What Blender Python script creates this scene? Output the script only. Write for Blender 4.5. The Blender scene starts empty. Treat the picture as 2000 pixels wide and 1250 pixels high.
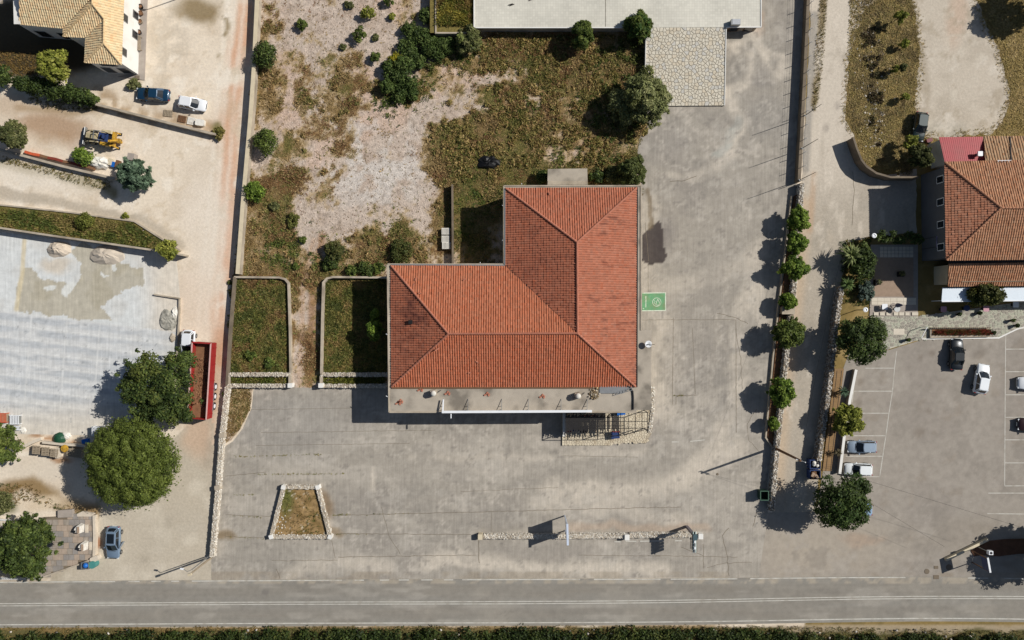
import bpy, bmesh, math, random
import numpy as np
from mathutils import Vector, Matrix

# ------------------------------------------------------------------ camera, world, sun, exposure
scene = bpy.context.scene
C = scene.collection
CAM_H = 96.0          # flying height of the drone in metres
FPX = 1390.0          # focal length in photograph pixels (frame is 2000 wide)
S = FPX / CAM_H       # photograph pixels per metre on the ground

cam = bpy.data.cameras.new('camera')
camo = bpy.data.objects.new('camera', cam)
C.objects.link(camo)
camo.location = (0, 0, CAM_H)
camo.rotation_euler = (0, 0, 0)
cam.sensor_fit = 'HORIZONTAL'
cam.sensor_width = 36.0
cam.lens = 36.0 * FPX / 2000.0
cam.clip_start = 1.0
cam.clip_end = 3000.0
scene.camera = camo

SUN_EL = math.radians(41.0)
SUN_AZ = math.radians(70.5)          # clockwise from north (+Y)
sun_dir = Vector((math.sin(SUN_AZ) * math.cos(SUN_EL), math.cos(SUN_AZ) * math.cos(SUN_EL), math.sin(SUN_EL)))
world = bpy.data.worlds.new('World')
scene.world = world
world.use_nodes = True
wn = world.node_tree
wn.nodes.clear()
sky = wn.nodes.new('ShaderNodeTexSky')
sky.sky_type = 'NISHITA'
sky.sun_disc = False
sky.sun_elevation = SUN_EL
sky.sun_rotation = SUN_AZ
bg = wn.nodes.new('ShaderNodeBackground')
bg.inputs['Strength'].default_value = 0.056
wo = wn.nodes.new('ShaderNodeOutputWorld')
wn.links.new(sky.outputs[0], bg.inputs[0])
wn.links.new(bg.outputs[0], wo.inputs[0])

sl = bpy.data.lights.new('sun', 'SUN')
sl.energy = 5.0
sl.angle = math.radians(0.5)
sl.color = (1.0, 0.965, 0.91)
so = bpy.data.objects.new('sun', sl)
C.objects.link(so)
so.location = sun_dir * 200
so.rotation_euler = (-sun_dir).to_track_quat('-Z', 'Y').to_euler()

scene.view_settings.view_transform = 'Standard'
scene.view_settings.look = 'None'
scene.view_settings.gamma = 1.0
scene.view_settings.exposure = -0.15
scene.view_settings.use_curve_mapping = False

R = random.Random(7)
NR = np.random.default_rng(7)

# ------------------------------------------------------------------ helpers
def P(px, py, z=0.0):
    """ground plan position of something seen at photograph pixel (px, py) at height z"""
    k = (CAM_H - z) / FPX
    return Vector(((px - 1000.0) * k, (625.0 - py) * k, z))

def XY(px, py, z=0.0):
    v = P(px, py, z)
    return (v.x, v.y)

def lin(c):
    out = []
    for x in c[:3]:
        x = x / 255.0
        out.append(x / 12.92 if x <= 0.04045 else ((x + 0.055) / 1.055) ** 2.4)
    return out

def nlin(c):
    return np.array(lin(c), dtype=np.float64)

def tag(o, label=None, cat=None, group=None, kind=None):
    if label: o['label'] = label
    if cat: o['category'] = cat
    if group: o['group'] = group
    if kind: o['kind'] = kind
    return o

def thing(name, label, cat, loc=(0, 0, 0), rotz=0.0, group=None):
    o = bpy.data.objects.new(name, None)
    C.objects.link(o)
    o.location = loc
    o.rotation_euler = (0, 0, rotz)
    o.empty_display_size = 0.3
    return tag(o, label, cat, group)

def copy_tree(o, parent=None):
    c = o.copy()
    C.objects.link(c)
    c.parent = parent
    for ch in list(o.children):
        copy_tree(ch, c)
    return c

class MB:
    """collects shapes, then links them as one mesh object"""
    def __init__(self):
        self.v = []; self.f = []
    def add(self, vs, fs):
        n = len(self.v)
        self.v += [tuple(x) for x in vs]
        self.f += [tuple(i + n for i in q) for q in fs]
        return self
    def prism(self, pts, z0, z1):
        n = len(pts)
        a = sum(pts[i][0] * pts[(i + 1) % n][1] - pts[(i + 1) % n][0] * pts[i][1] for i in range(n))
        if a < 0: pts = pts[::-1]
        vs = [(p[0], p[1], z0) for p in pts] + [(p[0], p[1], z1) for p in pts]
        fs = [tuple(range(n - 1, -1, -1)), tuple(range(n, 2 * n))]
        fs += [(i, (i + 1) % n, n + (i + 1) % n, n + i) for i in range(n)]
        return self.add(vs, fs)
    def frust(self, pa, pb):
        n = len(pa)
        vs = list(pa) + list(pb)
        fs = [tuple(range(n - 1, -1, -1)), tuple(range(n, 2 * n))]
        fs += [(i, (i + 1) % n, n + (i + 1) % n, n + i) for i in range(n)]
        return self.add(vs, fs)
    def box(self, c, s, rz=0.0, chamf=0.0):
        x, y, z = c; a, b, h = s[0] / 2, s[1] / 2, s[2] / 2
        cr, sr = math.cos(rz), math.sin(rz)
        if chamf <= 0:
            q = [(-a, -b), (a, -b), (a, b), (-a, b)]
        else:
            e = chamf
            q = [(-a + e, -b), (a - e, -b), (a, -b + e), (a, b - e), (a - e, b), (-a + e, b), (-a, b - e), (-a, -b + e)]
        return self.prism([(x + u * cr - w * sr, y + u * sr + w * cr) for u, w in q], z - h, z + h)
    def beam(self, p, q, w, h=None):
        h = h or w
        p, q = Vector(p), Vector(q)
        d = (q - p)
        if d.length < 1e-6: return self
        d.normalize()
        up = Vector((0, 0, 1)) if abs(d.z) < 0.95 else Vector((1, 0, 0))
        s = d.cross(up).normalized(); u = s.cross(d).normalized()
        vs = []
        for b in (p, q):
            for i, j in ((-1, -1), (1, -1), (1, 1), (-1, 1)):
                vs.append(b + s * (i * w / 2) + u * (j * h / 2))
        return self.add(vs, [(3, 2, 1, 0), (4, 5, 6, 7), (0, 1, 5, 4), (1, 2, 6, 5), (2, 3, 7, 6), (3, 0, 4, 7)])
    def tube(self, pts, rad, n=6):
        pts = [Vector(p) for p in pts]
        m = len(pts)
        rr = rad if isinstance(rad, (list, tuple)) else [rad] * m
        vs = []; fs = []
        for i, p in enumerate(pts):
            d = (pts[min(i + 1, m - 1)] - pts[max(i - 1, 0)])
            d = d.normalized() if d.length > 1e-9 else Vector((0, 0, 1))
            up = Vector((0, 0, 1)) if abs(d.z) < 0.9 else Vector((1, 0, 0))
            s = d.cross(up).normalized(); u = s.cross(d)
            for k in range(n):
                a = 2 * math.pi * k / n
                vs.append(p + s * (math.cos(a) * rr[i]) + u * (math.sin(a) * rr[i]))
        for i in range(m - 1):
            for k in range(n):
                a, b = i * n + k, i * n + (k + 1) % n
                fs.append((a, b, b + n, a + n))
        fs.append(tuple(range(n - 1, -1, -1)))
        fs.append(tuple(range((m - 1) * n, m * n)))
        return self.add(vs, fs)
    def cyl(self, c, r, h, n=16, r2=None):
        r2 = r if r2 is None else r2
        x, y, z = c
        pa = [(x + math.cos(2 * math.pi * k / n) * r, y + math.sin(2 * math.pi * k / n) * r, z) for k in range(n)]
        pb = [(x + math.cos(2 * math.pi * k / n) * r2, y + math.sin(2 * math.pi * k / n) * r2, z + h) for k in range(n)]
        return self.frust(pa, pb)
    def lathe(self, c, prof, n=16):
        """prof: list of (radius, z)"""
        x, y, z = c; vs = []; fs = []
        for r, h in prof:
            for k in range(n):
                a = 2 * math.pi * k / n
                vs.append((x + math.cos(a) * r, y + math.sin(a) * r, z + h))
        for i in range(len(prof) - 1):
            for k in range(n):
                a, b = i * n + k, i * n + (k + 1) % n
                fs.append((a, b, b + n, a + n))
        fs.append(tuple(range(n - 1, -1, -1)))
        fs.append(tuple(range((len(prof) - 1) * n, len(prof) * n)))
        return self.add(vs, fs)
    def build(self, name, mat, parent=None, local=False, smooth=False, bevel=0.0, label=None):
        if parent is not None and not local:
            o3 = parent.matrix_basis.translation.copy()
            q = parent.parent
            while q is not None:
                o3 += q.matrix_basis.translation; q = q.parent
            vs = [(a - o3.x, b - o3.y, c - o3.z) for a, b, c in self.v]
            org = None
        elif parent is None:
            a = np.array(self.v)
            org = Vector(((a[:, 0].min() + a[:, 0].max()) / 2, (a[:, 1].min() + a[:, 1].max()) / 2, a[:, 2].min()))
            vs = [tuple(x) for x in (a - np.array(org))]
        else:
            vs = self.v; org = None
        me = bpy.data.meshes.new(name)
        me.from_pydata([tuple(x) for x in vs], [], self.f)
        me.validate()
        if bevel > 0:
            bm = bmesh.new(); bm.from_mesh(me)
            bmesh.ops.bevel(bm, geom=list(bm.edges), offset=bevel, segments=1, affect='EDGES', clamp_overlap=True)
            bm.to_mesh(me); bm.free()
        if smooth:
            me.polygons.foreach_set('use_smooth', [True] * len(me.polygons))
        me.materials.append(mat)
        o = bpy.data.objects.new(name, me)
        C.objects.link(o)
        if parent is not None: o.parent = parent
        if org is not None: o.location = org
        if label: o['label'] = label
        return o

def mesh_np(name, verts, faces, mat, col=None, parent=None, loc=None, smooth=False, kind=None):
    """verts (n,3) float array, faces (m,k) int array (k 3 or 4), col (n,3)"""
    me = bpy.data.meshes.new(name)
    nv, (nf, k) = len(verts), faces.shape
    me.vertices.add(nv)
    me.vertices.foreach_set('co', np.asarray(verts, dtype=np.float32).ravel())
    me.loops.add(nf * k)
    me.loops.foreach_set('vertex_index', np.asarray(faces, dtype=np.int32).ravel())
    me.polygons.add(nf)
    me.polygons.foreach_set('loop_start', np.arange(0, nf * k, k, dtype=np.int32))
    me.polygons.foreach_set('loop_total', np.full(nf, k, dtype=np.int32))
    if smooth: me.polygons.foreach_set('use_smooth', np.ones(nf, dtype=bool))
    me.update(calc_edges=True)
    if col is not None:
        at = me.color_attributes.new('col', 'FLOAT_COLOR', 'POINT')
        c4 = np.ones((nv, 4), dtype=np.float32); c4[:, :3] = col
        at.data.foreach_set('color', c4.ravel())
    me.materials.append(mat)
    o = bpy.data.objects.new(name, me)
    C.objects.link(o)
    if parent is not None: o.parent = parent
    if loc is not None: o.location = loc
    if kind: o['kind'] = kind
    return o

# ---- numpy value noise
def _hash(ix, iy, seed):
    h = (ix.astype(np.int64) * 374761393 + iy.astype(np.int64) * 668265263 + seed * 974634721) & 0xFFFFFFFF
    h = ((h ^ (h >> 13)) * 1274126177) & 0xFFFFFFFF
    h = h ^ (h >> 16)
    return (h & 0xFFFFFF) / float(0xFFFFFF)

def vnoise(x, y, seed=0):
    ix = np.floor(x); iy = np.floor(y)
    fx = x - ix; fy = y - iy
    fx = fx * fx * (3 - 2 * fx); fy = fy * fy * (3 - 2 * fy)
    a = _hash(ix, iy, seed); b = _hash(ix + 1, iy, seed)
    c = _hash(ix, iy + 1, seed); d = _hash(ix + 1, iy + 1, seed)
    return (a * (1 - fx) + b * fx) * (1 - fy) + (c * (1 - fx) + d * fx) * fy

def fbm(x, y, scale, seed=0, octv=4, gain=0.55):
    x = x / scale; y = y / scale
    t = 0; a = 1.0; n = 0
    for o in range(octv):
        t = t + a * vnoise(x + 17.3 * o, y - 9.1 * o, seed + o); n += a
        x = x * 2.03; y = y * 2.03; a *= gain
    return t / n

def sstep(a, b, x):
    t = np.clip((x - a) / (b - a), 0, 1)
    return t * t * (3 - 2 * t)

def blob(px, py, cx, cy, rx, ry, ang=0.0, soft=0.5):
    """1 inside an ellipse, falling to 0 across a soft ragged edge"""
    c, s = math.cos(math.radians(ang)), math.sin(math.radians(ang))
    dx, dy = px - cx, py - cy
    u = (dx * c + dy * s) / rx; v = (-dx * s + dy * c) / ry
    d = np.sqrt(u * u + v * v)
    return 1 - sstep(1 - soft, 1 + soft, d)

def streak(px, py, pts, w, soft=1.0):
    d = np.full(px.shape, 1e9)
    for (x0, y0), (x1, y1) in zip(pts[:-1], pts[1:]):
        ex, ey = x1 - x0, y1 - y0
        t = np.clip(((px - x0) * ex + (py - y0) * ey) / (ex * ex + ey * ey), 0, 1)
        d = np.minimum(d, np.hypot(px - x0 - t * ex, py - y0 - t * ey))
    return 1 - sstep(w * (1 - 0.5 * soft), w * (1 + 0.7 * soft), d)

def inpoly(px, py, poly):
    r = np.zeros(px.shape, dtype=bool)
    n = len(poly)
    for i in range(n):
        x0, y0 = poly[i]; x1, y1 = poly[(i + 1) % n]
        if y0 == y1: continue
        c = ((y0 > py) != (y1 > py)) & (px < (x1 - x0) * (py - y0) / (y1 - y0) + x0)
        r ^= c
    return r

def rough_poly(poly, step=9.0, amp=2.0, seed=1):
    """densify a pixel outline and make its edge wander"""
    out = []
    n = len(poly)
    for i in range(n):
        a, b = poly[i], poly[(i + 1) % n]
        L = math.hypot(b[0] - a[0], b[1] - a[1])
        k = max(1, int(L / step))
        nx, ny = -(b[1] - a[1]) / max(L, 1e-6), (b[0] - a[0]) / max(L, 1e-6)
        for j in range(k):
            t = j / k
            x, y = a[0] + (b[0] - a[0]) * t, a[1] + (b[1] - a[1]) * t
            q = float(fbm(np.array([x + seed * 31.0]), np.array([y]), 16.0, seed)[0]) - 0.5
            out.append((x + nx * q * 2 * amp, y + ny * q * 2 * amp))
    return out

def _clip(poly, axis, val, keep_ge):
    out = []
    n = len(poly)
    for i in range(n):
        a, b = poly[i], poly[(i + 1) % n]
        ia = (a[axis] >= val) if keep_ge else (a[axis] <= val)
        ib = (b[axis] >= val) if keep_ge else (b[axis] <= val)
        if ia: out.append(a)
        if ia != ib:
            t = (val - a[axis]) / (b[axis] - a[axis])
            p = [a[0] + (b[0] - a[0]) * t, a[1] + (b[1] - a[1]) * t]
            p[axis] = val
            out.append(tuple(p))
    return out

def surface(name, poly, z, colfn, mat, cell=0.3, kind='structure', zfn=None):
    """a ground sheet: outline in photograph pixels at ground level, filled with a fine grid that carries the surface's own colour"""
    wp = [((x - 1000.0) / S, (625.0 - y) / S) for x, y in poly]
    xs = [p[0] for p in wp]; ys = [p[1] for p in wp]
    i0, i1 = math.floor(min(xs) / cell), math.ceil(max(xs) / cell)
    j0, j1 = math.floor(min(ys) / cell), math.ceil(max(ys) / cell)
    nx, ny = i1 - i0, j1 - j0
    gx, gy = np.meshgrid(np.arange(i0, i1 + 1) * cell, np.arange(j0, j1 + 1) * cell, indexing='ij')
    ins = inpoly(gx, gy, wp)
    crossed = np.zeros((nx, ny), dtype=bool)
    n = len(wp)
    for k in range(n):
        a, b = wp[k], wp[(k + 1) % n]
        m = max(2, int(math.hypot(b[0] - a[0], b[1] - a[1]) / (cell * 0.1)) + 2)
        t = np.linspace(0, 1, m)
        ci = np.clip(np.floor((a[0] + (b[0] - a[0]) * t) / cell).astype(int) - i0, 0, nx - 1)
        cj = np.clip(np.floor((a[1] + (b[1] - a[1]) * t) / cell).astype(int) - j0, 0, ny - 1)
        crossed[ci, cj] = True
    full = ins[:-1, :-1] & ins[1:, :-1] & ins[:-1, 1:] & ins[1:, 1:] & ~crossed
    vid = np.full(ins.shape, -1, dtype=np.int64)
    use = np.zeros(ins.shape, dtype=bool)
    for a in (slice(None, -1), slice(1, None)):
        for b in (slice(None, -1), slice(1, None)):
            use[a, b] |= full
    vid[use] = np.arange(use.sum())
    V = np.stack([gx[use], gy[use]], axis=1)
    fi, fj = np.nonzero(full)
    quads = np.stack([vid[fi, fj], vid[fi + 1, fj], vid[fi + 1, fj + 1], vid[fi, fj + 1]], axis=1)
    ev = []; ef = []
    nb = len(V)
    for j in range(ny):
        row = np.nonzero(crossed[:, j])[0]
        if len(row) == 0: continue
        strip = _clip(_clip(wp, 1, (j0 + j) * cell, True), 1, (j0 + j + 1) * cell, False) if True else wp
        if len(strip) < 3: continue
        for i in row:
            q = _clip(_clip(strip, 0, (i0 + i) * cell, True), 0, (i0 + i + 1) * cell, False)
            q2 = []
            for p in q:
                if not q2 or (abs(p[0] - q2[-1][0]) + abs(p[1] - q2[-1][1])) > 1e-5: q2.append(p)
            while len(q2) > 1 and (abs(q2[0][0] - q2[-1][0]) + abs(q2[0][1] - q2[-1][1])) < 1e-5: q2.pop()
            if len(q2) < 3: continue
            ar = sum(q2[m][0] * q2[(m + 1) % len(q2)][1] - q2[(m + 1) % len(q2)][0] * q2[m][1] for m in range(len(q2)))
            if abs(ar) < 1e-5: continue
            if ar < 0: q2 = q2[::-1]
            ef.append([nb + len(ev) + m for m in range(len(q2))])
            ev += q2
    if ev: V = np.concatenate([V, np.array(ev)], axis=0)
    px = V[:, 0] * S + 1000.0; py = 625.0 - V[:, 1] * S
    Z = np.full(len(V), z)
    if zfn is not None: Z = Z + zfn(px, py)
    col = np.clip(colfn(px, py), 0.005, 0.95)
    me = bpy.data.meshes.new(name)
    me.from_pydata(np.column_stack([V, Z]).tolist(), [], quads.tolist() + ef)
    at = me.color_attributes.new('col', 'FLOAT_COLOR', 'POINT')
    c4 = np.ones((len(V), 4), dtype=np.float32); c4[:, :3] = col
    at.data.foreach_set('color', c4.ravel())
    me.materials.append(mat)
    o = bpy.data.objects.new(name, me)
    C.objects.link(o)
    o['kind'] = kind
    return o

class Paint:
    """the lasting colour of a ground surface: base colour and stains, in photograph pixels"""
    def __init__(self, px, py, base):
        self.px, self.py = px, py
        self.c = np.tile(nlin(base), (len(px), 1))
    def mix(self, m, col, k=1.0):
        m = np.clip(m * k, 0, 1)[:, None]
        self.c = self.c * (1 - m) + nlin(col)[None, :] * m
        return self
    def mul(self, f):
        self.c = self.c * f[:, None]; return self

def desat(c, k, gain=1.0):
    l = (c * np.array([.25, .62, .13])).sum(1)[:, None]
    return (c * (1 - k) + l * k) * gain

def veins(px, py, scale, seed, width=.06):
    n = fbm(px, py, scale, seed, 5, .6)
    return 1 - sstep(0, width, np.abs(n - .5))

# ------------------------------------------------------------------ materials
def _nodes(name):
    m = bpy.data.materials.new(name)
    m.use_nodes = True
    nt = m.node_tree
    return m, nt, nt.nodes['Principled BSDF']

def pm(name, col, rough=0.7, var=0.15, scale=3.0, bump=0.0, bscale=20.0, metal=0.0, spec=0.3, coat=0.0, var2=0.0, scale2=0.4, dirt=None, dscale=0.6, damt=0.4):
    """plain procedural material: base colour broken up by two noises, optional dirt patches"""
    m, nt, b = _nodes(name)
    L = nt.links
    tc = nt.nodes.new('ShaderNodeTexCoord')
    rgb = lin(col)
    n1 = nt.nodes.new('ShaderNodeTexNoise'); n1.inputs['Scale'].default_value = scale; n1.inputs['Detail'].default_value = 5
    L.new(tc.outputs['Object'], n1.inputs['Vector'])
    r1 = nt.nodes.new('ShaderNodeMapRange')
    r1.inputs['From Min'].default_value = 0.25; r1.inputs['From Max'].default_value = 0.75
    r1.inputs['To Min'].default_value = 1 - var; r1.inputs['To Max'].default_value = 1 + var
    L.new(n1.outputs['Fac'], r1.inputs['Value'])
    mu = nt.nodes.new('ShaderNodeVectorMath'); mu.operation = 'SCALE'
    mu.inputs[0].default_value = rgb
    L.new(r1.outputs[0], mu.inputs['Scale'])
    last = mu.outputs[0]
    if dirt is not None:
        n2 = nt.nodes.new('ShaderNodeTexNoise'); n2.inputs['Scale'].default_value = dscale; n2.inputs['Detail'].default_value = 6
        L.new(tc.outputs['Object'], n2.inputs['Vector'])
        r2 = nt.nodes.new('ShaderNodeMapRange')
        r2.inputs['From Min'].default_value = 0.48; r2.inputs['From Max'].default_value = 0.68
        r2.inputs['To Max'].default_value = damt
        L.new(n2.outputs['Fac'], r2.inputs['Value'])
        mx = nt.nodes.new('ShaderNodeMix'); mx.data_type = 'RGBA'
        L.new(r2.outputs[0], mx.inputs['Factor'])
        L.new(last, mx.inputs['A'])
        mx.inputs['B'].default_value = lin(dirt) + [1]
        last = mx.outputs['Result']
    L.new(last, b.inputs['Base Color'])
    b.inputs['Roughness'].default_value = rough
    b.inputs['Metallic'].default_value = metal
    b.inputs['Specular IOR Level'].default_value = spec
    if coat: b.inputs['Coat Weight'].default_value = coat
    if bump > 0:
        nb = nt.nodes.new('ShaderNodeTexNoise'); nb.inputs['Scale'].default_value = bscale; nb.inputs['Detail'].default_value = 4
        L.new(tc.outputs['Object'], nb.inputs['Vector'])
        bp = nt.nodes.new('ShaderNodeBump'); bp.inputs['Strength'].default_value = bump; bp.inputs['Distance'].default_value = 0.05
        L.new(nb.outputs['Fac'], bp.inputs['Height'])
        L.new(bp.outputs[0], b.inputs['Normal'])
    return m

def ground_mat(name, rough=0.9, fine=0.2, fscale=6.0, grit=0.12, gscale=28.0, bump=0.4, bdist=0.05, streaks=0.0, sx=1.0, sy=8.0, spec=0.15):
    """ground sheet: colour from the surface's own map, broken up by grit and optional brushed streaks, with fine relief"""
    m, nt, b = _nodes(name)
    L = nt.links
    ge = nt.nodes.new('ShaderNodeNewGeometry')
    at = nt.nodes.new('ShaderNodeAttribute'); at.attribute_name = 'col'
    def noise(scale, det, lo, hi, vec=None, a=0.28, bb=0.72):
        n = nt.nodes.new('ShaderNodeTexNoise'); n.inputs['Scale'].default_value = scale; n.inputs['Detail'].default_value = det
        L.new(vec or ge.outputs['Position'], n.inputs['Vector'])
        r = nt.nodes.new('ShaderNodeMapRange')
        r.inputs['From Min'].default_value = a; r.inputs['From Max'].default_value = bb
        r.inputs['To Min'].default_value = lo; r.inputs['To Max'].default_value = hi
        L.new(n.outputs['Fac'], r.inputs['Value'])
        return n, r.outputs[0]
    n1, f1 = noise(fscale, 6, 1 - fine, 1 + fine)
    n2, f2 = noise(gscale, 3, 1 - grit, 1 + grit)
    pr = nt.nodes.new('ShaderNodeMath'); pr.operation = 'MULTIPLY'
    L.new(f1, pr.inputs[0]); L.new(f2, pr.inputs[1])
    last = pr.outputs[0]
    if streaks:
        mp = nt.nodes.new('ShaderNodeMapping'); mp.inputs['Scale'].default_value = (sx, sy, 1)
        L.new(ge.outputs['Position'], mp.inputs['Vector'])
        n3, f3 = noise(1.0, 4, 1 - streaks, 1 + streaks, mp.outputs[0])
        p2 = nt.nodes.new('ShaderNodeMath'); p2.operation = 'MULTIPLY'
        L.new(last, p2.inputs[0]); L.new(f3, p2.inputs[1]); last = p2.outputs[0]
    sc = nt.nodes.new('ShaderNodeVectorMath'); sc.operation = 'SCALE'
    L.new(at.outputs['Color'], sc.inputs[0]); L.new(last, sc.inputs['Scale'])
    L.new(sc.outputs[0], b.inputs['Base Color'])
    b.inputs['Roughness'].default_value = rough
    b.inputs['Specular IOR Level'].default_value = spec
    bp = nt.nodes.new('ShaderNodeBump'); bp.inputs['Strength'].default_value = bump; bp.inputs['Distance'].default_value = bdist
    ad = nt.nodes.new('ShaderNodeMath'); ad.operation = 'ADD'
    L.new(n1.outputs['Fac'], ad.inputs[0]); L.new(n2.outputs['Fac'], ad.inputs[1])
    L.new(ad.outputs[0], bp.inputs['Height']); L.new(bp.outputs[0], b.inputs['Normal'])
    return m

def leaf_mat(name, trans=0.2):
    m = bpy.data.materials.new(name); m.use_nodes = True
    nt = m.node_tree; L = nt.links
    b = nt.nodes['Principled BSDF']
    at = nt.nodes.new('ShaderNodeAttribute'); at.attribute_name = 'col'
    L.new(at.outputs['Color'], b.inputs['Base Color'])
    b.inputs['Roughness'].default_value = 0.6
    b.inputs['Specular IOR Level'].default_value = 0.2
    tr = nt.nodes.new('ShaderNodeBsdfTranslucent')
    L.new(at.outputs['Color'], tr.inputs['Color'])
    mx = nt.nodes.new('ShaderNodeMixShader'); mx.inputs[0].default_value = trans
    L.new(b.outputs[0], mx.inputs[1]); L.new(tr.outputs[0], mx.inputs[2])
    L.new(mx.outputs[0], nt.nodes['Material Output'].inputs['Surface'])
    return m

def attr_mat(name, rough=0.8, fine=0.15, fscale=8.0, bump=0.0, spec=0.2):
    m, nt, b = _nodes(name); L = nt.links
    at = nt.nodes.new('ShaderNodeAttribute'); at.attribute_name = 'col'
    tc = nt.nodes.new('ShaderNodeNewGeometry')
    n = nt.nodes.new('ShaderNodeTexNoise'); n.inputs['Scale'].default_value = fscale; n.inputs['Detail'].default_value = 5
    L.new(tc.outputs['Position'], n.inputs['Vector'])
    r = nt.nodes.new('ShaderNodeMapRange'); r.inputs['From Min'].default_value = .28; r.inputs['From Max'].default_value = .72
    r.inputs['To Min'].default_value = 1 - fine; r.inputs['To Max'].default_value = 1 + fine
    L.new(n.outputs['Fac'], r.inputs['Value'])
    sc = nt.nodes.new('ShaderNodeVectorMath'); sc.operation = 'SCALE'
    L.new(at.outputs['Color'], sc.inputs[0]); L.new(r.outputs[0], sc.inputs['Scale'])
    L.new(sc.outputs[0], b.inputs['Base Color'])
    b.inputs['Roughness'].default_value = rough; b.inputs['Specular IOR Level'].default_value = spec
    if bump:
        bp = nt.nodes.new('ShaderNodeBump'); bp.inputs['Strength'].default_value = bump; bp.inputs['Distance'].default_value = .03
        L.new(n.outputs['Fac'], bp.inputs['Height']); L.new(bp.outputs[0], b.inputs['Normal'])
    return m

def grid_mat(name, col, line, sx, sy, lw=0.04, rough=0.6, var=0.06):
    """flat tiled finish: thin joints on a plain colour (joints far too fine to build)"""
    m, nt, b = _nodes(name); L = nt.links
    ge = nt.nodes.new('ShaderNodeNewGeometry')
    br = nt.nodes.new('ShaderNodeTexBrick')
    br.offset = 0.0; br.squash = 1.0
    br.inputs['Scale'].default_value = 1.0
    br.inputs['Mortar Size'].default_value = lw
    br.inputs['Brick Width'].default_value = sx; br.inputs['Row Height'].default_value = sy
    c = lin(col)
    br.inputs['Color1'].default_value = [x * (1 - var) for x in c] + [1]
    br.inputs['Color2'].default_value = [min(1, x * (1 + var)) for x in c] + [1]
    br.inputs['Mortar'].default_value = lin(line) + [1]
    L.new(ge.outputs['Position'], br.inputs['Vector'])
    n = nt.nodes.new('ShaderNodeTexNoise'); n.inputs['Scale'].default_value = 0.25; n.inputs['Detail'].default_value = 6
    L.new(ge.outputs['Position'], n.inputs['Vector'])
    r = nt.nodes.new('ShaderNodeMapRange'); r.inputs['From Min'].default_value = .3; r.inputs['From Max'].default_value = .7
    r.inputs['To Min'].default_value = .84; r.inputs['To Max'].default_value = 1.06
    L.new(n.outputs['Fac'], r.inputs['Value'])
    sc = nt.nodes.new('ShaderNodeVectorMath'); sc.operation = 'SCALE'
    L.new(br.outputs['Color'], sc.inputs[0]); L.new(r.outputs[0], sc.inputs['Scale'])
    L.new(sc.outputs[0], b.inputs['Base Color'])
    b.inputs['Roughness'].default_value = rough
    return m

M = {}
M['dirt'] = ground_mat('dirt_ground', fine=.09, fscale=3.0, grit=.1, gscale=14, bump=.35)
M['field'] = ground_mat('field_soil', fine=.2, fscale=1.6, grit=.22, gscale=5, bump=.6, bdist=.1)
M['concrete'] = ground_mat('yard_concrete', fine=.11, fscale=1.3, grit=.1, gscale=12, bump=.15, streaks=.1, sx=4.0, sy=.25)
M['asphalt'] = ground_mat('road_asphalt', fine=.08, fscale=1.2, grit=.12, gscale=22, bump=.2, streaks=.05, sx=.05, sy=1.6)
M['lot'] = ground_mat('lot_asphalt', fine=.1, fscale=1.2, grit=.1, gscale=20, bump=.2)
M['leaf'] = leaf_mat('foliage', .28)
M['dry'] = leaf_mat('dry_grass', .12)
M['tile'] = attr_mat('clay_tile', rough=.85, fine=.09, fscale=5)
M['ston'] = attr_mat('stone_piece', rough=.85, fine=.14, fscale=9, bump=.3)
M['bark'] = pm('bark', (92, 78, 62), .95, .3, 6, bump=.6, bscale=15)
M['slab'] = pm('weathered_slab', (172, 162, 147), .9, .12, .9, bump=.2, bscale=14, dirt=(112, 105, 95), dscale=.45, damt=.85)
M['kerb'] = pm('wall_concrete', (176, 164, 146), .9, .16, 1.2, bump=.3, bscale=10, dirt=(120, 108, 92), dscale=.5, damt=.6)
M['darkwall'] = pm('dark_concrete_wall', (120, 108, 92), .9, .18, 1.2, bump=.3, bscale=10, dirt=(84, 76, 66), dscale=.5, damt=.6)
M['plaster'] = pm('white_plaster', (226, 224, 218), .8, .05, 1.0, dirt=(186, 178, 165), dscale=.5, damt=.4)
M['cream'] = pm('cream_plaster', (205, 192, 165), .85, .08, 1.0, dirt=(165, 150, 125), dscale=.5, damt=.4)
M['white'] = pm('white_paint_metal', (228, 230, 232), .45, .04, 2.0)
M['steel'] = pm('galvanised_steel', (150, 152, 152), .45, .1, 3.0, metal=.6)
M['darkmetal'] = pm('dark_metal', (46, 44, 44), .55, .15, 3.0, metal=.3)
M['black'] = pm('black_rubber', (26, 26, 27), .8, .15, 6.0)
M['wood'] = pm('weathered_timber', (150, 136, 116), .9, .22, 5.0, bump=.4, bscale=30)
M['brownwood'] = pm('brown_timber', (112, 82, 58), .85, .22, 5.0, bump=.4, bscale=30)
M['deck'] = pm('deck_board', (160, 138, 118), .8, .1, 3.0)
M['glass'] = pm('dark_glass', (26, 32, 38), .08, .05, 1.0, spec=.8)
M['blue'] = pm('blue_plastic', (32, 100, 178), .4, .08, 3.0)
M['bluedark'] = pm('blue_painted_steel', (44, 62, 104), .45, .1, 3.0)
M['green'] = pm('green_plastic', (44, 92, 66), .5, .12, 3.0)
M['teal'] = pm('teal_plastic', (74, 134, 128), .5, .1, 3.0)
M['yellow'] = pm('yellow_paint', (196, 152, 52), .6, .15, 3.0, dirt=(104, 84, 50), dscale=2.2, damt=.8)
M['red'] = pm('red_paint', (154, 42, 42), .45, .1, 2.0, dirt=(140, 70, 60), dscale=.9, damt=.35)
M['redroof'] = pm('red_metal_sheet', (170, 66, 70), .5, .08, 1.5, dirt=(150, 84, 80), dscale=.7, damt=.4)
M['paint'] = pm('road_paint', (196, 193, 183), .7, .12, 2.5, dirt=(160, 152, 138), dscale=1.1, damt=.75)
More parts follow.
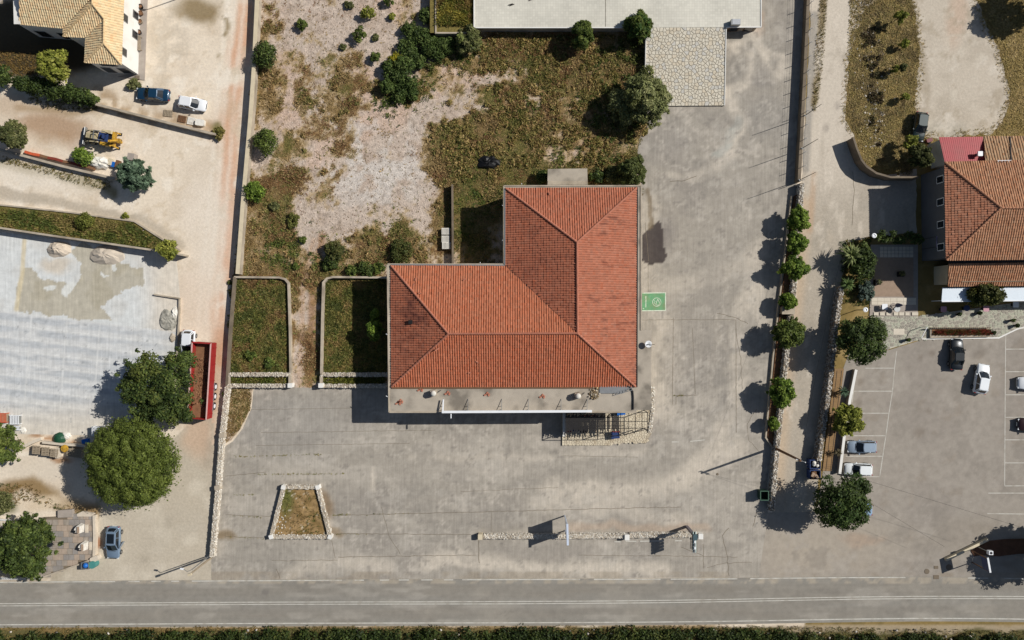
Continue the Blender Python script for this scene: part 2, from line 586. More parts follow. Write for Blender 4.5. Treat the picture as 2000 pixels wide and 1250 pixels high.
M['joint'] = pm('dark_joint', (116, 106, 90), .95, .25, 3.0)
M['pale'] = pm('pale_sand', (206, 194, 176), .95, .08, 2.0, bump=.4, bscale=14, dirt=(186, 170, 148), dscale=.7, damt=.4)
M['sand'] = pm('sand_heap', (202, 188, 170), .95, .08, 3.0, bump=.5, bscale=12)
M['soil'] = pm('brown_soil', (126, 92, 66), .95, .22, 2.0, bump=.6, bscale=12)
M['tarp'] = pm('white_tarpaulin', (226, 222, 212), .6, .08, 2.0, dirt=(170, 160, 145), dscale=1.4, damt=.5)
M['orange'] = pm('orange_mesh', (196, 92, 58), .7, .15, 4.0)
M['pave'] = pm('grey_paving', (160, 150, 140), .9, .12, 1.5, bump=.2, bscale=12)
M['tyre'] = M['black']
# ------------------------------------------------------------------ the ground surfaces
def col_ground(px, py):
    p = Paint(px, py, (222, 208, 188))
    n = fbm(px, py, 60, 3); n2 = fbm(px, py, 20, 5)
    w = px + 30 * (fbm(px, py, 50, 11) - .5); v = py + 30 * (fbm(px, py, 50, 12) - .5)
    p.mix(sstep(.45, .75, n), (190, 174, 152), .6)
    # tan wheel-worn strip of red earth along the long wall
    p.mix(streak(w, v, [(490, -30), (455, 200), (448, 330), (436, 560), (425, 700)], 14, 1.4) * sstep(.35, .6, n + .1), (204, 156, 124), .85)
    for o_ in (-46, -30, -12): p.mix(streak(px + 8 * (n2 - .5), py, [(492 + o_, -30), (470 + o_, 200), (452 + o_, 420), (432 + o_, 640)], 3.5, 1.6), (230, 220, 204), .5)
    p.mix(sstep(.6, .68, fbm(px, py, 16, 13, 5, .65)) * (px < 500), (196, 178, 152), .5)
    p.mix(sstep(.6, .7, fbm(px, py, 40, 14, 5, .6)) * (px < 500), (232, 222, 206), .6)
    p.mix(streak(w, v, [(455, 210), (430, 260)], 24, 1.4), (198, 164, 136), .4)
    p.mix(streak(w, v, [(430, 640), (412, 820), (405, 900)], 14, 1.2), (184, 138, 104), .6)
    p.mix(blob(w, v, 392, 590, 50, 80), (216, 196, 176), .6)
    p.mix(blob(w, v, 400, 430, 50, 110), (220, 208, 192), .6)
    # brown earth of the digger yard and the yard of the house
    p.mix(blob(w, v, 110, 250, 75, 30, 8), (160, 128, 98), .8)
    p.mix(streak(w, v, [(40, 205), (110, 215), (200, 215)], 8, 1.5), (150, 124, 88), .7)
    p.mix(blob(w, v, 20, 200, 40, 22), (176, 152, 126), .6)
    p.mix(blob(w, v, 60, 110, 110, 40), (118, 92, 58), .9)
    p.mix(blob(w, v, 80, 70, 150, 80, 0, .15) * (px < 215), (66, 58, 42), .95)  # dark yard soil, painted darker to deepen the shadow cast by the house
    p.mix(streak(w, v, [(190, 185), (260, 225), (340, 235), (420, 262)], 14, 1.4) * sstep(.3, .6, n2), (148, 120, 84), .7)
    p.mix(blob(w, v, 390, 18, 42, 26), (126, 106, 68), .85)
    p.mix(streak(w, v, [(440, 10), (445, 60), (430, 110)], 4, 1.5) * sstep(.4, .6, n2), (130, 112, 74), .8)
    p.mix(blob(w, v, 330, 90, 40, 80) * sstep(.42, .6, n2), (182, 170, 152), .5)
    p.mix(blob(w, v, 425, 258, 12, 16), (112, 106, 60), .8)
    p.mix(streak(w, v, [(0, 318), (100, 340), (220, 375)], 9, 1.2), (126, 112, 66), .85)
    p.mix(blob(w, v, 60, 345, 130, 22, 12), (222, 212, 196), .6)
    p.mix(streak(w, v, [(0, 375), (110, 400), (260, 425)], 9, .8), (176, 164, 146), .8)
    p.mix(streak(w, v, [(270, 425), (345, 480)], 12, .8), (176, 164, 146), .8)
    # the driveway bottom left: worn concrete
    m = inpoly(w, v, [(170, 940), (420, 800), (420, 1140), (100, 1140), (180, 1000)])
    p.mix(m.astype(float), (178, 168, 150), .85)
    p.mix(m * sstep(.5, .75, fbm(px, py, 34, 21)), (200, 190, 172), .7)
    p.mix(m * sstep(.55, .8, fbm(px, py, 46, 22)), (158, 148, 132), .6)
    p.mix(blob(w, v, 385, 850, 30, 40), (196, 166, 140), .7)
    p.mix(blob(w, v, 100, 915, 90, 26), (208, 196, 178), .8)
    p.mix(blob(px, py, 193, 1060, 6, 11), (150, 104, 74), .9)
    # scrub patch left of the driveway
    p.mix(streak(w, v, [(-20, 960), (60, 950), (110, 985), (175, 1000)], 13, 1.2), (134, 108, 68), .9)
    p.mix(blob(w, v, 85, 985, 44, 14), (208, 190, 164), .9)
    p.mix(blob(w, v, 10, 985, 22, 18), (96, 98, 58), .8)
    p.mix(blob(w, v, 40, 1085, 90, 50), (104, 94, 66), .8)
    # brown damp sand round the pallets
    for cx, cy, rx, ry in ((68, 853, 16, 5), (95, 858, 14, 5), (146, 862, 12, 6), (120, 900, 16, 6), (108, 895, 8, 4)):
        p.mix(blob(w, v, cx, cy, rx, ry), (160, 120, 84), .85)
    # the land east: dry grass round the gravel
    e = (px > 1570).astype(float)
    p.mix(e, (134, 114, 70))
    p.mix(e * sstep(.5, .7, n2), (112, 98, 58), .7)
    p.mix(e * sstep(.55, .75, fbm(px, py, 30, 8)), (158, 136, 92), .7)
    isl = blob(w, v, 1712, 140, 62, 160) * (px > 1650)
    p.mix(isl * sstep(.4, .6, n2), (104, 86, 54), .7)
    p.mix(streak(w, v, [(1715, 40), (1705, 110), (1700, 190), (1708, 260)], 22, 1.2) * sstep(.32, .5, n2), (78, 66, 48), .9)
    p.mix(streak(w, v, [(1700, 60), (1706, 180), (1708, 270)], 16, 1.2) * sstep(.66, .74, fbm(px, py, 7, 18)), (190, 184, 174), .9)
    p.mix(((py > 1225)).astype(float), (96, 90, 56))
    p.mix(((py > 1222) & (px > 1300)) * blob(w, v, 1800, 1224, 300, 9, 0, .3), (168, 152, 128), .8)
    p.mix(streak(w, v, [(-20, 1226), (700, 1224), (1400, 1222)], 4, 1.2), (140, 116, 78), .8)
    return p.c * (0.93 + .14 * n[:, None])

FIELD_COVER = None
def field_cover(px, py):
    """how much dry grass and weed covers the field soil, 0 bare to 1 thick"""
    w = px + 90 * (fbm(px, py, 50, 31, 5, .6) - .5); v = py + 90 * (fbm(px, py, 50, 32, 5, .6) - .5)
    c = np.full(px.shape, .34)
    up = [(1080, 210, 230, 150, 0, .62), (1180, 120, 120, 80, 0, .4), (930, 330, 110, 80, 0, .5), (1000, 90, 140, 40, 0, .4),
          (520, 460, 75, 100, 0, .6), (560, 350, 40, 90, 20, .45), (515, 190, 28, 90, 0, .5), (520, 30, 30, 70, 0, .5),
          (640, 130, 46, 60, 0, .4), (590, 170, 26, 60, 0, .45), (620, 210, 60, 40, 0, .3), (740, 160, 110, 26, 15, .5), (790, 190, 90, 26, 20, .4),
          (690, 180, 50, 40, 0, .35), (650, 250, 90, 22, -30, .25), (570, 300, 28, 60, 15, .3),
          (860, 290, 40, 70, 0, .45), (870, 400, 22, 80, 0, .6), (760, 450, 60, 40, 0, .3), (800, 490, 90, 30, 0, .5), (660, 510, 60, 40, 0, .55),
          (1080, 340, 190, 40, 0, .5), (930, 440, 50, 90, 0, .6), (505, 640, 60, 100, 0, .7), (690, 640, 70, 100, 0, .7), (600, 720, 30, 40, 0, .4), (600, 620, 34, 70, 0, .35),
          (700, 300, 34, 14, 30, .35), (650, 335, 26, 18, 0, .35), (690, 265, 40, 14, -20, .3), (640, 400, 26, 22, 40, .3), (785, 345, 22, 12, 60, .35), (760, 290, 20, 12, 0, .3), (720, 395, 26, 12, -30, .25), (570, 550, 70, 40, 0, .4), (890, 30, 40, 60, 0, .6), (650, 330, 70, 40, -30, .2)]
    for cx, cy, rx, ry, an, a in up: c = c + a * blob(w, v, cx, cy, rx, ry, an, .5)
    dn = [(755, 330, 78, 95, 0, .36), (720, 400, 90, 50, -20, .26), (640, 440, 50, 40, -30, .22), (820, 230, 66, 24, 10, .55), (905, 195, 70, 20, 8, .5), (940, 150, 50, 18, -15, .5), (1000, 140, 40, 12, 0, .5),
          (850, 215, 50, 20, 0, .4), (800, 380, 60, 60, 0, .28), (1140, 150, 34, 12, 0, .35), (680, 60, 90, 50, 0, .25), (740, 90, 70, 50, 20, .22), (560, 40, 40, 50, 0, .15),
          (595, 600, 10, 90, 0, .4), (605, 480, 24, 40, 0, .3), (1090, 180, 80, 12, 20, .25), (1060, 290, 80, 8, 0, .3), (605, 280, 30, 60, 0, .2), (760, 240, 60, 30, 0, .35)]
    for cx, cy, rx, ry, an, a in dn: c = c - a * blob(w, v, cx, cy, rx, ry, an, .6)
    c = .32 + .72 * (c - .32) + 1.15 * (fbm(px, py, 36, 41, 5, .6) - .5) + .6 * (fbm(px, py, 10, 42) - .5)
    c = c - .13 * (1 - sstep(780, 900, px)) * (1 - sstep(380, 470, py)) - .04
    return np.clip(c, 0, 1)

def col_field(px, py):
    c = field_cover(px, py)
    p = Paint(px, py, (188, 172, 157))
    n = fbm(px, py, 16, 43); g = fbm(px, py, 40, 44, 5, .6); fine = fbm(px, py, 6, 49, 4, .7)
    wisp = fbm(px * 1.5 + py * .5, py * .6 - px * .2, 12, 51, 5, .65)
    c2 = np.clip(c + .4 * (fine - .5) + .5 * (wisp - .5), 0, 1)
    p.mix(sstep(.45, .7, n), (170, 152, 136), .7)
    p.mix(sstep(.45, .7, fbm(px, py, 70, 45)) * (py < 330), (196, 168, 148), .6)
    p.mix(blob(px, py, 735, 320, 100, 90) * sstep(.45, .6, fbm(px, py, 30, 52)), (202, 196, 188), .65)
    p.mix(sstep(.66, .72, fbm(px, py, 7, 53)), (128, 112, 94), .5)
    p.mix(sstep(.22, .5, c2), (164, 142, 104), .85)
    p.mix(sstep(.4, .7, c2) * sstep(.4, .6, wisp), (146, 118, 72), .8)
    p.mix(sstep(.5, .95, c2), (120, 100, 60), .85)
    p.mix(sstep(.4, .85, c2) * sstep(.5, .66, g), (114, 106, 58), .7)
    p.mix(sstep(.4, .8, c2) * sstep(.55, .68, fbm(px, py, 50, 46)), (116, 82, 52), .55)
    p.mix(sstep(.45, .8, c2) * sstep(.56, .66, fbm(px, py, 20, 50, 5, .65)), (74, 76, 38), .65)
    p.mix(streak(px + 6 * (n - .5), py, [(612, 470), (592, 560), (585, 760)], 4, 1.2), (184, 156, 132), .7)
    p.mix(streak(px + 8 * (n - .5), py, [(630, 460), (612, 570), (603, 760)], 7, 1.2), (146, 108, 72), .7)
    p.mix(streak(px + 10 * (n - .5), py + 8 * (g - .5), [(880, 290), (1010, 268), (1085, 284), (1160, 280)], 2.5, 1.2), (168, 136, 104), .6)
    p.mix(blob(px, py, 470, 800, 24, 60), (158, 136, 94), .9)
    return p.c

def col_yard(px, py):
    p = Paint(px, py, (159, 149, 133))
    w = px + 24 * (fbm(px, py, 40, 51) - .5); v = py + 24 * (fbm(px, py, 40, 52) - .5)
    n = fbm(px, py, 90, 53); n2 = fbm(px, py, 30, 54)
    # long drifts of fine silt washed east-west across the yard
    sil = fbm(px * .35, py * 1.3, 40, 55)
    p.mix(sstep(.45, .62, sil) * (py > 640), (178, 167, 150), .6)
    p.mix(sstep(.55, .7, fbm(px * .22, py * 1.4, 30, 68, 5, .6)) * (py > 640), (144, 136, 123), .4)
    p.mix(sstep(.5, .75, n), (146, 137, 124), .75)
    p.mix(sstep(.55, .75, n2), (170, 160, 143), .45)
    for pts, wd, k in (([(1440, 880), (1330, 940), (1250, 960), (1080, 960)], 18, .7), ([(1440, 760), (1400, 870), (1330, 930)], 15, .7),
                    ([(900, 1090), (1060, 1110), (1290, 1115)], 13, .8), ([(1050, 985), (1200, 990), (1340, 1015)], 13, .55), ([(830, 1105), (870, 1090), (950, 1100)], 12, .8),
                    ([(560, 1115), (620, 1100), (760, 1105)], 13, .6), ([(1470, 60), (1490, 100), (1500, 130), (1450, 165), (1420, 175), (1430, 220), (1450, 240), (1420, 300)], 9, .85),
                    ([(1465, 110), (1470, 150)], 6, .8), ([(1440, 100), (1430, 90), (1455, 85)], 7, .8), ([(1500, 100), (1530, 110), (1535, 140), (1500, 150)], 8, .7),
                    ([(1310, 340), (1350, 350), (1400, 330), (1440, 300)], 8, .5), ([(1480, 480), (1470, 560), (1490, 620)], 16, .5), ([(1470, 560), (1440, 640), (1445, 740)], 14, .55),
                    ([(1270, 400), (1268, 560)], 12, .4), ([(1300, 640), (1290, 800)], 22, .7), ([(725, 920), (728, 960)], 5, .6), ([(1300, 560), (1400, 545), (1480, 500)], 14, .4),
                    ([(1260, 880), (1080, 895), (800, 890)], 6, .35)):
        p.mix(streak(w, v, pts, wd, 1.3), (198, 184, 162), k)
    p.mix(streak(w, v, [(1440, 240), (1420, 280), (1400, 300)], 9, 1.0), (168, 168, 156), .7)
    p.mix(streak(w, v, [(1480, 30), (1482, 60)], 10, 1.2), (172, 146, 120), .7)
    p.mix(blob(w, v, 1400, 720, 60, 110) * sstep(.4, .6, n2), (144, 136, 124), .7)
    p.mix(blob(px, py, 1340, 700, 60, 80, 0, .25), (150, 141, 128), .6)
    p.mix(blob(w, v, 1490, 150, 20, 22), (134, 127, 118), .6)
    p.mix(blob(w, v, 1430, 140, 18, 24), (136, 129, 118), .6)
    p.mix(blob(w, v, 1500, 230, 45, 40), (146, 139, 128), .6)
    p.mix(blob(w, v, 1290, 270, 60, 40), (146, 138, 128), .5)
    p.mix(blob(w, v, 560, 830, 120, 60), (150, 143, 132), .7)
    p.mix(blob(w, v, 520, 1080, 90, 36), (148, 140, 126), .6)
    p.mix(blob(w, v, 1060, 1080, 110, 20), (148, 138, 124), .6)
    vv = veins(w, v, 60, 56, .035) * sstep(.4, .6, fbm(px, py, 120, 57))
    p.mix(vv, (190, 178, 160), .55)
    p.mix(sstep(.58, .66, fbm(px, py, 46, 58, 6, .65)), (140, 132, 120), .35)
    p.mix(sstep(.6, .68, fbm(px, py, 36, 59, 6, .65)), (184, 174, 158), .35)
    p.mix(sstep(.7, .74, fbm(px, py, 9, 60)), (128, 120, 110), .5)
    # soot and oil where something burnt by the east wall
    oil = inpoly(w * .35 + px * .65, v * .35 + py * .65, [(1254, 512), (1255, 460), (1270, 440), (1287, 428), (1294, 450), (1297, 480), (1304, 500), (1296, 514), (1270, 518)]).astype(float)
    p.mix(blob(w, v, 1296, 460, 22, 36, 0, .8), (122, 114, 108), .6)
    p.mix(oil, (66, 56, 54), .92)
    p.mix(oil * sstep(.5, .7, n2), (66, 56, 54), .7)
    p.mix(streak(w, v, [(1265, 375), (1268, 420), (1266, 440)], 4, 1.2), (122, 104, 74), .8)
    # weeds and rust-coloured silt against walls
    p.mix(blob(w, v, 640, 985, 10, 26, -15), (132, 106, 70), .8)
    p.mix(blob(w, v, 440, 1046, 22, 8), (134, 110, 70), .8)
    p.mix(blob(w, v, 655, 1040, 14, 8), (136, 112, 74), .7)
    p.mix(streak(w, v, [(1110, 1028), (1380, 1030)], 7, 1.2), (176, 150, 122), .6)
    p.mix((py > 1118) * sstep(.35, .6, n2), (150, 132, 104), .45)
    p.mix((px < 500) * (py < 870) * 1.0 * blob(px, py, 440, 800, 40, 50), (150, 141, 128), .5)
    return desat(p.c, .28, 1.03)

def col_lot(px, py):
    p = Paint(px, py, (155, 146, 134))
    n = fbm(px, py, 100, 61); n2 = fbm(px, py, 24, 62)
    w = px + 24 * (fbm(px, py, 40, 63) - .5); v = py + 24 * (fbm(px, py, 40, 64) - .5)
    p.mix(sstep(.45, .7, n), (147, 138, 127), .8)
    p.mix(sstep(.62, .78, n2), (140, 128, 113), .5)
    p.mix(blob(w, v, 1640, 1060, 130, 60), (167, 155, 138), .7)
    p.mix(blob(w, v, 1540, 1080, 80, 60), (170, 158, 141), .7)
    p.mix(blob(w, v, 1690, 1055, 40, 10), (172, 142, 116), .4)
    p.mix(blob(w, v, 1870, 1040, 90, 30, -15), (146, 136, 122), .6)
    for cx, cy, r in ((1685, 745, 7), (1678, 790, 9), (1812, 806, 5), (1826, 685, 6), (1910, 690, 8), (1800, 695, 5), (1790, 845, 8)):
        p.mix(blob(w, v, cx, cy, r, r * 1.4, 20), (124, 112, 98), .55)
    p.mix((py > 1117) * sstep(.4, .65, n2), (142, 128, 108), .4)
    p.mix(sstep(.6, .7, fbm(px, py, 50, 66, 6, .65)), (166, 157, 145), .5)
    p.mix(sstep(.6, .7, fbm(px, py, 40, 67, 6, .65)), (136, 128, 117), .45)
    return desat(p.c, .12, 1.0)

def col_road(px, py):
    p = Paint(px, py, (140, 135, 125))
    n = fbm(px * .12, py, 14, 71); n2 = fbm(px, py, 60, 72)
    p.mix(sstep(.5, .7, n), (138, 131, 119), .6)
    for y0 in (1152, 1197): p.mix(streak(px, py, [(-60, y0 + 5), (900, y0), (1400, y0), (2060, y0 - 8)], 9, 1.4), (136, 128, 115), .45)
    p.mix(sstep(.6, .8, n2), (158, 150, 136), .4)
    p.mix(sstep(1.0, 1.0001, (py > 1217).astype(float)) * 1.0, (160, 148, 128), .6)
    p.mix(blob(px, py, 518, 1150, 22, 14) * sstep(.55, .65, fbm(px, py, 10, 73)), (120, 114, 108), .7)
    p.mix(blob(px, py, 118, 1160, 6, 5), (118, 112, 104), .6)
    p.mix(sstep(.62, .68, fbm(px * .3, py, 12, 75, 5, .65)), (128, 122, 112), .5)
    p.mix(sstep(.6, .7, fbm(px * .2, py, 20, 76)), (164, 157, 145), .5)
    p.mix((np.abs(py - 1133) < 5) * sstep(.45, .6, fbm(px, py, 12, 77)), (176, 162, 140), .6)
    return desat(p.c, .15, 1.0)

def col_lane(px, py):
    p = Paint(px, py, (196, 184, 166))
    n = fbm(px, py * .35, 24, 81); n2 = fbm(px, py, 40, 82)
    low = sstep(300, 440, py)
    p.mix(sstep(.5, .7, n), (180, 168, 150), .6)
    p.mix(low, (168, 157, 140), .9)
    p.mix(low * sstep(.5, .7, n2), (156, 147, 132), .6)
    p.mix(low * sstep(.55, .75, fbm(px, py, 18, 84)), (182, 168, 148), .5)
    # edges of washed sand against the walls
    e = streak(px, py, [(1572, 400), (1553, 590), (1533, 740), (1516, 950)], 14, 1.3)
    p.mix(e, (188, 164, 134), .65)
    p.mix(blob(px, py, 1735, 350, 40, 60), (160, 150, 136), .7)
    p.mix(streak(px, py, [(1590, 30), (1578, 220), (1572, 330)], 8, .6) , (150, 144, 134), .85)
    p.mix(streak(px, py, [(1610, -20), (1600, 100), (1590, 200)], 6, 1.0) * sstep(.3, .5, n2), (132, 114, 76), .85)
    p.mix(streak(px, py, [(1590, 340), (1582, 450)], 5, 1.2), (180, 146, 112), .5)
    p.mix(blob(px, py, 1635, 207, 5, 8), (150, 140, 128), .6); p.mix(blob(px, py, 1613, 250, 6, 8), (150, 140, 128), .6)
    p.mix(sstep(.6, .7, fbm(px, py * .4, 20, 85, 5, .65)), (206, 194, 176), .5)
    p.mix(sstep(.6, .7, fbm(px, py * .5, 26, 86, 5, .65)), (158, 146, 128), .4)
    return desat(p.c, .12, 1.06)

def col_gravel(px, py):
    p = Paint(px, py, (188, 176, 158))
    n = fbm(px, py, 50, 91); n2 = fbm(px, py, 14, 92)
    p.mix(sstep(.45, .7, n), (172, 160, 142), .7)
    p.mix(blob(px, py, 1870, 30, 20, 60, 10), (186, 154, 128), .5)
    p.mix(blob(px, py, 1845, 255, 50, 18), (166, 158, 142), .8)
    p.mix(sstep(.58, .75, n2), (198, 188, 170), .5)
    p.mix(streak(px, py, [(1800, 100), (1812, 180), (1800, 240)], 6, 1.5), (152, 138, 116), .5)
    p.mix(sstep(.58, .68, fbm(px, py, 22, 93, 5, .65)), (160, 146, 124), .55)
    p.mix(sstep(.6, .7, fbm(px, py, 34, 94, 5, .65)), (206, 196, 180), .5)
    return desat(p.c, .1, 1.06)

def col_precast(px, py):
    p = Paint(px, py, (206, 208, 206))
    w = px + 26 * (fbm(px, py, 26, 101) - .5); v = py + 26 * (fbm(px, py, 26, 102) - .5)
    n = fbm(px, py, 40, 103); n2 = fbm(px, py, 12, 104)
    p.mix(sstep(.4, .7, n), (196, 194, 188), .6)
    # dusty warm border toward the lane
    p.mix(sstep(250, 330, px - .12 * (py - 560)) * 1.0, (212, 200, 182), .8)
    # wet cement slurry, drying to white at its ragged edge
    wet = inpoly(w, v, [(36, 530), (60, 520), (90, 545), (150, 555), (160, 520), (140, 490), (160, 470), (210, 505), (240, 520), (280, 530), (282, 560), (250, 565), (225, 580), (195, 600), (215, 630), (130, 618), (32, 606)]).astype(float)
    p.mix(wet, (178, 171, 154), .95)
    p.mix(wet * sstep(.5, .7, n), (168, 160, 140), .6)
    for cx, cy, rx, ry in ((100, 567, 11, 7), (136, 562, 11, 14), (203, 535, 6, 3), (228, 520, 5, 10)):
        p.mix(blob(w, v, cx, cy, rx, ry, 0, .1), (212, 213, 208), .9)
    p.mix(blob(w, v, 110, 515, 34, 16), (196, 184, 166), .8)
    p.mix(streak(px + 3 * (n2 - .5), py, [(48, 470), (44, 530), (32, 604)], 4, .8), (206, 192, 160), .8)
    # casting bed: lengthways strips of blue-white concrete
    bed = sstep(0, 1.5, py - (606 + .122 * px))
    t = (py - (606 + .122 * px) + 1.2 * (n2 - .5)) / 24.6
    fr = t - np.floor(t)
    sc = fbm(px * .2, py * 1.2, 10, 105)
    xs = sstep(.35, .7, fbm(px, py * .1, 24, 106))
    p.mix(bed, (199, 199, 197), .9)
    p.mix(bed * sstep(.1, .25, fr) * (1 - sstep(.62, .8, fr)) * sstep(.25, .55, sc), (180, 183, 185), .9)
    p.mix(bed * sstep(.2, .3, fr) * (1 - sstep(.5, .7, fr)) * sstep(.52, .7, fbm(px * .25, py * 1.6, 7, 107)), (158, 162, 165), .6)
    p.mix(bed * (1 - sstep(.0, .16, fr)), (212, 212, 208), .9)
    p.mix(bed * xs, (200, 203, 204), .35)
    for x0 in (55, 125, 190):
        p.mix(bed * (1 - sstep(1.0, 2.4, np.abs(px - x0 + .08 * (py - 700)))), (208, 208, 205), .6)
    # dusty foot of the bed
    p.mix(sstep(770, 850, py + .06 * px + 10 * (n - .5)), (206, 197, 182), .85)
    p.mix(sstep(300, 350, px + .0 * py) * sstep(600, 640, py), (200, 194, 184), .5)
    p.mix(bed * sstep(.74, .82, fbm(px, py, 6, 108)), (134, 136, 138), .6)
    return p.c

frame_poly = [(-160, -160), (2160, -160), (2160, 1410), (-160, 1410)]
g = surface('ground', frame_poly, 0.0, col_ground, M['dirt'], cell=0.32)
# the ground goes on to the horizon
me = g.data
bm = bmesh.new(); bm.from_mesh(me)
x0, y1 = (-160 - 1000) / S, (625 + 160) / S
x1, y0 = (2160 - 1000) / S, (625 - 1410) / S
B = 1500.0
ly = bm.verts.layers.float_color.get('col')
def _v(x, y, c):
    v = bm.verts.new((x, y, 0.0)); v[ly] = (c[0], c[1], c[2], 1); return v
gc = lin((138, 122, 82))
for q in (((-B, y1), (B, y1), (B, B), (-B, B)), ((-B, -B), (B, -B), (B, y0), (-B, y0)), ((-B, y0), (x0, y0), (x0, y1), (-B, y1)), ((x1, y0), (B, y0), (B, y1), (x1, y1))):
    bm.faces.new([_v(a, b, gc) for a, b in q])
bm.to_mesh(me); bm.free()

FIELD = rough_poly([(503, -150), (497, 100), (482, 330), (468, 450), (455, 545), (441, 757), (437, 868), (452, 860), (470, 838), (488, 800), (495, 757), (770, 757), (770, 530), (1000, 530), (1000, 380), (1262, 380), (1246, 320), (1245, 290), (1262, 258), (1262, 40), (1262, -150)], 10, 1.6, 3)
surface('field', FIELD, 0.012, col_field, M['field'], cell=0.26)
YARD = [(495, 757), (492, 795), (474, 838), (455, 862), (436, 874)] + [(432, 905), (413, 1090)] + rough_poly([(413, 1092), (600, 1131), (900, 1128), (1200, 1129), (1482, 1126)], 10, 1.0, 5)[:] 
YARD = [(496, 757), (492, 797), (474, 838), (455, 862), (436, 874), (432, 905), (413, 1090), (413, 1133), (900, 1130), (1482, 1128), (1500, 1003), (1497, 960), (1512, 800), (1532, 600), (1556, 360), (1570, 100), (1573, -150), (1440, -150), (1440, 30), (1262, 30), (1262, 207), (1250, 262), (1245, 300), (1252, 345), (1252, 700), (760, 700), (760, 757)]
surface('concrete_yard', YARD, 0.022, col_yard, M['concrete'], cell=0.26)
LOT = [(1645, 725), (1610, 905), (1594, 1000), (1495, 1001), (1482, 1128), (1482, 1136), (2150, 1136), (2150, 640), (1985, 640), (1950, 662), (1800, 664), (1735, 684), (1660, 684)]
surface('car_park', LOT, 0.018, col_lot, M['lot'], cell=0.3)
def curve(pts, n=40):
    xs = np.array([p[0] for p in pts], float); ys = np.array([p[1] for p in pts], float)
    t = np.linspace(xs[0], xs[-1], n)
    y = np.interp(t, xs, ys)
    k = np.ones(5) / 5
    yp = np.pad(y, 2, mode='edge'); y = np.convolve(yp, k, 'valid')
    return list(zip(t.tolist(), y.tolist()))
TOPL = curve([(-150, 1138), (0, 1137), (500, 1134), (900, 1132), (1400, 1131), (1700, 1127), (1850, 1128), (2150, 1132)])
MIDL = curve([(-150, 1182), (0, 1181), (500, 1178), (1000, 1177), (1300, 1175), (1600, 1169), (1800, 1166), (2150, 1168)])
BOTL = curve([(-150, 1221), (0, 1220), (600, 1217), (1100, 1216), (1400, 1214), (1700, 1208), (1900, 1207), (2150, 1212)])
ROADP = [(x, y - 2) for x, y in TOPL] + [(x, y + 6) for x, y in BOTL][::-1]
surface('road', ROADP, 0.03, col_road, M['asphalt'], cell=0.3)
LANE = rough_poly([(1586, -150), (1580, 100), (1566, 358), (1549, 590), (1528, 745), (1508, 1001), (1594, 1001), (1600, 900), (1622, 740), (1640, 580), (1655, 475), (1700, 462), (1790, 455), (1790, 330), (1720, 345), (1685, 320), (1668, 262), (1650, 235), (1657, 130), (1674, 60), (1692, 18), (1722, -6), (1792, -10), (1792, -150)], 8, 4.0, 9)
surface('lane', LANE, 0.014, col_lane, M['dirt'], cell=0.3)
GRAV = rough_poly([(1765, -150), (1785, 20), (1797, 100), (1786, 200), (1788, 262), (1840, 275), (1930, 262), (1962, 236), (1974, 200), (1964, 140), (1948, 90), (1915, 20), (1890, -60), (1900, -150)], 7, 8.0, 11)
surface('gravel_yard', GRAV, 0.010, col_gravel, M['dirt'], cell=0.32)
PRE = [(-150, 430), (0, 452), (315, 493), (345, 505), (352, 580), (347, 670), (338, 700), (330, 790), (170, 850), (60, 848), (-150, 848)]
surface('casting_yard', PRE, 0.012, col_precast, M['concrete'], cell=0.17)

# ---- road and bay markings: thin painted sheets
def strip(mb, pts, w, z):
    """flat ribbon along pixel points, w metres wide"""
    q = [Vector(((x - 1000) / S, (625 - y) / S, z)) for x, y in pts]
    vs = []
    for i, p in enumerate(q):
        d = q[min(i + 1, len(q) - 1)] - q[max(i - 1, 0)]
        d.normalize(); n = Vector((-d.y, d.x, 0)) * (w / 2)
        vs += [p + n, p - n]
    return mb.add(vs, [(2 * i + 1, 2 * i + 3, 2 * i + 2, 2 * i) for i in range(len(q) - 1)])

def part_of(name, o): return o
road = bpy.data.objects['road']; lot = bpy.data.objects['car_park']; yard = bpy.data.objects['concrete_yard']
def ycut(cv, a, b):
    r = [(x, y) for x, y in cv if a < x < b]
    f = lambda x: float(np.interp(x, [p[0] for p in cv], [p[1] for p in cv]))
    return [(a, f(a))] + r + [(b, f(b))]
for off in (-2.2, 2.2):
    strip(MB(), [(x, y + off) for x, y in MIDL], .10, .036).build('centre_line', M['paint'], road)
strip(MB(), BOTL, .13, .036).build('edge_line', M['paint'], road)
for a, b in ((-150, 225), (251, 273), (296, 314), (335, 350), (375, 668), (693, 711), (742, 760), (779, 799), (823, 845), (867, 885), (903, 1133), (1160, 1290), (1310, 1440), (1465, 1768), (1890, 1930), (1960, 2150)):
    strip(MB(), ycut(TOPL, a, b), .13, .036).build('edge_line', M['paint'], road)
bays = [((1690, 719), (1746, 719)), ((1668, 764), (1742, 764)), ((1678, 807), (1735, 807)), ((1656, 851), (1730, 851)), ((1652, 891), (1724, 891)), ((1640, 931), (1719, 931)),
        ((1751, 686), (1747, 719), (1743, 764), (1736, 807), (1730, 851), (1724, 891), (1718, 931)),
        ((1672, 722), (1664, 786)), ((1964, 655), (1963, 780), (1962, 949)), ((1964, 682), (2100, 681)), ((1964, 726), (2100, 726)), ((1963, 771), (2100, 771)), ((1963, 815), (2100, 815)), ((1963, 859), (2100, 859)),
        ((1963, 904), (2100, 904)), ((1962, 949), (2100, 948)), ((1930, 963), (2100, 963)), ((1928, 1003), (2100, 1005))]
for b_ in bays:
    strip(MB(), b_, .09, .024).build('bay_line', M['paint'], lot)
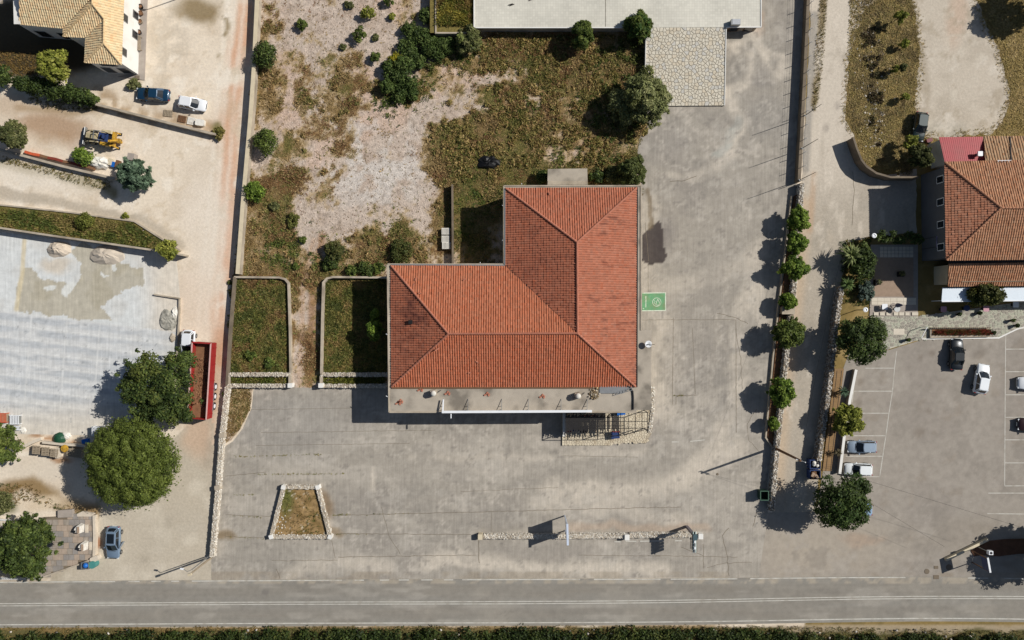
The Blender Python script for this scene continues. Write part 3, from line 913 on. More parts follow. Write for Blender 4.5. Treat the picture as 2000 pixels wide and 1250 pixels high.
# worn bay lines and joints of the yard
for b_ in (((1348, 862), (1376, 859)), ((1312, 863), (1326, 863))):
    strip(MB(), b_, .12, .028).build('worn_line', M['paint'], yard)
for b_ in (((1200, 1058), (1212, 1058)), ((1222, 1057), (1243, 1057)), ((1250, 1057), (1296, 1056)), ((1318, 1056), (1332, 1056))):
    strip(MB(), b_, .13, .028).build('worn_line', M['paint'], yard)
def wiggle(pts, amp=1.2, step=14, seed=1):
    r = random.Random(seed); out = []
    for a, b in zip(pts[:-1], pts[1:]):
        k = max(1, int(math.hypot(b[0] - a[0], b[1] - a[1]) / step))
        for j in range(k):
            t = j / k
            out.append((a[0] + (b[0] - a[0]) * t + r.uniform(-amp, amp), a[1] + (b[1] - a[1]) * t + r.uniform(-amp, amp)))
    out.append(pts[-1]); return out
cracks = [([(1437, 625), (1438, 845)], .06, .3), ([(1315, 620), (1313, 790)], .05, .3), ([(1352, 640), (1358, 770)], .05, .4), ([(1255, 625), (1400, 624), (1437, 625)], .05, .6), ([(1315, 773), (1360, 772)], .06, 1.2),
          ([(1320, 772), (1320, 790)], .06, .4), ([(440, 1005), (560, 1010)], .05, .6), ([(650, 1007), (800, 1003), (1000, 998), (1330, 990)], .06, .8), ([(655, 1042), (800, 1043), (920, 1044)], .06, .8), ([(660, 1088), (800, 1086), (930, 1084)], .06, .8),
          ([(440, 930), (520, 922)], .05, .6), ([(540, 1052), (520, 1050), (440, 1048)], .05, .8), ([(745, 990), (760, 1045), (782, 1083)], .05, .9), ([(648, 1055), (655, 1090)], .05, .6), ([(541, 1110), (547, 1130)], .07, 2), ([(530, 1095), (660, 1094)], .05, 1),
          ([(935, 1055), (936, 1100)], .09, .8), ([(1373, 1062), (1374, 1110)], .06, .6), ([(1425, 1030), (1411, 1046), (1420, 1088), (1424, 1125)], .07, 2), ([(1330, 1068), (1373, 1085)], .06, 1), ([(1380, 1108), (1410, 1100), (1468, 1098)], .05, 1.2),
          ([(1462, 632), (1440, 622), (1400, 612)], .06, 1.5), ([(1477, 800), (1458, 830), (1462, 860), (1485, 885)], .05, 1.2), ([(1245, 893), (1100, 890)], .04, .5), ([(1437, 640), (1446, 700), (1450, 760)], .05, 1.2),
          ([(500, 870), (800, 866)], .04, .5), ([(510, 845), (850, 840)], .04, .5), ([(490, 800), (690, 797)], .04, .4), ([(960, 1043), (960, 1000)], .03, .5), ([(1308, 355), (1340, 352), (1360, 344)], .07, 1.2), ([(1260, 435), (1267, 510)], .05, .5), ([(1266, 515), (1266, 570)], .05, .4),
          ([(900, 960), (1090, 952)], .04, .8), ([(1130, 1084), (1290, 1086)], .05, .5), ([(1265, 1085), (1440, 1088)], .05, .8), ([(1470, 1028), (1478, 1000)], .07, 1.2)]
for i, (pts, w, am) in enumerate(cracks):
    strip(MB(), wiggle(pts, am, 8, i), w, .027).build('crack', M['joint'], yard)
for i, (pts, w) in enumerate([([(1690, 720), (1697, 700), (1700, 660)], .05)]):
    pass
mk = MB()
strip(mk, wiggle([(1665, 335), (1668, 370), (1664, 440)], .8, 8, 5), .06, .02).build('crack', M['joint'], bpy.data.objects['lane'])

# ---- manhole covers and the green charging bay
for (x, y, r, sq) in ((1853, 1108, .4, 0), (1828, 1127, .42, 1), (1828, 1108, .32, 1), (1810, 1116, .35, 0), (1401, 926, .17, 0)):
    mb = MB(); v = P(x, y)
    if sq: mb.box((v.x, v.y, .04), (r * 1.8, r * 1.3, .02)); mb.box((v.x, v.y, .05), (r * 1.5, r * 1.0, .02))
    else: mb.cyl((v.x, v.y, .015), r, .03, 18); mb.cyl((v.x, v.y, .045), r * .8, .012, 18)
    o = mb.build('manhole_cover', M['darkwall'])
    tag(o, {1853: 'round brown manhole cover beside the sign at the car park mouth', 1828: 'x', 1810: 'round patched manhole cover nearest the road edge, left of the others', 1401: 'small round drain cover beside the pole shadow in the yard'}[x], 'manhole', 'manhole covers')
    if x == 1828: o['label'] = 'square dark grating set right at the road edge line' if y > 1120 else 'small brown square cover between the grating and the sign'
gb = thing('charging_bay', 'green painted parking bay with white border and round emblem beside the red roofed building', 'parking bay', P(1276, 590))
gm = pm('green_bay_paint', (104, 156, 114), .8, .14, 1.5, dirt=(124, 138, 100), dscale=.9, damt=.8)
MB().prism([XY(1254, 573), XY(1300, 572), XY(1300, 607), XY(1254, 608)], .024, .029).build('green_paint', gm, gb)
bp_ = pm('white_bay_paint', (206, 214, 196), .8, .1, 2, dirt=(160, 166, 140), dscale=1.5, damt=.7)
strip(MB(), [(1254, 572.5), (1300.5, 571.8)], .12, .033).build('border_line', bp_, gb)
strip(MB(), [(1254, 607), (1300.5, 606.3)], .12, .033).build('border_line', bp_, gb)
strip(MB(), [(1299.6, 572.8), (1299.8, 605.4)], .12, .033).build('border_line', bp_, gb)
cx, cy = 1282.7, 590
ring = [(cx + 8.2 * math.cos(a * math.pi / 12), cy + 8.2 * math.sin(a * math.pi / 12)) for a in range(25)]
strip(MB(), ring, .075, .033).build('emblem_ring', bp_, gb)
loop = [(cx + 2 + 2.6 * math.cos(a * math.pi / 8) + 1.2 * math.sin(a * math.pi / 4), cy + 6.2 * math.sin(a * math.pi / 8)) for a in range(17)]
strip(MB(), loop, .07, .034).build('emblem_mark', bp_, gb)
strip(MB(), [(cx - 5, cy - 4), (cx - 3, cy - 1), (cx - 5, cy + 1), (cx - 3.5, cy + 4), (cx - 1, cy + 4.5)], .06, .034).build('emblem_mark', bp_, gb)
tx = MB(); rr = random.Random(3)
y = 579.0
while y < 600:
    hgt = rr.uniform(.6, 1.2)
    strip(tx, [(1260.2, y), (1262.4, y)], .05, .034)
    if rr.random() < .6: strip(tx, [(1260.4 + rr.uniform(0, 1.8), y), (1260.4 + rr.uniform(0, 1.8), y + hgt)], .05, .035)
    y += hgt + .35
tx.build('painted_lettering', bp_, gb)
MB().prism([XY(1255.5, 602), XY(1257.8, 602), XY(1257.8, 603.5), XY(1255.5, 603.5)], .03, .035).build('painted_mark', bp_, gb)
# ------------------------------------------------------------------ roof, stone and wall builders
def tile_face(parent, poly, pu=.30, pv=.36, col=(198, 110, 82), amp=.075, step=.026, var=.06, seed=1, stain=None, name='tiles'):
    """clay tiles on one roof plane; poly[0]->poly[1] is the eave, all points in world space"""
    r = np.random.default_rng(seed)
    A, B_ = poly[0], poly[1]
    u = (B_ - A); u.z = 0; u.normalize()
    far = max(poly[2:], key=lambda p: abs((p - A).cross(u).length))
    w = (far - A) - u * (far - A).dot(u)
    v = w.normalized(); n = u.cross(v).normalized()
    if n.z < 0: n = -n
    us = [(p - A).dot(u) for p in poly]; vs_ = [(p - A).dot(v) for p in poly]
    u0, u1 = min(us) - pu, max(us) + pu; v0, v1 = -.06, max(vs_) + pv
    nc = int((u1 - u0) / pu) + 1; nr_ = int((v1 - v0) / pv) + 1
    prof_u = np.array([0, .16, .3, .5, .7, .84]); prof_h = np.array([0, .02, .7, 1.0, .7, .02]) * amp
    U = (np.arange(nc)[:, None] + prof_u[None, :]).ravel() * pu + u0
    Hh = np.tile(prof_h, nc)
    Vr = []; lift = []
    for j in range(nr_):
        Vr += [v0 + j * pv, v0 + (j + 1) * pv]; lift += [step, 0.0]
    Vr = np.array(Vr); lift = np.array(lift)
    UU, VV = np.meshgrid(U, Vr, indexing='ij')
    HH = Hh[:, None] + lift[None, :] + .02
    jit = r.normal(0, .012, (nc, nr_))
    HH = HH + np.repeat(np.repeat(jit, 6, axis=0), 2, axis=1)
    a = np.array(A); X = a + UU[..., None] * np.array(u) + VV[..., None] * np.array(v) + HH[..., None] * np.array(n)
    nu, nv = UU.shape
    idx = np.arange(nu * nv).reshape(nu, nv)
    F = np.stack([idx[:-1, :-1], idx[1:, :-1], idx[1:, 1:], idx[:-1, 1:]], axis=-1).reshape(-1, 4)
    t = 1 + r.normal(0, var, (nc, nr_)); hue = r.normal(0, .05, (nc, nr_))
    T = np.repeat(np.repeat(t, 6, axis=0), 2, axis=1)[..., None] * np.ones(3)
    Hu = np.repeat(np.repeat(hue, 6, axis=0), 2, axis=1)
    T[..., 1] *= 1 + Hu; T[..., 2] *= 1 + 1.6 * Hu
    colr = nlin(col)[None, None, :] * np.clip(T, .45, 1.6)
    colr *= (0.96 + .08 * fbm(X[..., 0] * 10, X[..., 1] * 10, 25, seed))[..., None]
    if stain is not None:
        m = np.clip(stain(X[..., 0], X[..., 1]), 0, 1)[..., None]
        colr = colr * (1 - m) + nlin((88, 52, 46)) * m
    bm = bmesh.new()
    me = bpy.data.meshes.new(name)
    me.from_pydata(X.reshape(-1, 3).tolist(), [], F.tolist())
    at = me.color_attributes.new('col', 'FLOAT_COLOR', 'POINT')
    c4 = np.ones((nu * nv, 4), dtype=np.float32); c4[:, :3] = colr.reshape(-1, 3)
    at.data.foreach_set('color', c4.ravel())
    bm.from_mesh(me)
    cen = sum(poly, Vector()) / len(poly)
    m = len(poly)
    for i in range(m):
        p, q = poly[i], poly[(i + 1) % m]
        d = q - p; nn = Vector((d.y, -d.x, 0)).normalized()
        if nn.dot(cen - p) > 0: nn = -nn
        off = nn * (.08 if i == 0 else 0.0)
        bmesh.ops.bisect_plane(bm, geom=bm.verts[:] + bm.edges[:] + bm.faces[:], plane_co=p + off, plane_no=nn, clear_outer=True)
    loc = parent.location
    bmesh.ops.translate(bm, verts=bm.verts, vec=-loc)
    bm.to_mesh(me); bm.free()
    me.materials.append(M['tile'])
    o = bpy.data.objects.new(name, me); C.objects.link(o); o.parent = parent; o['kind'] = 'stuff'
    # boarding under the tiles so the roof is closed
    mb = MB()
    dn = Vector((0, 0, -.05))
    pj = [p - n * (p - A).dot(n) for p in poly]
    mb.frust([p + dn - n * .03 for p in pj], [p - n * .005 for p in pj])
    mb.build('roof_deck', M['brownwood'], parent)
    return o

def ridge(parent, a, b, mat, r=.15, name='ridge_tiles'):
    a, b = Vector(a), Vector(b)
    L = (b - a).length; k = max(1, int(L / .42)); mb = MB()
    for i in range(k):
        p = a.lerp(b, i / k); q = a.lerp(b, (i + 1.08) / k)
        mb.tube([p + Vector((0, 0, .1)), q + Vector((0, 0, .075))], [r, r * .82], 8)
    o = mb.build(name, mat, parent); o['kind'] = 'stuff'
    return o

def voronoi(w, h, n, seed=1, gap=.03):
    """cells of an irregular paving w x h, shrunk by the joint"""
    r = random.Random(seed); pts = []
    d = math.sqrt(w * h / n)
    nx, ny = max(1, round(w / d)), max(1, round(h / d))
    for i in range(nx):
        for j in range(ny):
            pts.append(((i + .5 + r.uniform(-.46, .46)) * w / nx, (j + .5 + r.uniform(-.46, .46)) * h / ny))
    out = []
    for k, (x, y) in enumerate(pts):
        cell = [(0, 0), (w, 0), (w, h), (0, h)]
        near = sorted(((px_ - x) ** 2 + (py_ - y) ** 2, px_, py_) for m, (px_, py_) in enumerate(pts) if m != k)[:18]
        for dd, qx, qy in near:
            nx_, ny_ = qx - x, qy - y; L = math.sqrt(dd)
            nx_ /= L; ny_ /= L
            lim = L / 2 - gap / 2
            res = []
            for i in range(len(cell)):
                a, b = cell[i], cell[(i + 1) % len(cell)]
                da = (a[0] - x) * nx_ + (a[1] - y) * ny_ - lim; db = (b[0] - x) * nx_ + (b[1] - y) * ny_ - lim
                if da <= 0: res.append(a)
                if (da <= 0) != (db <= 0):
                    t = da / (da - db); res.append((a[0] + (b[0] - a[0]) * t, a[1] + (b[1] - a[1]) * t))
            cell = res
            if len(cell) < 3: break
        if len(cell) >= 3: out.append(cell)
    return out

def stone_lumps(parent, spots, size, cols, name='rubble_stones', seed=1, flat=.42):
    """irregular stones (joined: each is only a few centimetres across)"""
    r = np.random.default_rng(seed)
    n = len(spots)
    base = np.array([(-1, -1, -1), (1, -1, -1), (1, 1, -1), (-1, 1, -1), (-.75, -.75, 1), (.75, -.75, 1), (.75, .75, 1), (-.75, .75, 1)], float) * .5
    sp = np.array([[p[0], p[1], p[2]] for p in spots])
    sc = np.stack([r.uniform(.7, 1.35, n), r.uniform(.7, 1.35, n), r.uniform(.7, 1.2, n) * flat], axis=1) * (np.array(size) if np.ndim(size) else size)[..., None] if np.ndim(size) else np.stack([r.uniform(.7, 1.35, n), r.uniform(.7, 1.35, n), r.uniform(.7, 1.2, n) * flat], axis=1) * size
    an = r.uniform(0, math.pi, n)
    B = base[None] * (1 + r.uniform(-.25, .25, (n, 8, 3))) * sc[:, None, :]
    ca, sa = np.cos(an)[:, None], np.sin(an)[:, None]
    X = np.stack([B[..., 0] * ca - B[..., 1] * sa, B[..., 0] * sa + B[..., 1] * ca, B[..., 2]], axis=-1) + sp[:, None, :]
    f = np.array([(4, 5, 6, 7), (0, 1, 5, 4), (1, 2, 6, 5), (2, 3, 7, 6), (3, 0, 4, 7)])
    F = (f[None] + (np.arange(n) * 8)[:, None, None]).reshape(-1, 4)
    cc = np.array([nlin(c) for c in cols])[r.integers(0, len(cols), n)] * r.uniform(.82, 1.15, n)[:, None]
    col = np.repeat(cc, 8, axis=0)
    X = X.reshape(-1, 3) - np.array(parent.location)
    return mesh_np(name, X, F, M['ston'], col, parent=parent, kind='stuff')

def path_pts(pts, ztop):
    return [P(x, y, ztop) for x, y in pts]

def wall(name, label, pts, h, w, mat, stone=None, cap=None, group=None, cat='wall', z0=0.0, ssize=.18, seed=1):
    """wall along pixel points (as its top is seen); stone: list of rubble colours"""
    q = path_pts(pts, h)
    t = thing(name, label, cat, (q[0].x, q[0].y, 0), 0, group)
    mb = MB()
    lo = []; hi = []; L_, R_ = [], []
    for i, p in enumerate(q):
        d1 = (q[i] - q[i - 1]).normalized() if i > 0 else (q[1] - q[0]).normalized()
        d2 = (q[i + 1] - q[i]).normalized() if i < len(q) - 1 else d1
        d = (d1 + d2).normalized()
        nn = Vector((-d.y, d.x, 0)) * (w / 2) / max(.5, d.dot(d1))
        L_.append(p + nn); R_.append(p - nn)
    ring = [(p.x, p.y) for p in L_] + [(p.x, p.y) for p in R_[::-1]]
    n = len(q)
    vs = []; fs = []
    for i in range(n):
        a, b = L_[i], R_[i]
        vs += [(a.x, a.y, z0), (b.x, b.y, z0), (b.x, b.y, h), (a.x, a.y, h)]
    for i in range(n - 1):
        for k in range(4):
            a, b = i * 4 + k, i * 4 + (k + 1) % 4
            fs.append((a, b, b + 4, a + 4))
    fs.append((0, 1, 2, 3)); m = (n - 1) * 4; fs.append((m + 3, m + 2, m + 1, m))
    mb.add(vs, fs)
    mb.build('wall_core', mat, t)
    if cap:
        c = MB()
        for i in range(n - 1):
            a, b = q[i].lerp(q[i + 1], .0), q[i + 1]
            c.beam(a + Vector((0, 0, .035)), b + Vector((0, 0, .035)), w + .08, .07)
        c.build('coping', cap, t)
    if stone:
        spots = []; r = random.Random(seed)
        for i in range(n - 1):
            a, b = q[i], q[i + 1]; L = (b - a).length
            d = (b - a).normalized(); nn = Vector((-d.y, d.x, 0))
            for k in range(int(L * w / (ssize * ssize) * 1.25)):
                s = r.uniform(0, L); e = r.uniform(-w / 2, w / 2)
                p = a + d * s + nn * e; spots.append((p.x, p.y, h + r.uniform(-.03, .03)))
            for sd in (-1, 1):
                for k in range(int(L * h / (ssize * ssize) * .8)):
                    s = r.uniform(0, L); p = a + d * s + nn * (sd * w / 2)
                    spots.append((p.x, p.y, r.uniform(.05, h)))
        stone_lumps(t, spots, ssize, stone, seed=seed)
    return t

WHITE_ST = [(208, 202, 190), (196, 188, 174), (184, 174, 158), (216, 211, 200), (164, 154, 140)]
GREY_ST = [(160, 154, 146), (138, 132, 124), (178, 170, 158), (120, 114, 106), (196, 190, 180)]

# ------------------------------------------------------------------ the long red-tiled building in the middle
ZS = 5.35
mbld = thing('shop_building', 'long L-shaped building with red clay tile hip roof and concrete slab front in the centre', 'building', P(1000, 600))
slab = [XY(x, y, ZS) for x, y in ((984, 363), (1252, 363), (1252, 645), (1272, 645), (1272, 801), (1243, 801), (1243, 805), (760, 805), (757, 516), (984, 516))]
MB().prism(slab, ZS - .35, ZS).build('roof_slab', M['slab'], mbld)
lo = [XY(x, y, ZS) for x, y in ((990, 370), (1246, 370), (1246, 651), (1262, 651), (1262, 770), (1236, 785), (772, 785), (768, 524), (990, 524))]
MB().prism(lo, -.05, ZS - .35).build('wall', M['cream'], mbld)
# slab upstands and drips
for a, b in (((984, 363), (1252, 363)), ((984, 363), (984, 516)), ((984, 516), (757, 516)), ((757, 516), (760, 805)), ((760, 805), (1243, 805)), ((1252, 363), (1252, 645))):
    MB().beam(P(a[0], a[1], ZS) + Vector((0, 0, .03)), P(b[0], b[1], ZS) + Vector((0, 0, .03)), .16, .12).build('slab_edge', M['kerb'], mbld)
ZE, ZR = ZS + .06, ZS + 2.6
E = {k: P(x, y, ZE) for k, (x, y) in dict(A=(988, 368), B=(1243, 367), C=(1241, 755), D=(765, 755), E=(764, 519), F=(988, 519)).items()}
T1, T2, T3 = P(1127, 473, ZR), P(1128, 651, ZR), P(876, 652, ZR)
rc = (164, 102, 78)
def st_w(x, y):
    px = x * FPX / (CAM_H - 6.5) + 1000; py = 625 - y * FPX / (CAM_H - 6.5)
    return (.55 * blob(px, py, 815, 605, 34, 46, 45, .7) * sstep(.35, .6, fbm(px, py, 16, 5)) + .4 * blob(px, py, 800, 640, 30, 60) * sstep(.45, .6, fbm(px, py, 9, 6)))
def st_m(x, y):
    px = x * FPX / (CAM_H - 6.5) + 1000; py = 625 - y * FPX / (CAM_H - 6.5)
    return .2 * sstep(.55, .7, fbm(px, py, 22, 15)) + .12 * blob(px, py, 1050, 540, 60, 60)
def st_l(x, y):
    px = x * FPX / (CAM_H - 6.5) + 1000; py = 625 - y * FPX / (CAM_H - 6.5)
    return .5 * sstep(.66, .76, fbm(px * .4, py, 8, 25))
tile_face(mbld, [E['B'], E['A'], T1], col=rc, seed=1)
tile_face(mbld, [E['A'], E['F'], T2, T1], col=rc, seed=2, stain=st_m)
tile_face(mbld, [E['C'], E['B'], T1, T2], col=(168, 108, 85), seed=3, stain=st_l)
tile_face(mbld, [E['D'], E['C'], T2, T3], col=(171, 102, 74), seed=4)
tile_face(mbld, [E['E'], E['D'], T3], col=rc, seed=5, stain=st_w)
tile_face(mbld, [E['F'], E['E'], T3, T2], col=(169, 104, 76), seed=6)
rt = pm('ridge_clay', (172, 112, 90), .85, .2, 3)
for a, b in ((E['A'], T1), (E['B'], T1), (T1, T2), (T2, E['C']), (T2, T3), (T3, E['D']), (T3, E['E'])):
    ridge(mbld, a, b, rt)
vl = MB().beam(E['F'] + Vector((0, 0, .04)), T2 + Vector((0, 0, .0)), .22, .05).build('valley_gutter', M['darkmetal'], mbld)
# slipped and missing tiles
for x, y, z in ((802, 629, 6.4),):
    p = P(x, y, z); MB().box((p.x, p.y, p.z + .14), (.5, .5, .12)).build('roof_hatch', M['black'], mbld)
rr = random.Random(5)
for x, y, z, a in ((852, 683, 7.5, 45), (856, 681, 7.4, 40), (812, 545, 6.0, 60), (808, 557, 6.1, 70), (907, 546, 6.0, 30), (932, 707, 6.6, -40), (917, 728, 6.1, 20), (820, 573, 6.5, 0), (1073, 378, 5.8, 90)):
    p = P(x, y, z + .1); MB().beam(p + Vector((math.cos(math.radians(a)) * .2, math.sin(math.radians(a)) * .2, .04)), p - Vector((math.cos(math.radians(a)) * .2, math.sin(math.radians(a)) * .2, -.04)), .14, .08).build('loose_tile', rt, mbld)
# gutters, pipe stubs
MB().beam(P(986, 518, ZS + .12), P(764, 517, ZS + .12), .16, .08).build('gutter', M['steel'], mbld)
MB().beam(P(986, 368, ZS + .12), P(986, 518, ZS + .12), .14, .08).build('gutter', M['steel'], mbld)
MB().beam(P(1245, 366, ZS + .1), P(1244, 756, ZS + .1), .14, .09).build('gutter', M['darkmetal'], mbld)
MB().beam(P(765, 757.5, ZS + .08), P(1170, 757, ZS + .08), .2, .12).build('gutter', M['brownwood'], mbld)
for x, y in ((1019, 361), (938, 515), (757, 655), (757, 776), (984, 404), (984, 472)):
    MB().beam(P(x, y - 1, ZS), P(x - (3 if x < 990 and y != 515 else 0), y - 3, ZS), .07, .07).build('outlet_pipe', M['white'], mbld)
# chimneys with round cowls on the front slab
cw = pm('pale_cowl', (206, 202, 192), .7, .08, 3)
for x, y in ((848, 767), (1128, 772)):
    p = P(x, y, ZS)
    c = MB().box((p.x, p.y, ZS + .42), (.75, .8, .84), .2, .08).build('chimney', M['kerb'], mbld)
    mb = MB(); mb.lathe((p.x, p.y, ZS + .84), [(.34, 0), (.36, .08), (.33, .2), (.22, .3), (.06, .34)], 16)
    mb.build('cowl', cw, c, smooth=True) if False else mb.build('chimney_cowl', cw, mbld, smooth=True)
    MB().beam((p.x + .3, p.y - .1, ZS + .55), (p.x + .9, p.y + .35, ZS + .08), .06).build('stay', M['darkmetal'], mbld)
# white sign beam carried on struts along the slab front
sb = thing('roof_sign_frame', 'long white sign beam on struts along the slab front of the tiled building', 'sign frame', P(1010, 803, ZS))
z1 = ZS + .75
MB().beam(P(863, 804.5, z1), P(1156, 803, z1), .30, .16).build('beam', M['white'], sb)
MB().beam(P(863, 804, ZS + .35), P(1156, 803, ZS + .35), .06, .5).build('sign_panel', M['white'], sb)
MB().beam(P(866, 780, ZS + .5), P(865, 803, z1), .16, .1).build('return_beam', M['white'], sb)
for x in (866, 914, 980, 1032, 1096, 1147):
    MB().beam(P(x, 779, ZS + .02), P(x - .5, 803, z1 - .05), .05).build('strut', M['steel'], sb)
    MB().beam(P(x, 793, ZS), P(x, 793, ZS + .4), .05).build('post', M['steel'], sb)
    MB().beam(P(x - 1, 800, ZS), P(x - 1, 801, z1 - .05), .06).build('post', M['steel'], sb)
MB().beam(P(881, 808, z1 - .1), P(881, 817, z1 - .1), .12, .12).build('lamp_arm', M['white'], sb)
# scrap on the slab
cs = thing('corrugated_sheet', 'grey corrugated sheet lying on the slab at the building corner', 'metal sheet', P(1200, 760, ZS))
for k in range(7):
    a, b = P(1171, 753.5 + k * 2.3, ZS + .1), P(1238 - k * 3.5, 753.5 + k * 2.3, ZS + .1)
    MB().beam(a, b, .15, .05).build('rib', M['steel'], cs)
ld = thing('fallen_ladder', 'grey ladder lying askew across the slab corner beside the corrugated sheet', 'ladder', P(1215, 765, ZS))
for o_ in (0, 4.5):
    MB().beam(P(1199, 768 + o_, ZS + .2), P(1236, 757 + o_, ZS + .25), .06).build('rail', M['steel'], ld)
for k in range(7):
    x = 1201 + k * 5.5
    MB().beam(P(x, 767.5 - (x - 1199) * .3, ZS + .22), P(x, 772 - (x - 1199) * .3, ZS + .22), .04).build('rung', M['steel'], ld)
pr = MB().tube([P(1222, 753, ZS + .12), P(1230, 756, ZS + .12), P(1236, 764, ZS + .12), P(1237, 775, ZS + .12), P(1237, 800, ZS + .12)], .09, 8).build('drain_pipe', M['darkmetal'])
tag(pr, 'dark pipe bending along the slab corner beside the tiled roof', 'pipe')
dh = thing('brick_debris', 'pile of broken rubble and dry weeds on the slab near the right chimney', 'rubble', P(1160, 771, ZS))
stone_lumps(dh, [(P(1160 + R.gauss(0, 4), 770 + R.gauss(0, 5), ZS).x, P(1160 + R.gauss(0, 4), 770 + R.gauss(0, 5), ZS).y, ZS + R.uniform(0, .25)) for k in range(90)], .2, [(170, 150, 118), (196, 184, 164), (120, 104, 78), (148, 136, 116)], seed=4)
for i, (x, y) in enumerate(((874, 769), (951, 771), (778, 788), (782, 785), (1059, 775), (821, 762))):
    p = P(x, y, ZS); mb = MB()
    for k in range(3): mb.box((p.x + k * .22 - .2, p.y + (k % 2) * .2, ZS + .06), (.36, .2, .12), .4 + k * .5)
    o = mb.build('tile_fragment', rt)
    tag(o, ['broken red tile right of the left chimney on the slab', 'bent red tile fragment midway along the slab', 'red tile pieces at the far left slab corner', 'second red tile stack at the far left slab corner', 'small red tile bit right of the slab middle', 'red tile bit under the eave near the left chimney'][i], 'roof tile', 'tile pieces on the slab')
# dish
dd = thing('satellite_dish', 'white satellite dish on the east slab edge of the tiled building', 'satellite dish', P(1266, 672, ZS))
p = P(1266, 672, ZS + .5)
mb = MB(); mb.lathe((p.x, p.y, p.z), [(.05, 0), (.2, .03), (.36, .1), (.44, .17), (.42, .18), (.2, .06), (.04, .03)], 20); mb.build('dish', M['white'], dd, smooth=True)
MB().beam((p.x, p.y, ZS), (p.x, p.y, p.z), .07).build('mast', M['steel'], dd)
MB().beam((p.x - .1, p.y, p.z + .05), (p.x + .75, p.y - .05, p.z + .5), .05).build('feed_arm', M['darkmetal'], dd)
MB().box((p.x + .05, p.y - .02, p.z + .3), (.16, .14, .12)).build('receiver', M['steel'], dd)
# north annex slab
an = thing('annex', 'low grey concrete annex slab against the north side of the tiled building', 'annex', P(1108, 345, 2.6))
MB().prism([XY(x, y, 2.6) for x, y in ((1070, 330), (1147, 329), (1148, 363), (1069, 363))], 2.4, 2.6).build('roof_slab', M['slab'], an)
MB().prism([XY(x, y, 2.6) for x, y in ((1074, 334), (1143, 333), (1143, 361), (1073, 361))], -.05, 2.4).build('wall', M['kerb'], an)
MB().beam(P(1070, 357, 2.62), P(1147, 357, 2.62), .5, .04).build('pale_band', M['kerb'], an)
# shopfront under the slab: doors and windows of the south and east walls
def wall_windows(parent, a, b, z0, z1, n, frame, wfrac=.6, name='window'):
    d = (b - a); L = d.length; d.normalize(); nn = Vector((d.y, -d.x, 0))
    for i in range(n):
        c = a + d * (L * (i + .5) / n); w = L / n * wfrac
        f = MB()
        for (o1, o2, s1, s2) in ((0, z0, w, .08), (0, z1, w, .08)):
            f.beam(c - d * w / 2 + Vector((0, 0, o2 - a.z)), c + d * w / 2 + Vector((0, 0, o2 - a.z)), .1, .08)
        for sgn in (-1, 1):
            f.beam(c + d * sgn * w / 2 + Vector((0, 0, z0 - a.z)), c + d * sgn * w / 2 + Vector((0, 0, z1 - a.z)), .1, .08)
        fo = f.build(name, frame, parent)
        g_ = MB(); g_.beam(c + nn * .02 + Vector((0, 0, (z0 + z1) / 2 - a.z)) - d * (w / 2 - .04), c + nn * .02 + Vector((0, 0, (z0 + z1) / 2 - a.z)) + d * (w / 2 - .04), .04, z1 - z0 - .08)
        g_.build('pane', M['glass'], parent)
def V2(t, z): return Vector((t[0], t[1], z))
wall_windows(mbld, V2(lo[6], 0), V2(lo[5], 0), .2, 2.8, 9, M['white'], .7)
wall_windows(mbld, V2(lo[2], 0), V2(lo[1], 0), 1.0, 2.6, 6, M['white'], .4)

# stone terrace and pergola at the south-east corner
ter = thing('stone_terrace', 'pale crazy-paved stone terrace under the pergola at the building corner', 'terrace', P(1185, 835))
tz = .18
tp = [XY(x, y, tz) for x, y in ((1098, 792), (1272, 792), (1272, 848), (1262, 866), (1235, 864), (1180, 870), (1098, 868))]
MB().prism(tp, 0, tz).build('base', M['kerb'], ter)
x0_, y0_ = P(1098, 870, tz).x, P(1098, 870, tz).y
wd, hg = P(1272, 870, tz).x - x0_, P(1272, 792, tz).y - y0_
mbs = []; cs_ = []
Vv, Ff, Cc = [], [], []
rng = random.Random(8)
pxp = np.array(tp)
for cell in voronoi(wd, hg, 620, 5, .05):
    cxm = sum(c[0] for c in cell) / len(cell) + x0_; cym = sum(c[1] for c in cell) / len(cell) + y0_
    if not inpoly(np.array([cxm]), np.array([cym]), tp)[0]: continue
    mbs.append(cell)
mb = MB()
for cell in mbs: mb.prism([(a + x0_, b + y0_) for a, b in cell], tz + .005, tz + .035)
stm = pm('cream_paving_stone', (206, 194, 170), .85, .2, 2.2, bump=.3, bscale=12, dirt=(160, 140, 110), dscale=1.5, damt=.5)
o = mb.build('paving_stones', stm, ter); o['kind'] = 'stuff'
wall('terrace_wall', 'low white wall along the west edge of the stone terrace', [(1102, 806), (1102, 852)], 1.0, .35, M['kerb'], cap=M['plaster'])
wall('terrace_kerb', 'white rubble kerb along the east side of the tiled building', [(1275, 756), (1274, 802), (1269, 846)], .3, .4, M['kerb'], stone=WHITE_ST, seed=3)
pg = thing('pergola', 'dark metal pergola with slatted cover over the stone terrace', 'pergola', P(1185, 828))
pz = 2.7
for x, y in ((1104, 807), (1104, 851), (1182, 851), (1240, 846), (1265, 842), (1265, 806)):
    b = P(x, y, pz); MB().beam((b.x, b.y, tz), (b.x, b.y, pz), .09).build('post', M['darkmetal'], pg)
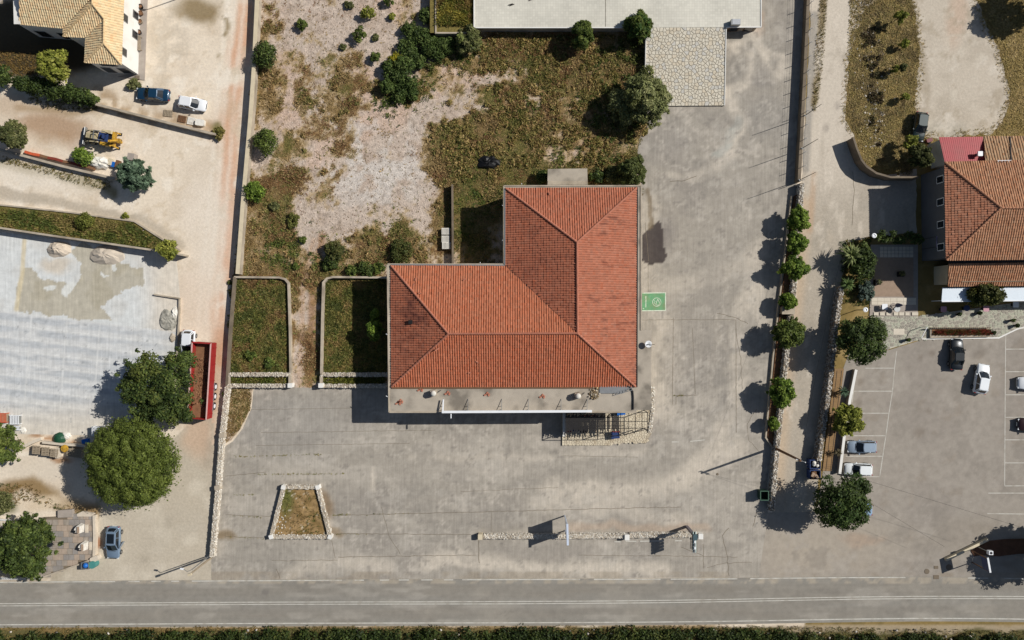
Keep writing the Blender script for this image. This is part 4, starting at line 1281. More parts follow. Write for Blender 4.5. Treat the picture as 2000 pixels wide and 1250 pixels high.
for a, b in (((1104, 807), (1265, 806)), ((1104, 852), (1210, 851)), ((1210, 851), (1265, 838)), ((1104, 807), (1104, 852)), ((1265, 806), (1265, 840)), ((1152, 806), (1152, 852)), ((1182, 806), (1182, 852)), ((1212, 806), (1212, 850)), ((1227, 806), (1227, 846)), ((1241, 806), (1241, 844)), ((1254, 806), (1254, 840)), ((1104, 824), (1265, 823)), ((1104, 838), (1265, 836))):
    MB().beam(P(a[0], a[1], pz), P(b[0], b[1], pz), .07).build('beam', M['darkmetal'], pg)
for k in range(52):
    x = 1106 + k * 2.0
    y1_ = 847 - (k * 7 % 5) * 2 if k < 40 else 838 + (k % 3) * 4
    if k in (38, 39, 43, 44): continue
    MB().beam(P(x, 808 + (k * 5 % 7), pz + .06), P(x + .3, y1_, pz + .06), .118, .03).build('slat', M['darkmetal'], pg)
for x, y, w_ in ((1150, 812, 34), (1110, 843, 12), (1203, 843, 16)):
    MB().beam(P(x - w_ / 2, y, 1.0), P(x + w_ / 2, y, 1.0), .1, .08).build('rail', M['red'], pg)
fur = [(1120, 836, 'dark blue table under the pergola near the low white wall', 'bluedark'), (1140, 838, 'dark table under the middle of the pergola', 'darkmetal'), (1202, 850, 'blue covered table at the south front of the pergola', 'bluedark'), (1213, 804, 'blue crate against the building front at the pergola', 'blue')]
for x, y, lb, mt in fur:
    p = P(x, y, .9); t = thing('table', lb, 'table', (p.x, p.y, tz))
    MB().box((p.x, p.y, tz + .74), (1.1, .9, .06), .1).build('table_top', M[mt], t)
    for sx in (-.45, .45):
        for sy in (-.35, .35): MB().box((p.x + sx, p.y + sy, tz + .36), (.06, .06, .72)).build('leg', M['darkmetal'], t)

# ------------------------------------------------------------------ white flat-roofed building at the top, its ramp and bed
wb = thing('flat_roof_building', 'low building with broad white tiled flat roof at the top edge', 'building', P(1206, 0, 0))
hz = 1.9
wm = grid_mat('white_roof_tiles', (206, 202, 188), (188, 182, 168), .34, .34, .012, .6)
MB().prism([XY(x, y, hz) for x, y in ((925, -160), (1487, -160), (1487, 53), (925, 55))], hz - .2, hz).build('roof', wm, wb)
MB().prism([XY(x, y, hz) for x, y in ((929, -156), (1482, -156), (1482, 50), (929, 51))], -.05, hz - .2).build('wall', M['kerb'], wb)
for a, b in (((925, 54), (1260, 54)), ((1419, 53), (1487, 53)), ((1486.5, 52), (1486.5, -160)), ((926, 54), (926, -160))):
    MB().beam(P(a[0], a[1], hz + .02), P(b[0], b[1], hz + .02), .14, .1).build('roof_edge', M['plaster'], wb)
MB().beam(P(1183, -100, hz + .01), P(1183, 52, hz + .01), .05, .03).build('roof_joint', M['joint'], wb)
wall_windows(wb, P(1422, 51.5, hz) * 1.0, P(1482, 50.5, hz), .3, 1.5, 2, M['brownwood'], .6)
for x, y, a in ((997, 9, .3), (1037, 0, 1.0), (1000, 10, 2.0)):
    p = P(x, y, hz); o = MB().beam((p.x - .3, p.y - .1, hz + .05), (p.x + .3, p.y + .1, hz + .05), .1, .06).build('roof_scrap', M['darkmetal'])
    tag(o, {997: 'small dark scrap lying on the white flat roof', 1037: 'dark scrap at the top of the white flat roof', 1000: 'thin dark stick beside the scrap on the white flat roof'}[x], 'scrap')
ac = thing('air_conditioner', 'grey slatted air conditioning unit on the white roof edge', 'air conditioner', P(1434, 47, hz))
p = P(1434, 47, hz)
MB().box((p.x, p.y, hz + .4), (1.2, .75, .7)).build('case', M['steel'], ac)
for k in range(5): MB().box((p.x + .05, p.y - .28 + k * .14, hz + .77), (1.0, .05, .05)).build('slat', M['white'], ac)
# ramp of irregular stones
rmp = thing('stone_ramp', 'sloping ramp paved with irregular pale stones below the white flat roof', 'ramp', P(1338, 130, 0))
za, zb_ = 1.85, .22
c00, c10, c11, c01 = P(1262, 54, za), P(1418, 54, za), P(1415, 206, zb_), P(1259, 207, zb_)
dn = lambda v: Vector((v.x, v.y, 0))
MB().add([dn(c00), dn(c10), dn(c11), dn(c01), c00, c10, c11, c01], [(0, 1, 2, 3), (7, 6, 5, 4), (0, 4, 5, 1), (1, 5, 6, 2), (2, 6, 7, 3), (3, 7, 4, 0)]).build('ramp_body', pm('ramp_mortar', (140, 132, 118), .95, .15, 2), rmp)
def bil(s, t, lift):
    q = c00.lerp(c10, s).lerp(c01.lerp(c11, s), t); q = Vector(q); q.z += lift; return q
W_, H_ = (c10 - c00).length, (c01 - c00).length
sm = [pm('ramp_stone', (212, 204, 186), .85, .14, 3.0, bump=.25, bscale=14, dirt=(186, 174, 152), dscale=2.0, damt=.5), pm('ramp_stone_warm', (206, 194, 172), .85, .14, 3.0, bump=.25, bscale=14), pm('ramp_stone_grey', (196, 192, 182), .85, .14, 3.0, bump=.25, bscale=14)]
cells = voronoi(W_, H_, 540, 21, .065)
cells.sort(key=lambda c: -abs(sum(c[i][0] * c[(i + 1) % len(c)][1] - c[(i + 1) % len(c)][0] * c[i][1] for i in range(len(c)))))
small = MB(); rng = random.Random(12)
for k, cell in enumerate(cells):
    lf = .012 + rng.uniform(0, .03)
    top = [bil(a / W_, b / H_, lf) for a, b in cell]; bot = [bil(a / W_, b / H_, .0005) for a, b in cell]
    n = len(cell)
    tgt = MB() if k < 290 else small
    tgt.add(bot + top, [tuple(range(n, 2 * n))] + [(i, (i + 1) % n, n + (i + 1) % n, n + i) for i in range(n)])
    if k < 290: tgt.build('stone', sm[rng.choice((0, 0, 1, 2))], rmp)
o = small.build('small_stones', sm[0], rmp); o['kind'] = 'stuff'
for a, b in ((c10, c11), (c00, c01)):
    MB().beam(a + Vector((0, 0, .04)), b + Vector((0, 0, .04)), .12, .12).build('ramp_edge', M['plaster'], rmp)
# bed left of the white roof
wall('bed_wall', 'concrete wall round the raised weedy bed left of the white roof', [(851, -150), (851, 64), (924, 64)], 1.5, .2, M['kerb'])
bd = surface('raised_bed', [(842, -150), (842, 72), (932, 72), (932, -150)], 1.35, lambda a, b: Paint(a, b, (118, 106, 60)).c * (0.8 + .4 * fbm(a, b, 10, 7))[:, None], M['field'], cell=.4)
bd.name = 'raised_bed'

# ------------------------------------------------------------------ cream-roofed house top left
hs = thing('cream_roof_house', 'two-storey white house with cream tile roof at the top left', 'house', P(150, 60, 0))
he = 4.7; sl_ = .5
def HP(x, y, z): return P(x, y, z)
hc = (214, 190, 150)
k_ = (CAM_H - he) / FPX
def rz(dpx): return he + dpx * k_ * sl_
zr = rz(37); zh = rz(62)
e1, e2, e3, e4 = P(38, 47, he), P(124, 55, he), P(124, 71, he), P(168, 73, he)
e5, e6, e7 = P(166, 122, he), P(237, 126, he), P(243, -40, he)
r1, r2 = P(204, 37, zr), P(203, 85, zr)
hh = P(181, 8, zh); ht = P(181, -60, zh)
em = P(240.5, 37, he)
tile_face(hs, [e6, em, r1, r2], col=hc, seed=11, pu=.33, var=.05, amp=.065)
tile_face(hs, [em, e7, ht, hh, r1], col=hc, seed=17, pu=.33, var=.05, amp=.065)
tile_face(hs, [e5, e6, r2], col=hc, seed=12, var=.05, amp=.065)
tile_face(hs, [e4, e5, r2, r1], col=hc, seed=13, var=.05, amp=.065)
tile_face(hs, [e3, e4, r1, hh], col=hc, seed=14, var=.05, amp=.065)
vt = P(181, -2, zh - .1)
tile_face(hs, [e2, e3, hh, vt], col=hc, seed=15, var=.05, amp=.065)
tp1, tp2 = P(38, -50, rz(97)), P(181, -50, rz(110))
tile_face(hs, [e1, e2, vt, tp2, tp1], col=hc, seed=16, var=.05, amp=.065)
hr = pm('cream_ridge', (206, 180, 138), .85, .12, 3)
for a, b in ((e6, r2), (e5, r2), (r2, r1), (r1, hh), (hh, e3), (hh, ht)): ridge(hs, a, b, hr, .13)
MB().frust([P(24, -60, he + .6), P(39, -60, he + .6), P(40, 47, he), P(27, 47, he)], [P(24, -60, he + .9), P(39, -60, he + .9), P(40, 47, he + .25), P(27, 47, he + .25)]).build('gable_parapet', M['plaster'], hs)
hw = [XY(x, y, he) for x, y in ((30, -60), (30, 44), (120, 52), (124, 66), (166, 68), (168, 118), (233, 121), (239, -60))]
MB().prism(hw, -.05, he - .12).build('wall', M['plaster'], hs)
wa, wb2 = V2(hw[6], 0), V2(hw[7], 0)
for f_, z0_, z1_ in ((.13, 3.1, 4.2), (.50, 3.1, 4.2), (.40, .6, 1.9), (.62, .6, 1.9)):
    a = wa.lerp(wb2, f_ - .03); b = wa.lerp(wb2, f_ + .05)
    wall_windows(hs, a, b, z0_, z1_, 1, M['steel'], 1.0)
wall_windows(hs, V2(hw[5], 0), V2(hw[6], 0), .4, 2.3, 2, M['steel'], .6)
wall_windows(hs, V2(hw[5], 0), V2(hw[6], 0), 3.0, 4.2, 1, M['steel'], .5)
wall_windows(hs, V2(hw[1], 0), V2(hw[2], 0), .4, 2.3, 2, M['steel'], .5)
MB().prism([XY(x, y) for x, y in ((262, -60), (291, -60), (283, 157), (230, 150), (258, 143))], 0, .1).build('apron_paving', M['pave'], hs)
bx = MB(); p = P(268, 151, .2); bx.box((p.x, p.y, .16), (.55, .5, .14)).build('drain_box', M['darkwall'], hs)
for i, (x, y, mt) in enumerate(((275, 13, 'black'), (275, 26, 'brownwood'), (274, 42, 'wood'), (272, 63, 'darkmetal'))):
    p = P(x, y, .4); t = thing('flower_pot', ['dark round pot at the top of the house wall', 'brown pot below the dark pot at the house wall', 'third pot down beside the white house wall', 'dark square pot beside the white house wall above the bench'][i], 'pot', (p.x, p.y, .1), 0, 'pots along the white house wall')
    MB().lathe((p.x, p.y, .1), [(.2, 0), (.3, .35), (.34, .45), (.28, .45), (.26, .36)], 14).build('pot', M[mt], t)
    MB().cyl((p.x, p.y, .44), .25, .03, 12).build('soil', M['soil'], t)
bn = thing('wall_bench', 'long grey wooden bench against the white house wall', 'bench', P(271, 84, .1))
p = P(271, 84, .5)
for k in range(4): MB().box((p.x - .25 + k * .16, p.y, .55), (.13, 2.0, .05)).build('slat', M['wood'], bn)
for sy in (-.85, .85):
    for sx in (-.22, .22): MB().box((p.x + sx, p.y + sy, .31), (.08, .08, .43)).build('leg', M['wood'], bn)

# ------------------------------------------------------------------ restaurant on the right
rs = thing('restaurant', 'two-storey house with brown-orange tile hip roof at the right edge', 'building', P(1930, 420, 0))
re_, rr_ = 6.0, 7.9
A_, B_, C_, D_ = P(1845, 317, re_), P(2120, 310, re_), P(2120, 505, re_), P(1848, 508, re_)
R1, R2 = P(1955, 406, rr_), P(2120, 406, rr_)
oc = (172, 128, 98)
tile_face(rs, [A_, D_, R1], col=(170, 118, 92), seed=21, var=.09)
tile_face(rs, [B_, A_, R1, R2], col=oc, seed=22, var=.09)
tile_face(rs, [D_, C_, R2, R1], col=oc, seed=23, var=.09)
orr = pm('orange_ridge', (168, 120, 92), .85, .15, 3)
for a, b in ((A_, R1), (D_, R1), (R1, R2)): ridge(rs, a, b, orr)
MB().prism([XY(x, y, re_) for x, y in ((1852, 323), (2120, 318), (2120, 500), (1854, 502))], -.05, re_ - .1).build('wall', pm('grey_render', (96, 98, 102), .85, .08, 1), rs)
# lower tiled porch roof, gutter and white awning
tile_face(rs, [P(1851, 559, 3.5), P(2120, 556, 3.5), P(2120, 511, 4.6), P(1853, 515, 4.6)], col=oc, seed=24, var=.09)
MB().beam(P(1852, 512, 4.65), P(2120, 508, 4.65), .3, .12).build('porch_flashing', M['darkmetal'], rs)
MB().beam(P(1960, 507, 5.85), P(2110, 505, 5.85), .1, .1).build('gutter', M['white'], rs)
MB().beam(P(1878, 550, 3.85), P(2110, 548, 3.85), .07, .07).build('snow_rail', M['wood'], rs)
MB().prism([XY(x, y, 3.6) for x, y in ((1856, 517), (2120, 513), (2120, 552), (1856, 554))], -.05, 3.45).build('porch_wall', M['cream'], rs)
aw = thing('white_awning', 'white flat awning along the front of the restaurant', 'awning', P(1930, 575, 0))
zaw = 3.0
MB().prism([XY(x, y, zaw) for x, y in ((1841, 562), (2120, 559), (2120, 585), (1839, 588))], zaw - .06, zaw).build('canopy', pm('awning_fabric', (214, 224, 232), .6, .04, 1), aw)
MB().beam(P(1839, 589, zaw - .02), P(2120, 586, zaw - .02), .12, .2).build('front_rail', M['white'], aw)
for x in (1846, 1920, 1985): 
    b = P(x, 587, zaw); MB().beam((b.x, b.y, 0), (b.x, b.y, zaw - .1), .09).build('post', M['white'], aw)
wall_windows(rs, P(1854, 502, 0) * 1.0 if False else V2(XY(1852, 323, re_), 0), V2(XY(1854, 502, re_), 0), 3.6, 5.0, 4, M['white'], .3)
# balcony things on the shaded west wall
an2 = thing('red_roof_annex', 'small annex with red corrugated metal roof beside the gravel yard', 'annex', P(1880, 295, 0))
za2 = 3.3
q00, q10, q11, q01 = P(1834, 268, za2 - .1), P(1919, 267, za2 - .1), P(1924, 315, za2 + .3), P(1846, 320, za2 + .3)
n = 42
for k in range(n):
    s = (k + .5) / n
    MB().beam(q00.lerp(q10, s) + Vector((0, 0, .02 * (k % 2))), q01.lerp(q11, s) + Vector((0, 0, .02 * (k % 2))), (q10 - q00).length / n * 1.08, .05).build('roof_rib', M['redroof'], an2)
MB().prism([XY(x, y, za2) for x, y in ((1838, 272), (1916, 271), (1920, 316), (1848, 319))], -.05, za2 - .22).build('wall', M['plaster'], an2)
vb = thing('roof_vent', 'white square vent standing on the red metal roof', 'vent', P(1912, 301, za2))
p = P(1912, 301, za2 + .7)
MB().box((p.x, p.y, za2 + .45), (.3, .3, .7)).build('shaft', M['steel'], vb)
MB().box((p.x, p.y, za2 + .9), (.62, .62, .22), 0, .05).build('cap', M['white'], vb)
an3 = thing('brown_roof_annex', 'annex with brown-striped tile roof behind the restaurant', 'annex', P(1960, 290, 0))
tile_face(an3, [P(2120, 266, 3.2), P(1921, 267, 3.2), P(1924, 314, 4.3), P(2120, 312, 4.3)], col=(164, 132, 102), seed=25, pu=.36)
MB().prism([XY(x, y, 3.2) for x, y in ((1924, 271), (2120, 270), (2120, 316), (1927, 318))], -.05, 3.1).build('wall', M['cream'], an3)
MB().beam(P(1973, 267, 3.35), P(1975, 313, 4.45), .12, .08).build('valley_strip', M['darkmetal'], an3)
ant = thing('roof_aerial', 'white aerial lying along the roof junction of the restaurant', 'aerial', P(1965, 315, 5.8))
MB().beam(P(1948, 314, 6.3), P(1975, 313, 6.3), .05).build('boom', M['white'], ant)
MB().beam(P(1965, 314, 5.7), P(1965, 314, 6.6), .06).build('mast', M['white'], ant)
for x in (1950, 1957, 1963, 1970): MB().beam(P(x, 312, 6.3), P(x, 317, 6.3), .03).build('element', M['white'], ant)

# restaurant terrace: deck, tiles, slabs
tr = thing('garden_terrace', 'timber decked garden terrace in front of the restaurant west wall', 'terrace', P(1740, 540))
MB().prism([XY(x, y) for x, y in ((1700, 478), (1792, 478), (1792, 618), (1698, 618))], 0, .1).build('base', M['pave'], tr)
mb = MB()
for k in range(34):
    y = 504 + k * 2.25; mb.beam(P(1705, y, .13), P(1784, y, .13), .135, .04)
o = mb.build('deck_boards', M['deck'], tr); o['kind'] = 'stuff'
tl = pm('cream_floor_tile', (204, 194, 176), .7, .08, 2)
for i in range(9):
    for j in range(3):
        p = P(1722 + i * 7.3, 485 + j * 7.2, .12); MB().box((p.x, p.y, .12), (.43, .43, .05)).build('floor_tile', tl, tr)
for i in range(7):
    for j in range(2):
        p = P(1708 + i * 12.5, 585 + j * 7, .12); MB().box((p.x, p.y, .12), (.84, .46, .05)).build('floor_tile', tl, tr)
for i, (x, w_) in enumerate(((1711, 9), (1723, 9), (1735, 8), (1750, 9), (1761, 10), (1772, 8), (1787, 12))):
    p = P(x, 613, .15); MB().box((p.x, p.y, .15), (w_ / S, .42, .1)).build('step_slab', tl, tr)
# crazy paving between terrace and car park
cp = thing('crazy_paving', 'grey and white crazy paving in front of the restaurant terrace', 'paving', P(1760, 650))
cpp = [(1700, 618), (1795, 618), (1990, 590), (2120, 590), (2120, 640), (1985, 643), (1950, 660), (1800, 662), (1735, 682), (1690, 682)]
MB().prism([XY(x, y) for x, y in cpp], 0, .05).build('mortar_bed', pm('pale_mortar', (190, 184, 168), .9, .08, 2), cp)
wpoly = [XY(x, y) for x, y in cpp]
x0_, y0_ = XY(1690, 690); wd, hg = (2010 - 1690) / S, 105 / S
mb = MB(); mb2 = MB()
rng = random.Random(3)
for cell in voronoi(wd, hg, 900, 31, .08):
    cxm = sum(c[0] for c in cell) / len(cell) + x0_; cym = sum(c[1] for c in cell) / len(cell) + y0_
    if not inpoly(np.array([cxm]), np.array([cym]), wpoly)[0]: continue
    (mb if rng.random() < .5 else mb2).prism([(a + x0_, b + y0_) for a, b in cell], .051, .07 + rng.uniform(0, .015))
o = mb.build('paving_stones', pm('grey_flag', (150, 144, 132), .9, .2, 2.5, bump=.2), cp); o['kind'] = 'stuff'
o = mb2.build('pale_paving_stones', pm('sage_flag', (168, 168, 150), .9, .2, 2.5, bump=.2), cp); o['kind'] = 'stuff'
strip(MB(), [(1800, 662), (1950, 660), (1985, 643), (2010, 636)], .18, .09).build('kerb_edge', M['plaster'], cp)
MB().box((P(1755, 648).x, P(1755, 648).y, .08), (1.5, .8, .04)).build('square_slab', tl, cp)
# long flower bed with low fence
fb = thing('flower_bed', 'long brick flower bed with red flowers and a low fence before the restaurant', 'flower bed', P(1875, 650))
MB().prism([XY(x, y, .4) for x, y in ((1817, 641), (1934, 641), (1934, 658), (1817, 660))], 0, .4).build('bed_wall', M['kerb'], fb)
MB().prism([XY(x, y, .4) for x, y in ((1820, 643), (1932, 643), (1932, 654), (1820, 655))], .4, .44).build('soil', M['soil'], fb)
for k in range(30):
    a = P(1817 + k * 4.0, 640, .8); MB().box((a.x, a.y, .75), (.12, .05, .55)).build('picket', M['brownwood'], fb)
MB().beam(P(1815, 640.6, .9), P(1937, 640.6, .9), .04, .06).build('fence_rail', M['cream'], fb)

# ------------------------------------------------------------------ walls, planters and fences
wall('boundary_wall', 'long pale concrete wall between the dirt lane and the field', [(503, -150), (502, 0), (496, 130), (489, 230), (482, 310), (474, 400), (464, 535)], 1.25, .42, M['kerb'], cap=pm('wall_coping', (204, 190, 162), .9, .1, 1.5, bump=.2))
wall('bed_side_wall', 'dark weathered wall holding the western grass bed above the lane', [(457, 541), (448, 650), (442, 752)], 1.0, .25, M['darkwall'])
wall('rubble_wall', 'white rubble wall along the driveway west of the yard', [(443, 757), (432, 855), (424, 960), (413, 1088)], .85, .55, M['kerb'], stone=WHITE_ST, seed=5, ssize=.14)
for i, (x, y) in enumerate(((433, 851), (424, 953))):
    p = P(x, y, .95); o = MB().box((p.x, p.y, .5), (.7, .6, 1.0), .1, .06).build('wall_pier', M['kerb']); tag(o, ['upper square pier on the white rubble driveway wall', 'lower square pier on the white rubble driveway wall'][i], 'pier', 'piers of the rubble wall')
wall('grass_bed_wall', 'thin pale wall curving round the western grass bed', [(457, 541), (545, 542), (556, 545), (563, 553), (566, 650), (567, 730)], .7, .26, M['kerb'])
wall('grass_bed_wall', 'thin pale wall curving round the shaded grass bed by the building', [(758, 542), (650, 541), (638, 544), (631, 552), (629, 620), (627, 730)], .9, .26, M['kerb'])
for i, (a, b, lb) in enumerate((((443, 732), (567, 732), 'upper pale stone wall of the western double bed'), ((440, 754), (568, 754), 'lower pale stone wall of the western double bed'), ((626, 732), (757, 732), 'upper pale stone wall of the double bed by the building'), ((625, 754), (757, 754), 'lower pale stone wall of the double bed by the building'))):
    wall('stone_wall', lb, [a, b], .7, .38, M['kerb'], stone=[(188, 180, 166), (170, 160, 146), (202, 194, 180)], seed=40 + i, ssize=.2)
for i, (x, lb) in enumerate(((566, 'right end wall of the western double bed'), (627, 'left end wall of the double bed by the building'), (446, 'left end wall of the western double bed'))):
    wall('end_wall', lb, [(x, 735), (x, 751)], .7, .36, M['kerb'])
for i, (x, y, lb) in enumerate(((566, 753, 'square gate pier left of the red earth track'), (626, 753, 'square gate pier right of the red earth track'))):
    p = P(x, y, 1.1); o = MB().box((p.x, p.y, .55), (.6, .6, 1.1), 0, .05).build('gate_pier', M['plaster']); tag(o, lb, 'pier', 'gate piers')
wall('court_wall', 'thin dark wall in the weeds northwest of the building', [(883, 360), (884, 518)], 1.1, .2, M['darkwall'])
# trapezoid planter in the yard
tpz = thing('trapezoid_planter', 'trapezoid planter of white rubble walls in the concrete yard', 'planter', P(588, 1005))
corners = [(553, 952), (620, 952), (644, 1049), (529, 1049)]
spots = []
for i in range(4):
    a, b = P(*corners[i], .65), P(*corners[(i + 1) % 4], .65)
    MB().beam(a + Vector((0, 0, -.325)), b + Vector((0, 0, -.325)), .45, .65).build('side_wall', M['kerb'], tpz)
    L = (b - a).length; d = (b - a).normalized(); nn = Vector((-d.y, d.x, 0))
    for k in range(int(L * .45 / .04)):
        p = a + d * R.uniform(0, L) + nn * R.uniform(-.24, .24); spots.append((p.x, p.y, .64 + R.uniform(-.02, .04)))
    for sd in (-1, 1):
        for k in range(int(L * .6 / .06)):
            p = a + d * R.uniform(0, L) + nn * (sd * .23); spots.append((p.x, p.y, R.uniform(.05, .62)))
    c = P(*corners[i], .8); MB().box((c.x, c.y, .4), (.55, .55, .82), .3 if i % 2 else -.3, .05).build('corner_pier', M['plaster'], tpz)
stone_lumps(tpz, spots, .15, WHITE_ST, seed=9)
surface('planter_soil', [(554, 955), (617, 955), (640, 1045), (531, 1045)], .3, lambda a, b: Paint(a, b, (150, 124, 86)).mix(sstep(.45, .65, fbm(a, b, 14, 3)), (122, 100, 62), .8).mix(blob(a, b, 560, 975, 14, 30), (88, 96, 46), .8).mix(sstep(.72, .78, fbm(a, b, 5, 4)), (206, 196, 176), .7).c, M['field'], cell=.2)
# rubble wall at the road front
wall('front_wall', 'low white rubble wall along the road front of the yard', [(944, 1048), (1100, 1048), (1220, 1047)], .6, .6, M['kerb'], stone=WHITE_ST, seed=6, ssize=.13)
wall('front_wall', 'white rubble wall right of the middle pier along the road front', [(1230, 1046), (1362, 1045)], .65, .6, M['kerb'], stone=WHITE_ST, seed=7, ssize=.13)
for i, (x, y, lb) in enumerate(((938, 1049, 'left end pier of the front wall by the road'), (1225, 1050, 'middle square pier of the front wall by the road'), (1369, 1048, 'right end pier of the front wall under the sign'))):
    p = P(x, y, .9); o = MB().box((p.x, p.y, .45), (.62, .72, .9), 0, .05).build('wall_pier', M['plaster'] if i else M['cream']); tag(o, lb, 'pier', 'piers of the front wall')
# eastern walls
wall('lane_wall', 'plain dark wall between the concrete yard and the eastern lane', [(1582, -150), (1579, 0), (1573, 130), (1566, 260), (1561, 354)], 1.15, .42, M['darkwall'])
wall('lane_rubble_wall', 'long rubble wall between the yard planting strip and the eastern lane', [(1567, 358), (1558, 470), (1549, 590), (1537, 690), (1526, 800), (1516, 900), (1508, 998)], 1.1, .55, M['darkwall'], stone=WHITE_ST + GREY_ST, seed=8)
wall('planting_kerb', 'thin concrete kerb wall on the yard side of the tree strip', [(1547, 382), (1537, 470), (1521, 600), (1510, 700), (1500, 810), (1496, 855), (1508, 872)], .4, .18, M['kerb'])
mb = MB().prism([XY(x, y) for x, y in ((1549, 384), (1568, 370), (1549, 590), (1527, 800), (1510, 880), (1498, 850), (1502, 800), (1523, 600))], 0, .3)
o = mb.build('planting_strip', M['soil']); o['kind'] = 'structure'
lw = wall('car_park_wall', 'grey rubble wall between the lane and the car park path', [(1645, 560), (1636, 620), (1627, 700), (1617, 780), (1606, 860), (1600, 900)], 1.5, .5, M['darkwall'], stone=GREY_ST, seed=9)
path = thing('tan_path', 'tan boarded path between the grey rubble wall and the car park', 'path', P(1622, 820))
for k in range(46):
    t = k / 46; a = P(1630 - 24 * t, 722 + 200 * t, .1); b = P(1648 - 25 * t, 722 + 200 * t, .1)
    MB().beam(a, b, .29, .06).build('board', pm('tan_board', (142, 114, 80), .9, .15, 2) if k == 0 else bpy.data.materials['tan_board'], path)
for o_ in (0, 9):
    strip(MB(), [(1634 + o_, 724), (1612 + o_, 920)], .05, .15).build('seam', M['darkmetal'], path)
wall('path_wall', 'low white edged wall between the tan path and the parking bays', [(1672, 722), (1660, 780), (1649, 850), (1640, 925)], .7, .28, M['kerb'], cap=M['plaster'])
wall('curved_wall', 'curved grey wall at the corner of the ramp down beside the gravel yard', [(1667, 268), (1674, 290), (1683, 312), (1693, 325), (1712, 338), (1740, 346), (1795, 346)], 1.8, .25, M['darkwall'])
wall('slant_wall', 'slanting grey wall running east below the parked cars at top left', [(186, 203), (260, 222), (330, 240), (420, 262)], 1.0, .3, M['kerb'])
wall('yard_wall', 'pale wall along the south edge of the digger yard', [(-60, 282), (0, 292), (60, 308), (120, 324), (225, 349)], .8, .32, M['kerb'])
wall('verge_wall', 'long wall above the casting yard below the grass verge', [(-150, 422), (0, 445), (100, 460), (200, 474), (310, 490), (358, 498)], 1.6, .25, M['kerb'])
wall('verge_kerb', 'low kerb along the upper edge of the grass verge', [(-150, 385), (0, 400), (140, 415), (262, 432), (318, 468), (352, 490)], .35, .2, M['kerb'])
surface('grass_verge', [(-150, 388), (0, 402), (140, 417), (262, 434), (318, 470), (345, 492), (310, 488), (200, 476), (100, 462), (0, 448), (-150, 425)], .18,
        lambda a, b: Paint(a, b, (108, 98, 56)).mix(sstep(.4, .6, fbm(a, b, 24, 3)), (74, 80, 42), .9).mix(blob(a, b, 40, 435, 50, 10, 8), (140, 118, 74), .8).mix(sstep(.6, .75, fbm(a, b, 18, 5)), (134, 116, 74), .7).c, M['field'], cell=.25)
wall('slab_kerb', 'short kerb corner at the east end of the casting yard', [(300, 575), (350, 583), (349, 625), (345, 690)], .35, .18, M['kerb'])
wall('pallet_yard_wall', 'pale broken wall above the stacked pallets', [(82, 864), (120, 868), (165, 871)], .7, .3, M['pale'])
wall('pallet_yard_wall', 'slanting pale wall stub left of the stacked pallets', [(44, 873), (62, 864), (80, 857)], .6, .4, M['pale'])
# plinth yard at the bottom left
pl = thing('paved_plinth', 'paved stone plinth with pale edging left of the blue-grey car', 'plinth', P(140, 1060))
plp = [XY(x, y, .35) for x, y in ((82, 1011), (183, 1007), (184, 1088), (150, 1100), (85, 1128), (60, 1128))]
MB().prism(plp, 0, .32).build('base', M['darkwall'], pl)
pvm = [pm('plinth_slab', (156, 146, 134), .9, .16, 1.5, dirt=(128, 116, 102), dscale=1.2, damt=.6, bump=.2), pm('plinth_slab_warm', (166, 150, 134), .9, .16, 1.5, bump=.2), pm('plinth_slab_grey', (142, 136, 130), .9, .16, 1.5, bump=.2)]
rng = random.Random(6)
for i in range(13):
    for j in range(11):
        x_, y_ = P(58, 1128, .35).x + (i + .5 + .3 * (j % 2)) * .72, P(58, 1128, .35).y + (j + .5) * .78
        if inpoly(np.array([x_]), np.array([y_]), plp)[0]:
            MB().box((x_, y_, .335 + rng.uniform(0, .012)), (.68, .74, .05)).build('paving_slab', rng.choice(pvm), pl)
MB().prism([XY(x, y, .5) for x, y in ((113, 997), (141, 995), (142, 1010), (113, 1011))], 0, .55).build('side_block', M['pave'], pl)
MB().prism([XY(x, y, .45) for x, y in ((150, 1004), (160, 999), (183, 1003), (183, 1009), (150, 1009))], 0, .4).build('side_step', M['pale'], pl)
wall('plinth_edge', 'pale stone edge wall right of the paved plinth', [(183, 1007), (184, 1050), (183, 1088)], .6, .34, M['pale'])
wall('plinth_edge', 'slanting thin wall at the foot of the paved plinth', [(184, 1091), (150, 1104), (84, 1127)], .7, .2, M['kerb'])
o = MB().box((P(186, 1091, .5).x, P(186, 1091, .5).y, .4), (1.1, .7, .8), .4, .15).build('corner_block', M['pale']); tag(o, 'pale stone block at the plinth corner by the blue bin', 'stone block')
for i, (x, y) in enumerate(((155, 1033), (163, 1067))):
    p = P(x, y, .9); t = thing('carved_stone', ['upper pale carved stone block on the paved plinth', 'lower pale carved stone block on the paved plinth'][i], 'sculpture', (p.x, p.y, .35), 0, 'carved stones on the plinth')
    mb = MB(); mb.frust([(p.x - .75, p.y - .45, .35), (p.x + .3, p.y - .55, .35), (p.x + .35, p.y + .5, .35), (p.x - .1, p.y + .62, .35), (p.x - .7, p.y + .2, .35)], [(p.x - .55, p.y - .3, 1.25), (p.x + .2, p.y - .5, 1.3), (p.x + .3, p.y + .45, 1.35), (p.x - .1, p.y + .5, 1.3), (p.x - .5, p.y + .1, 1.2)])
    mb.build('stone_body', M['tarp'], t)
    MB().box((p.x + .12, p.y, 1.38), (.28, .8, .12)).build('seat_slab', M['deck'], t)
    MB().box((p.x - .38, p.y - .2, 1.27), (.2, .2, .12)).build('dark_recess', M['darkmetal'], t)
    for k in range(2): MB().box((p.x + .6 + k * .22, p.y - .1, .4), (.16, 1.1, .12)).build('step', M['pale'], t)
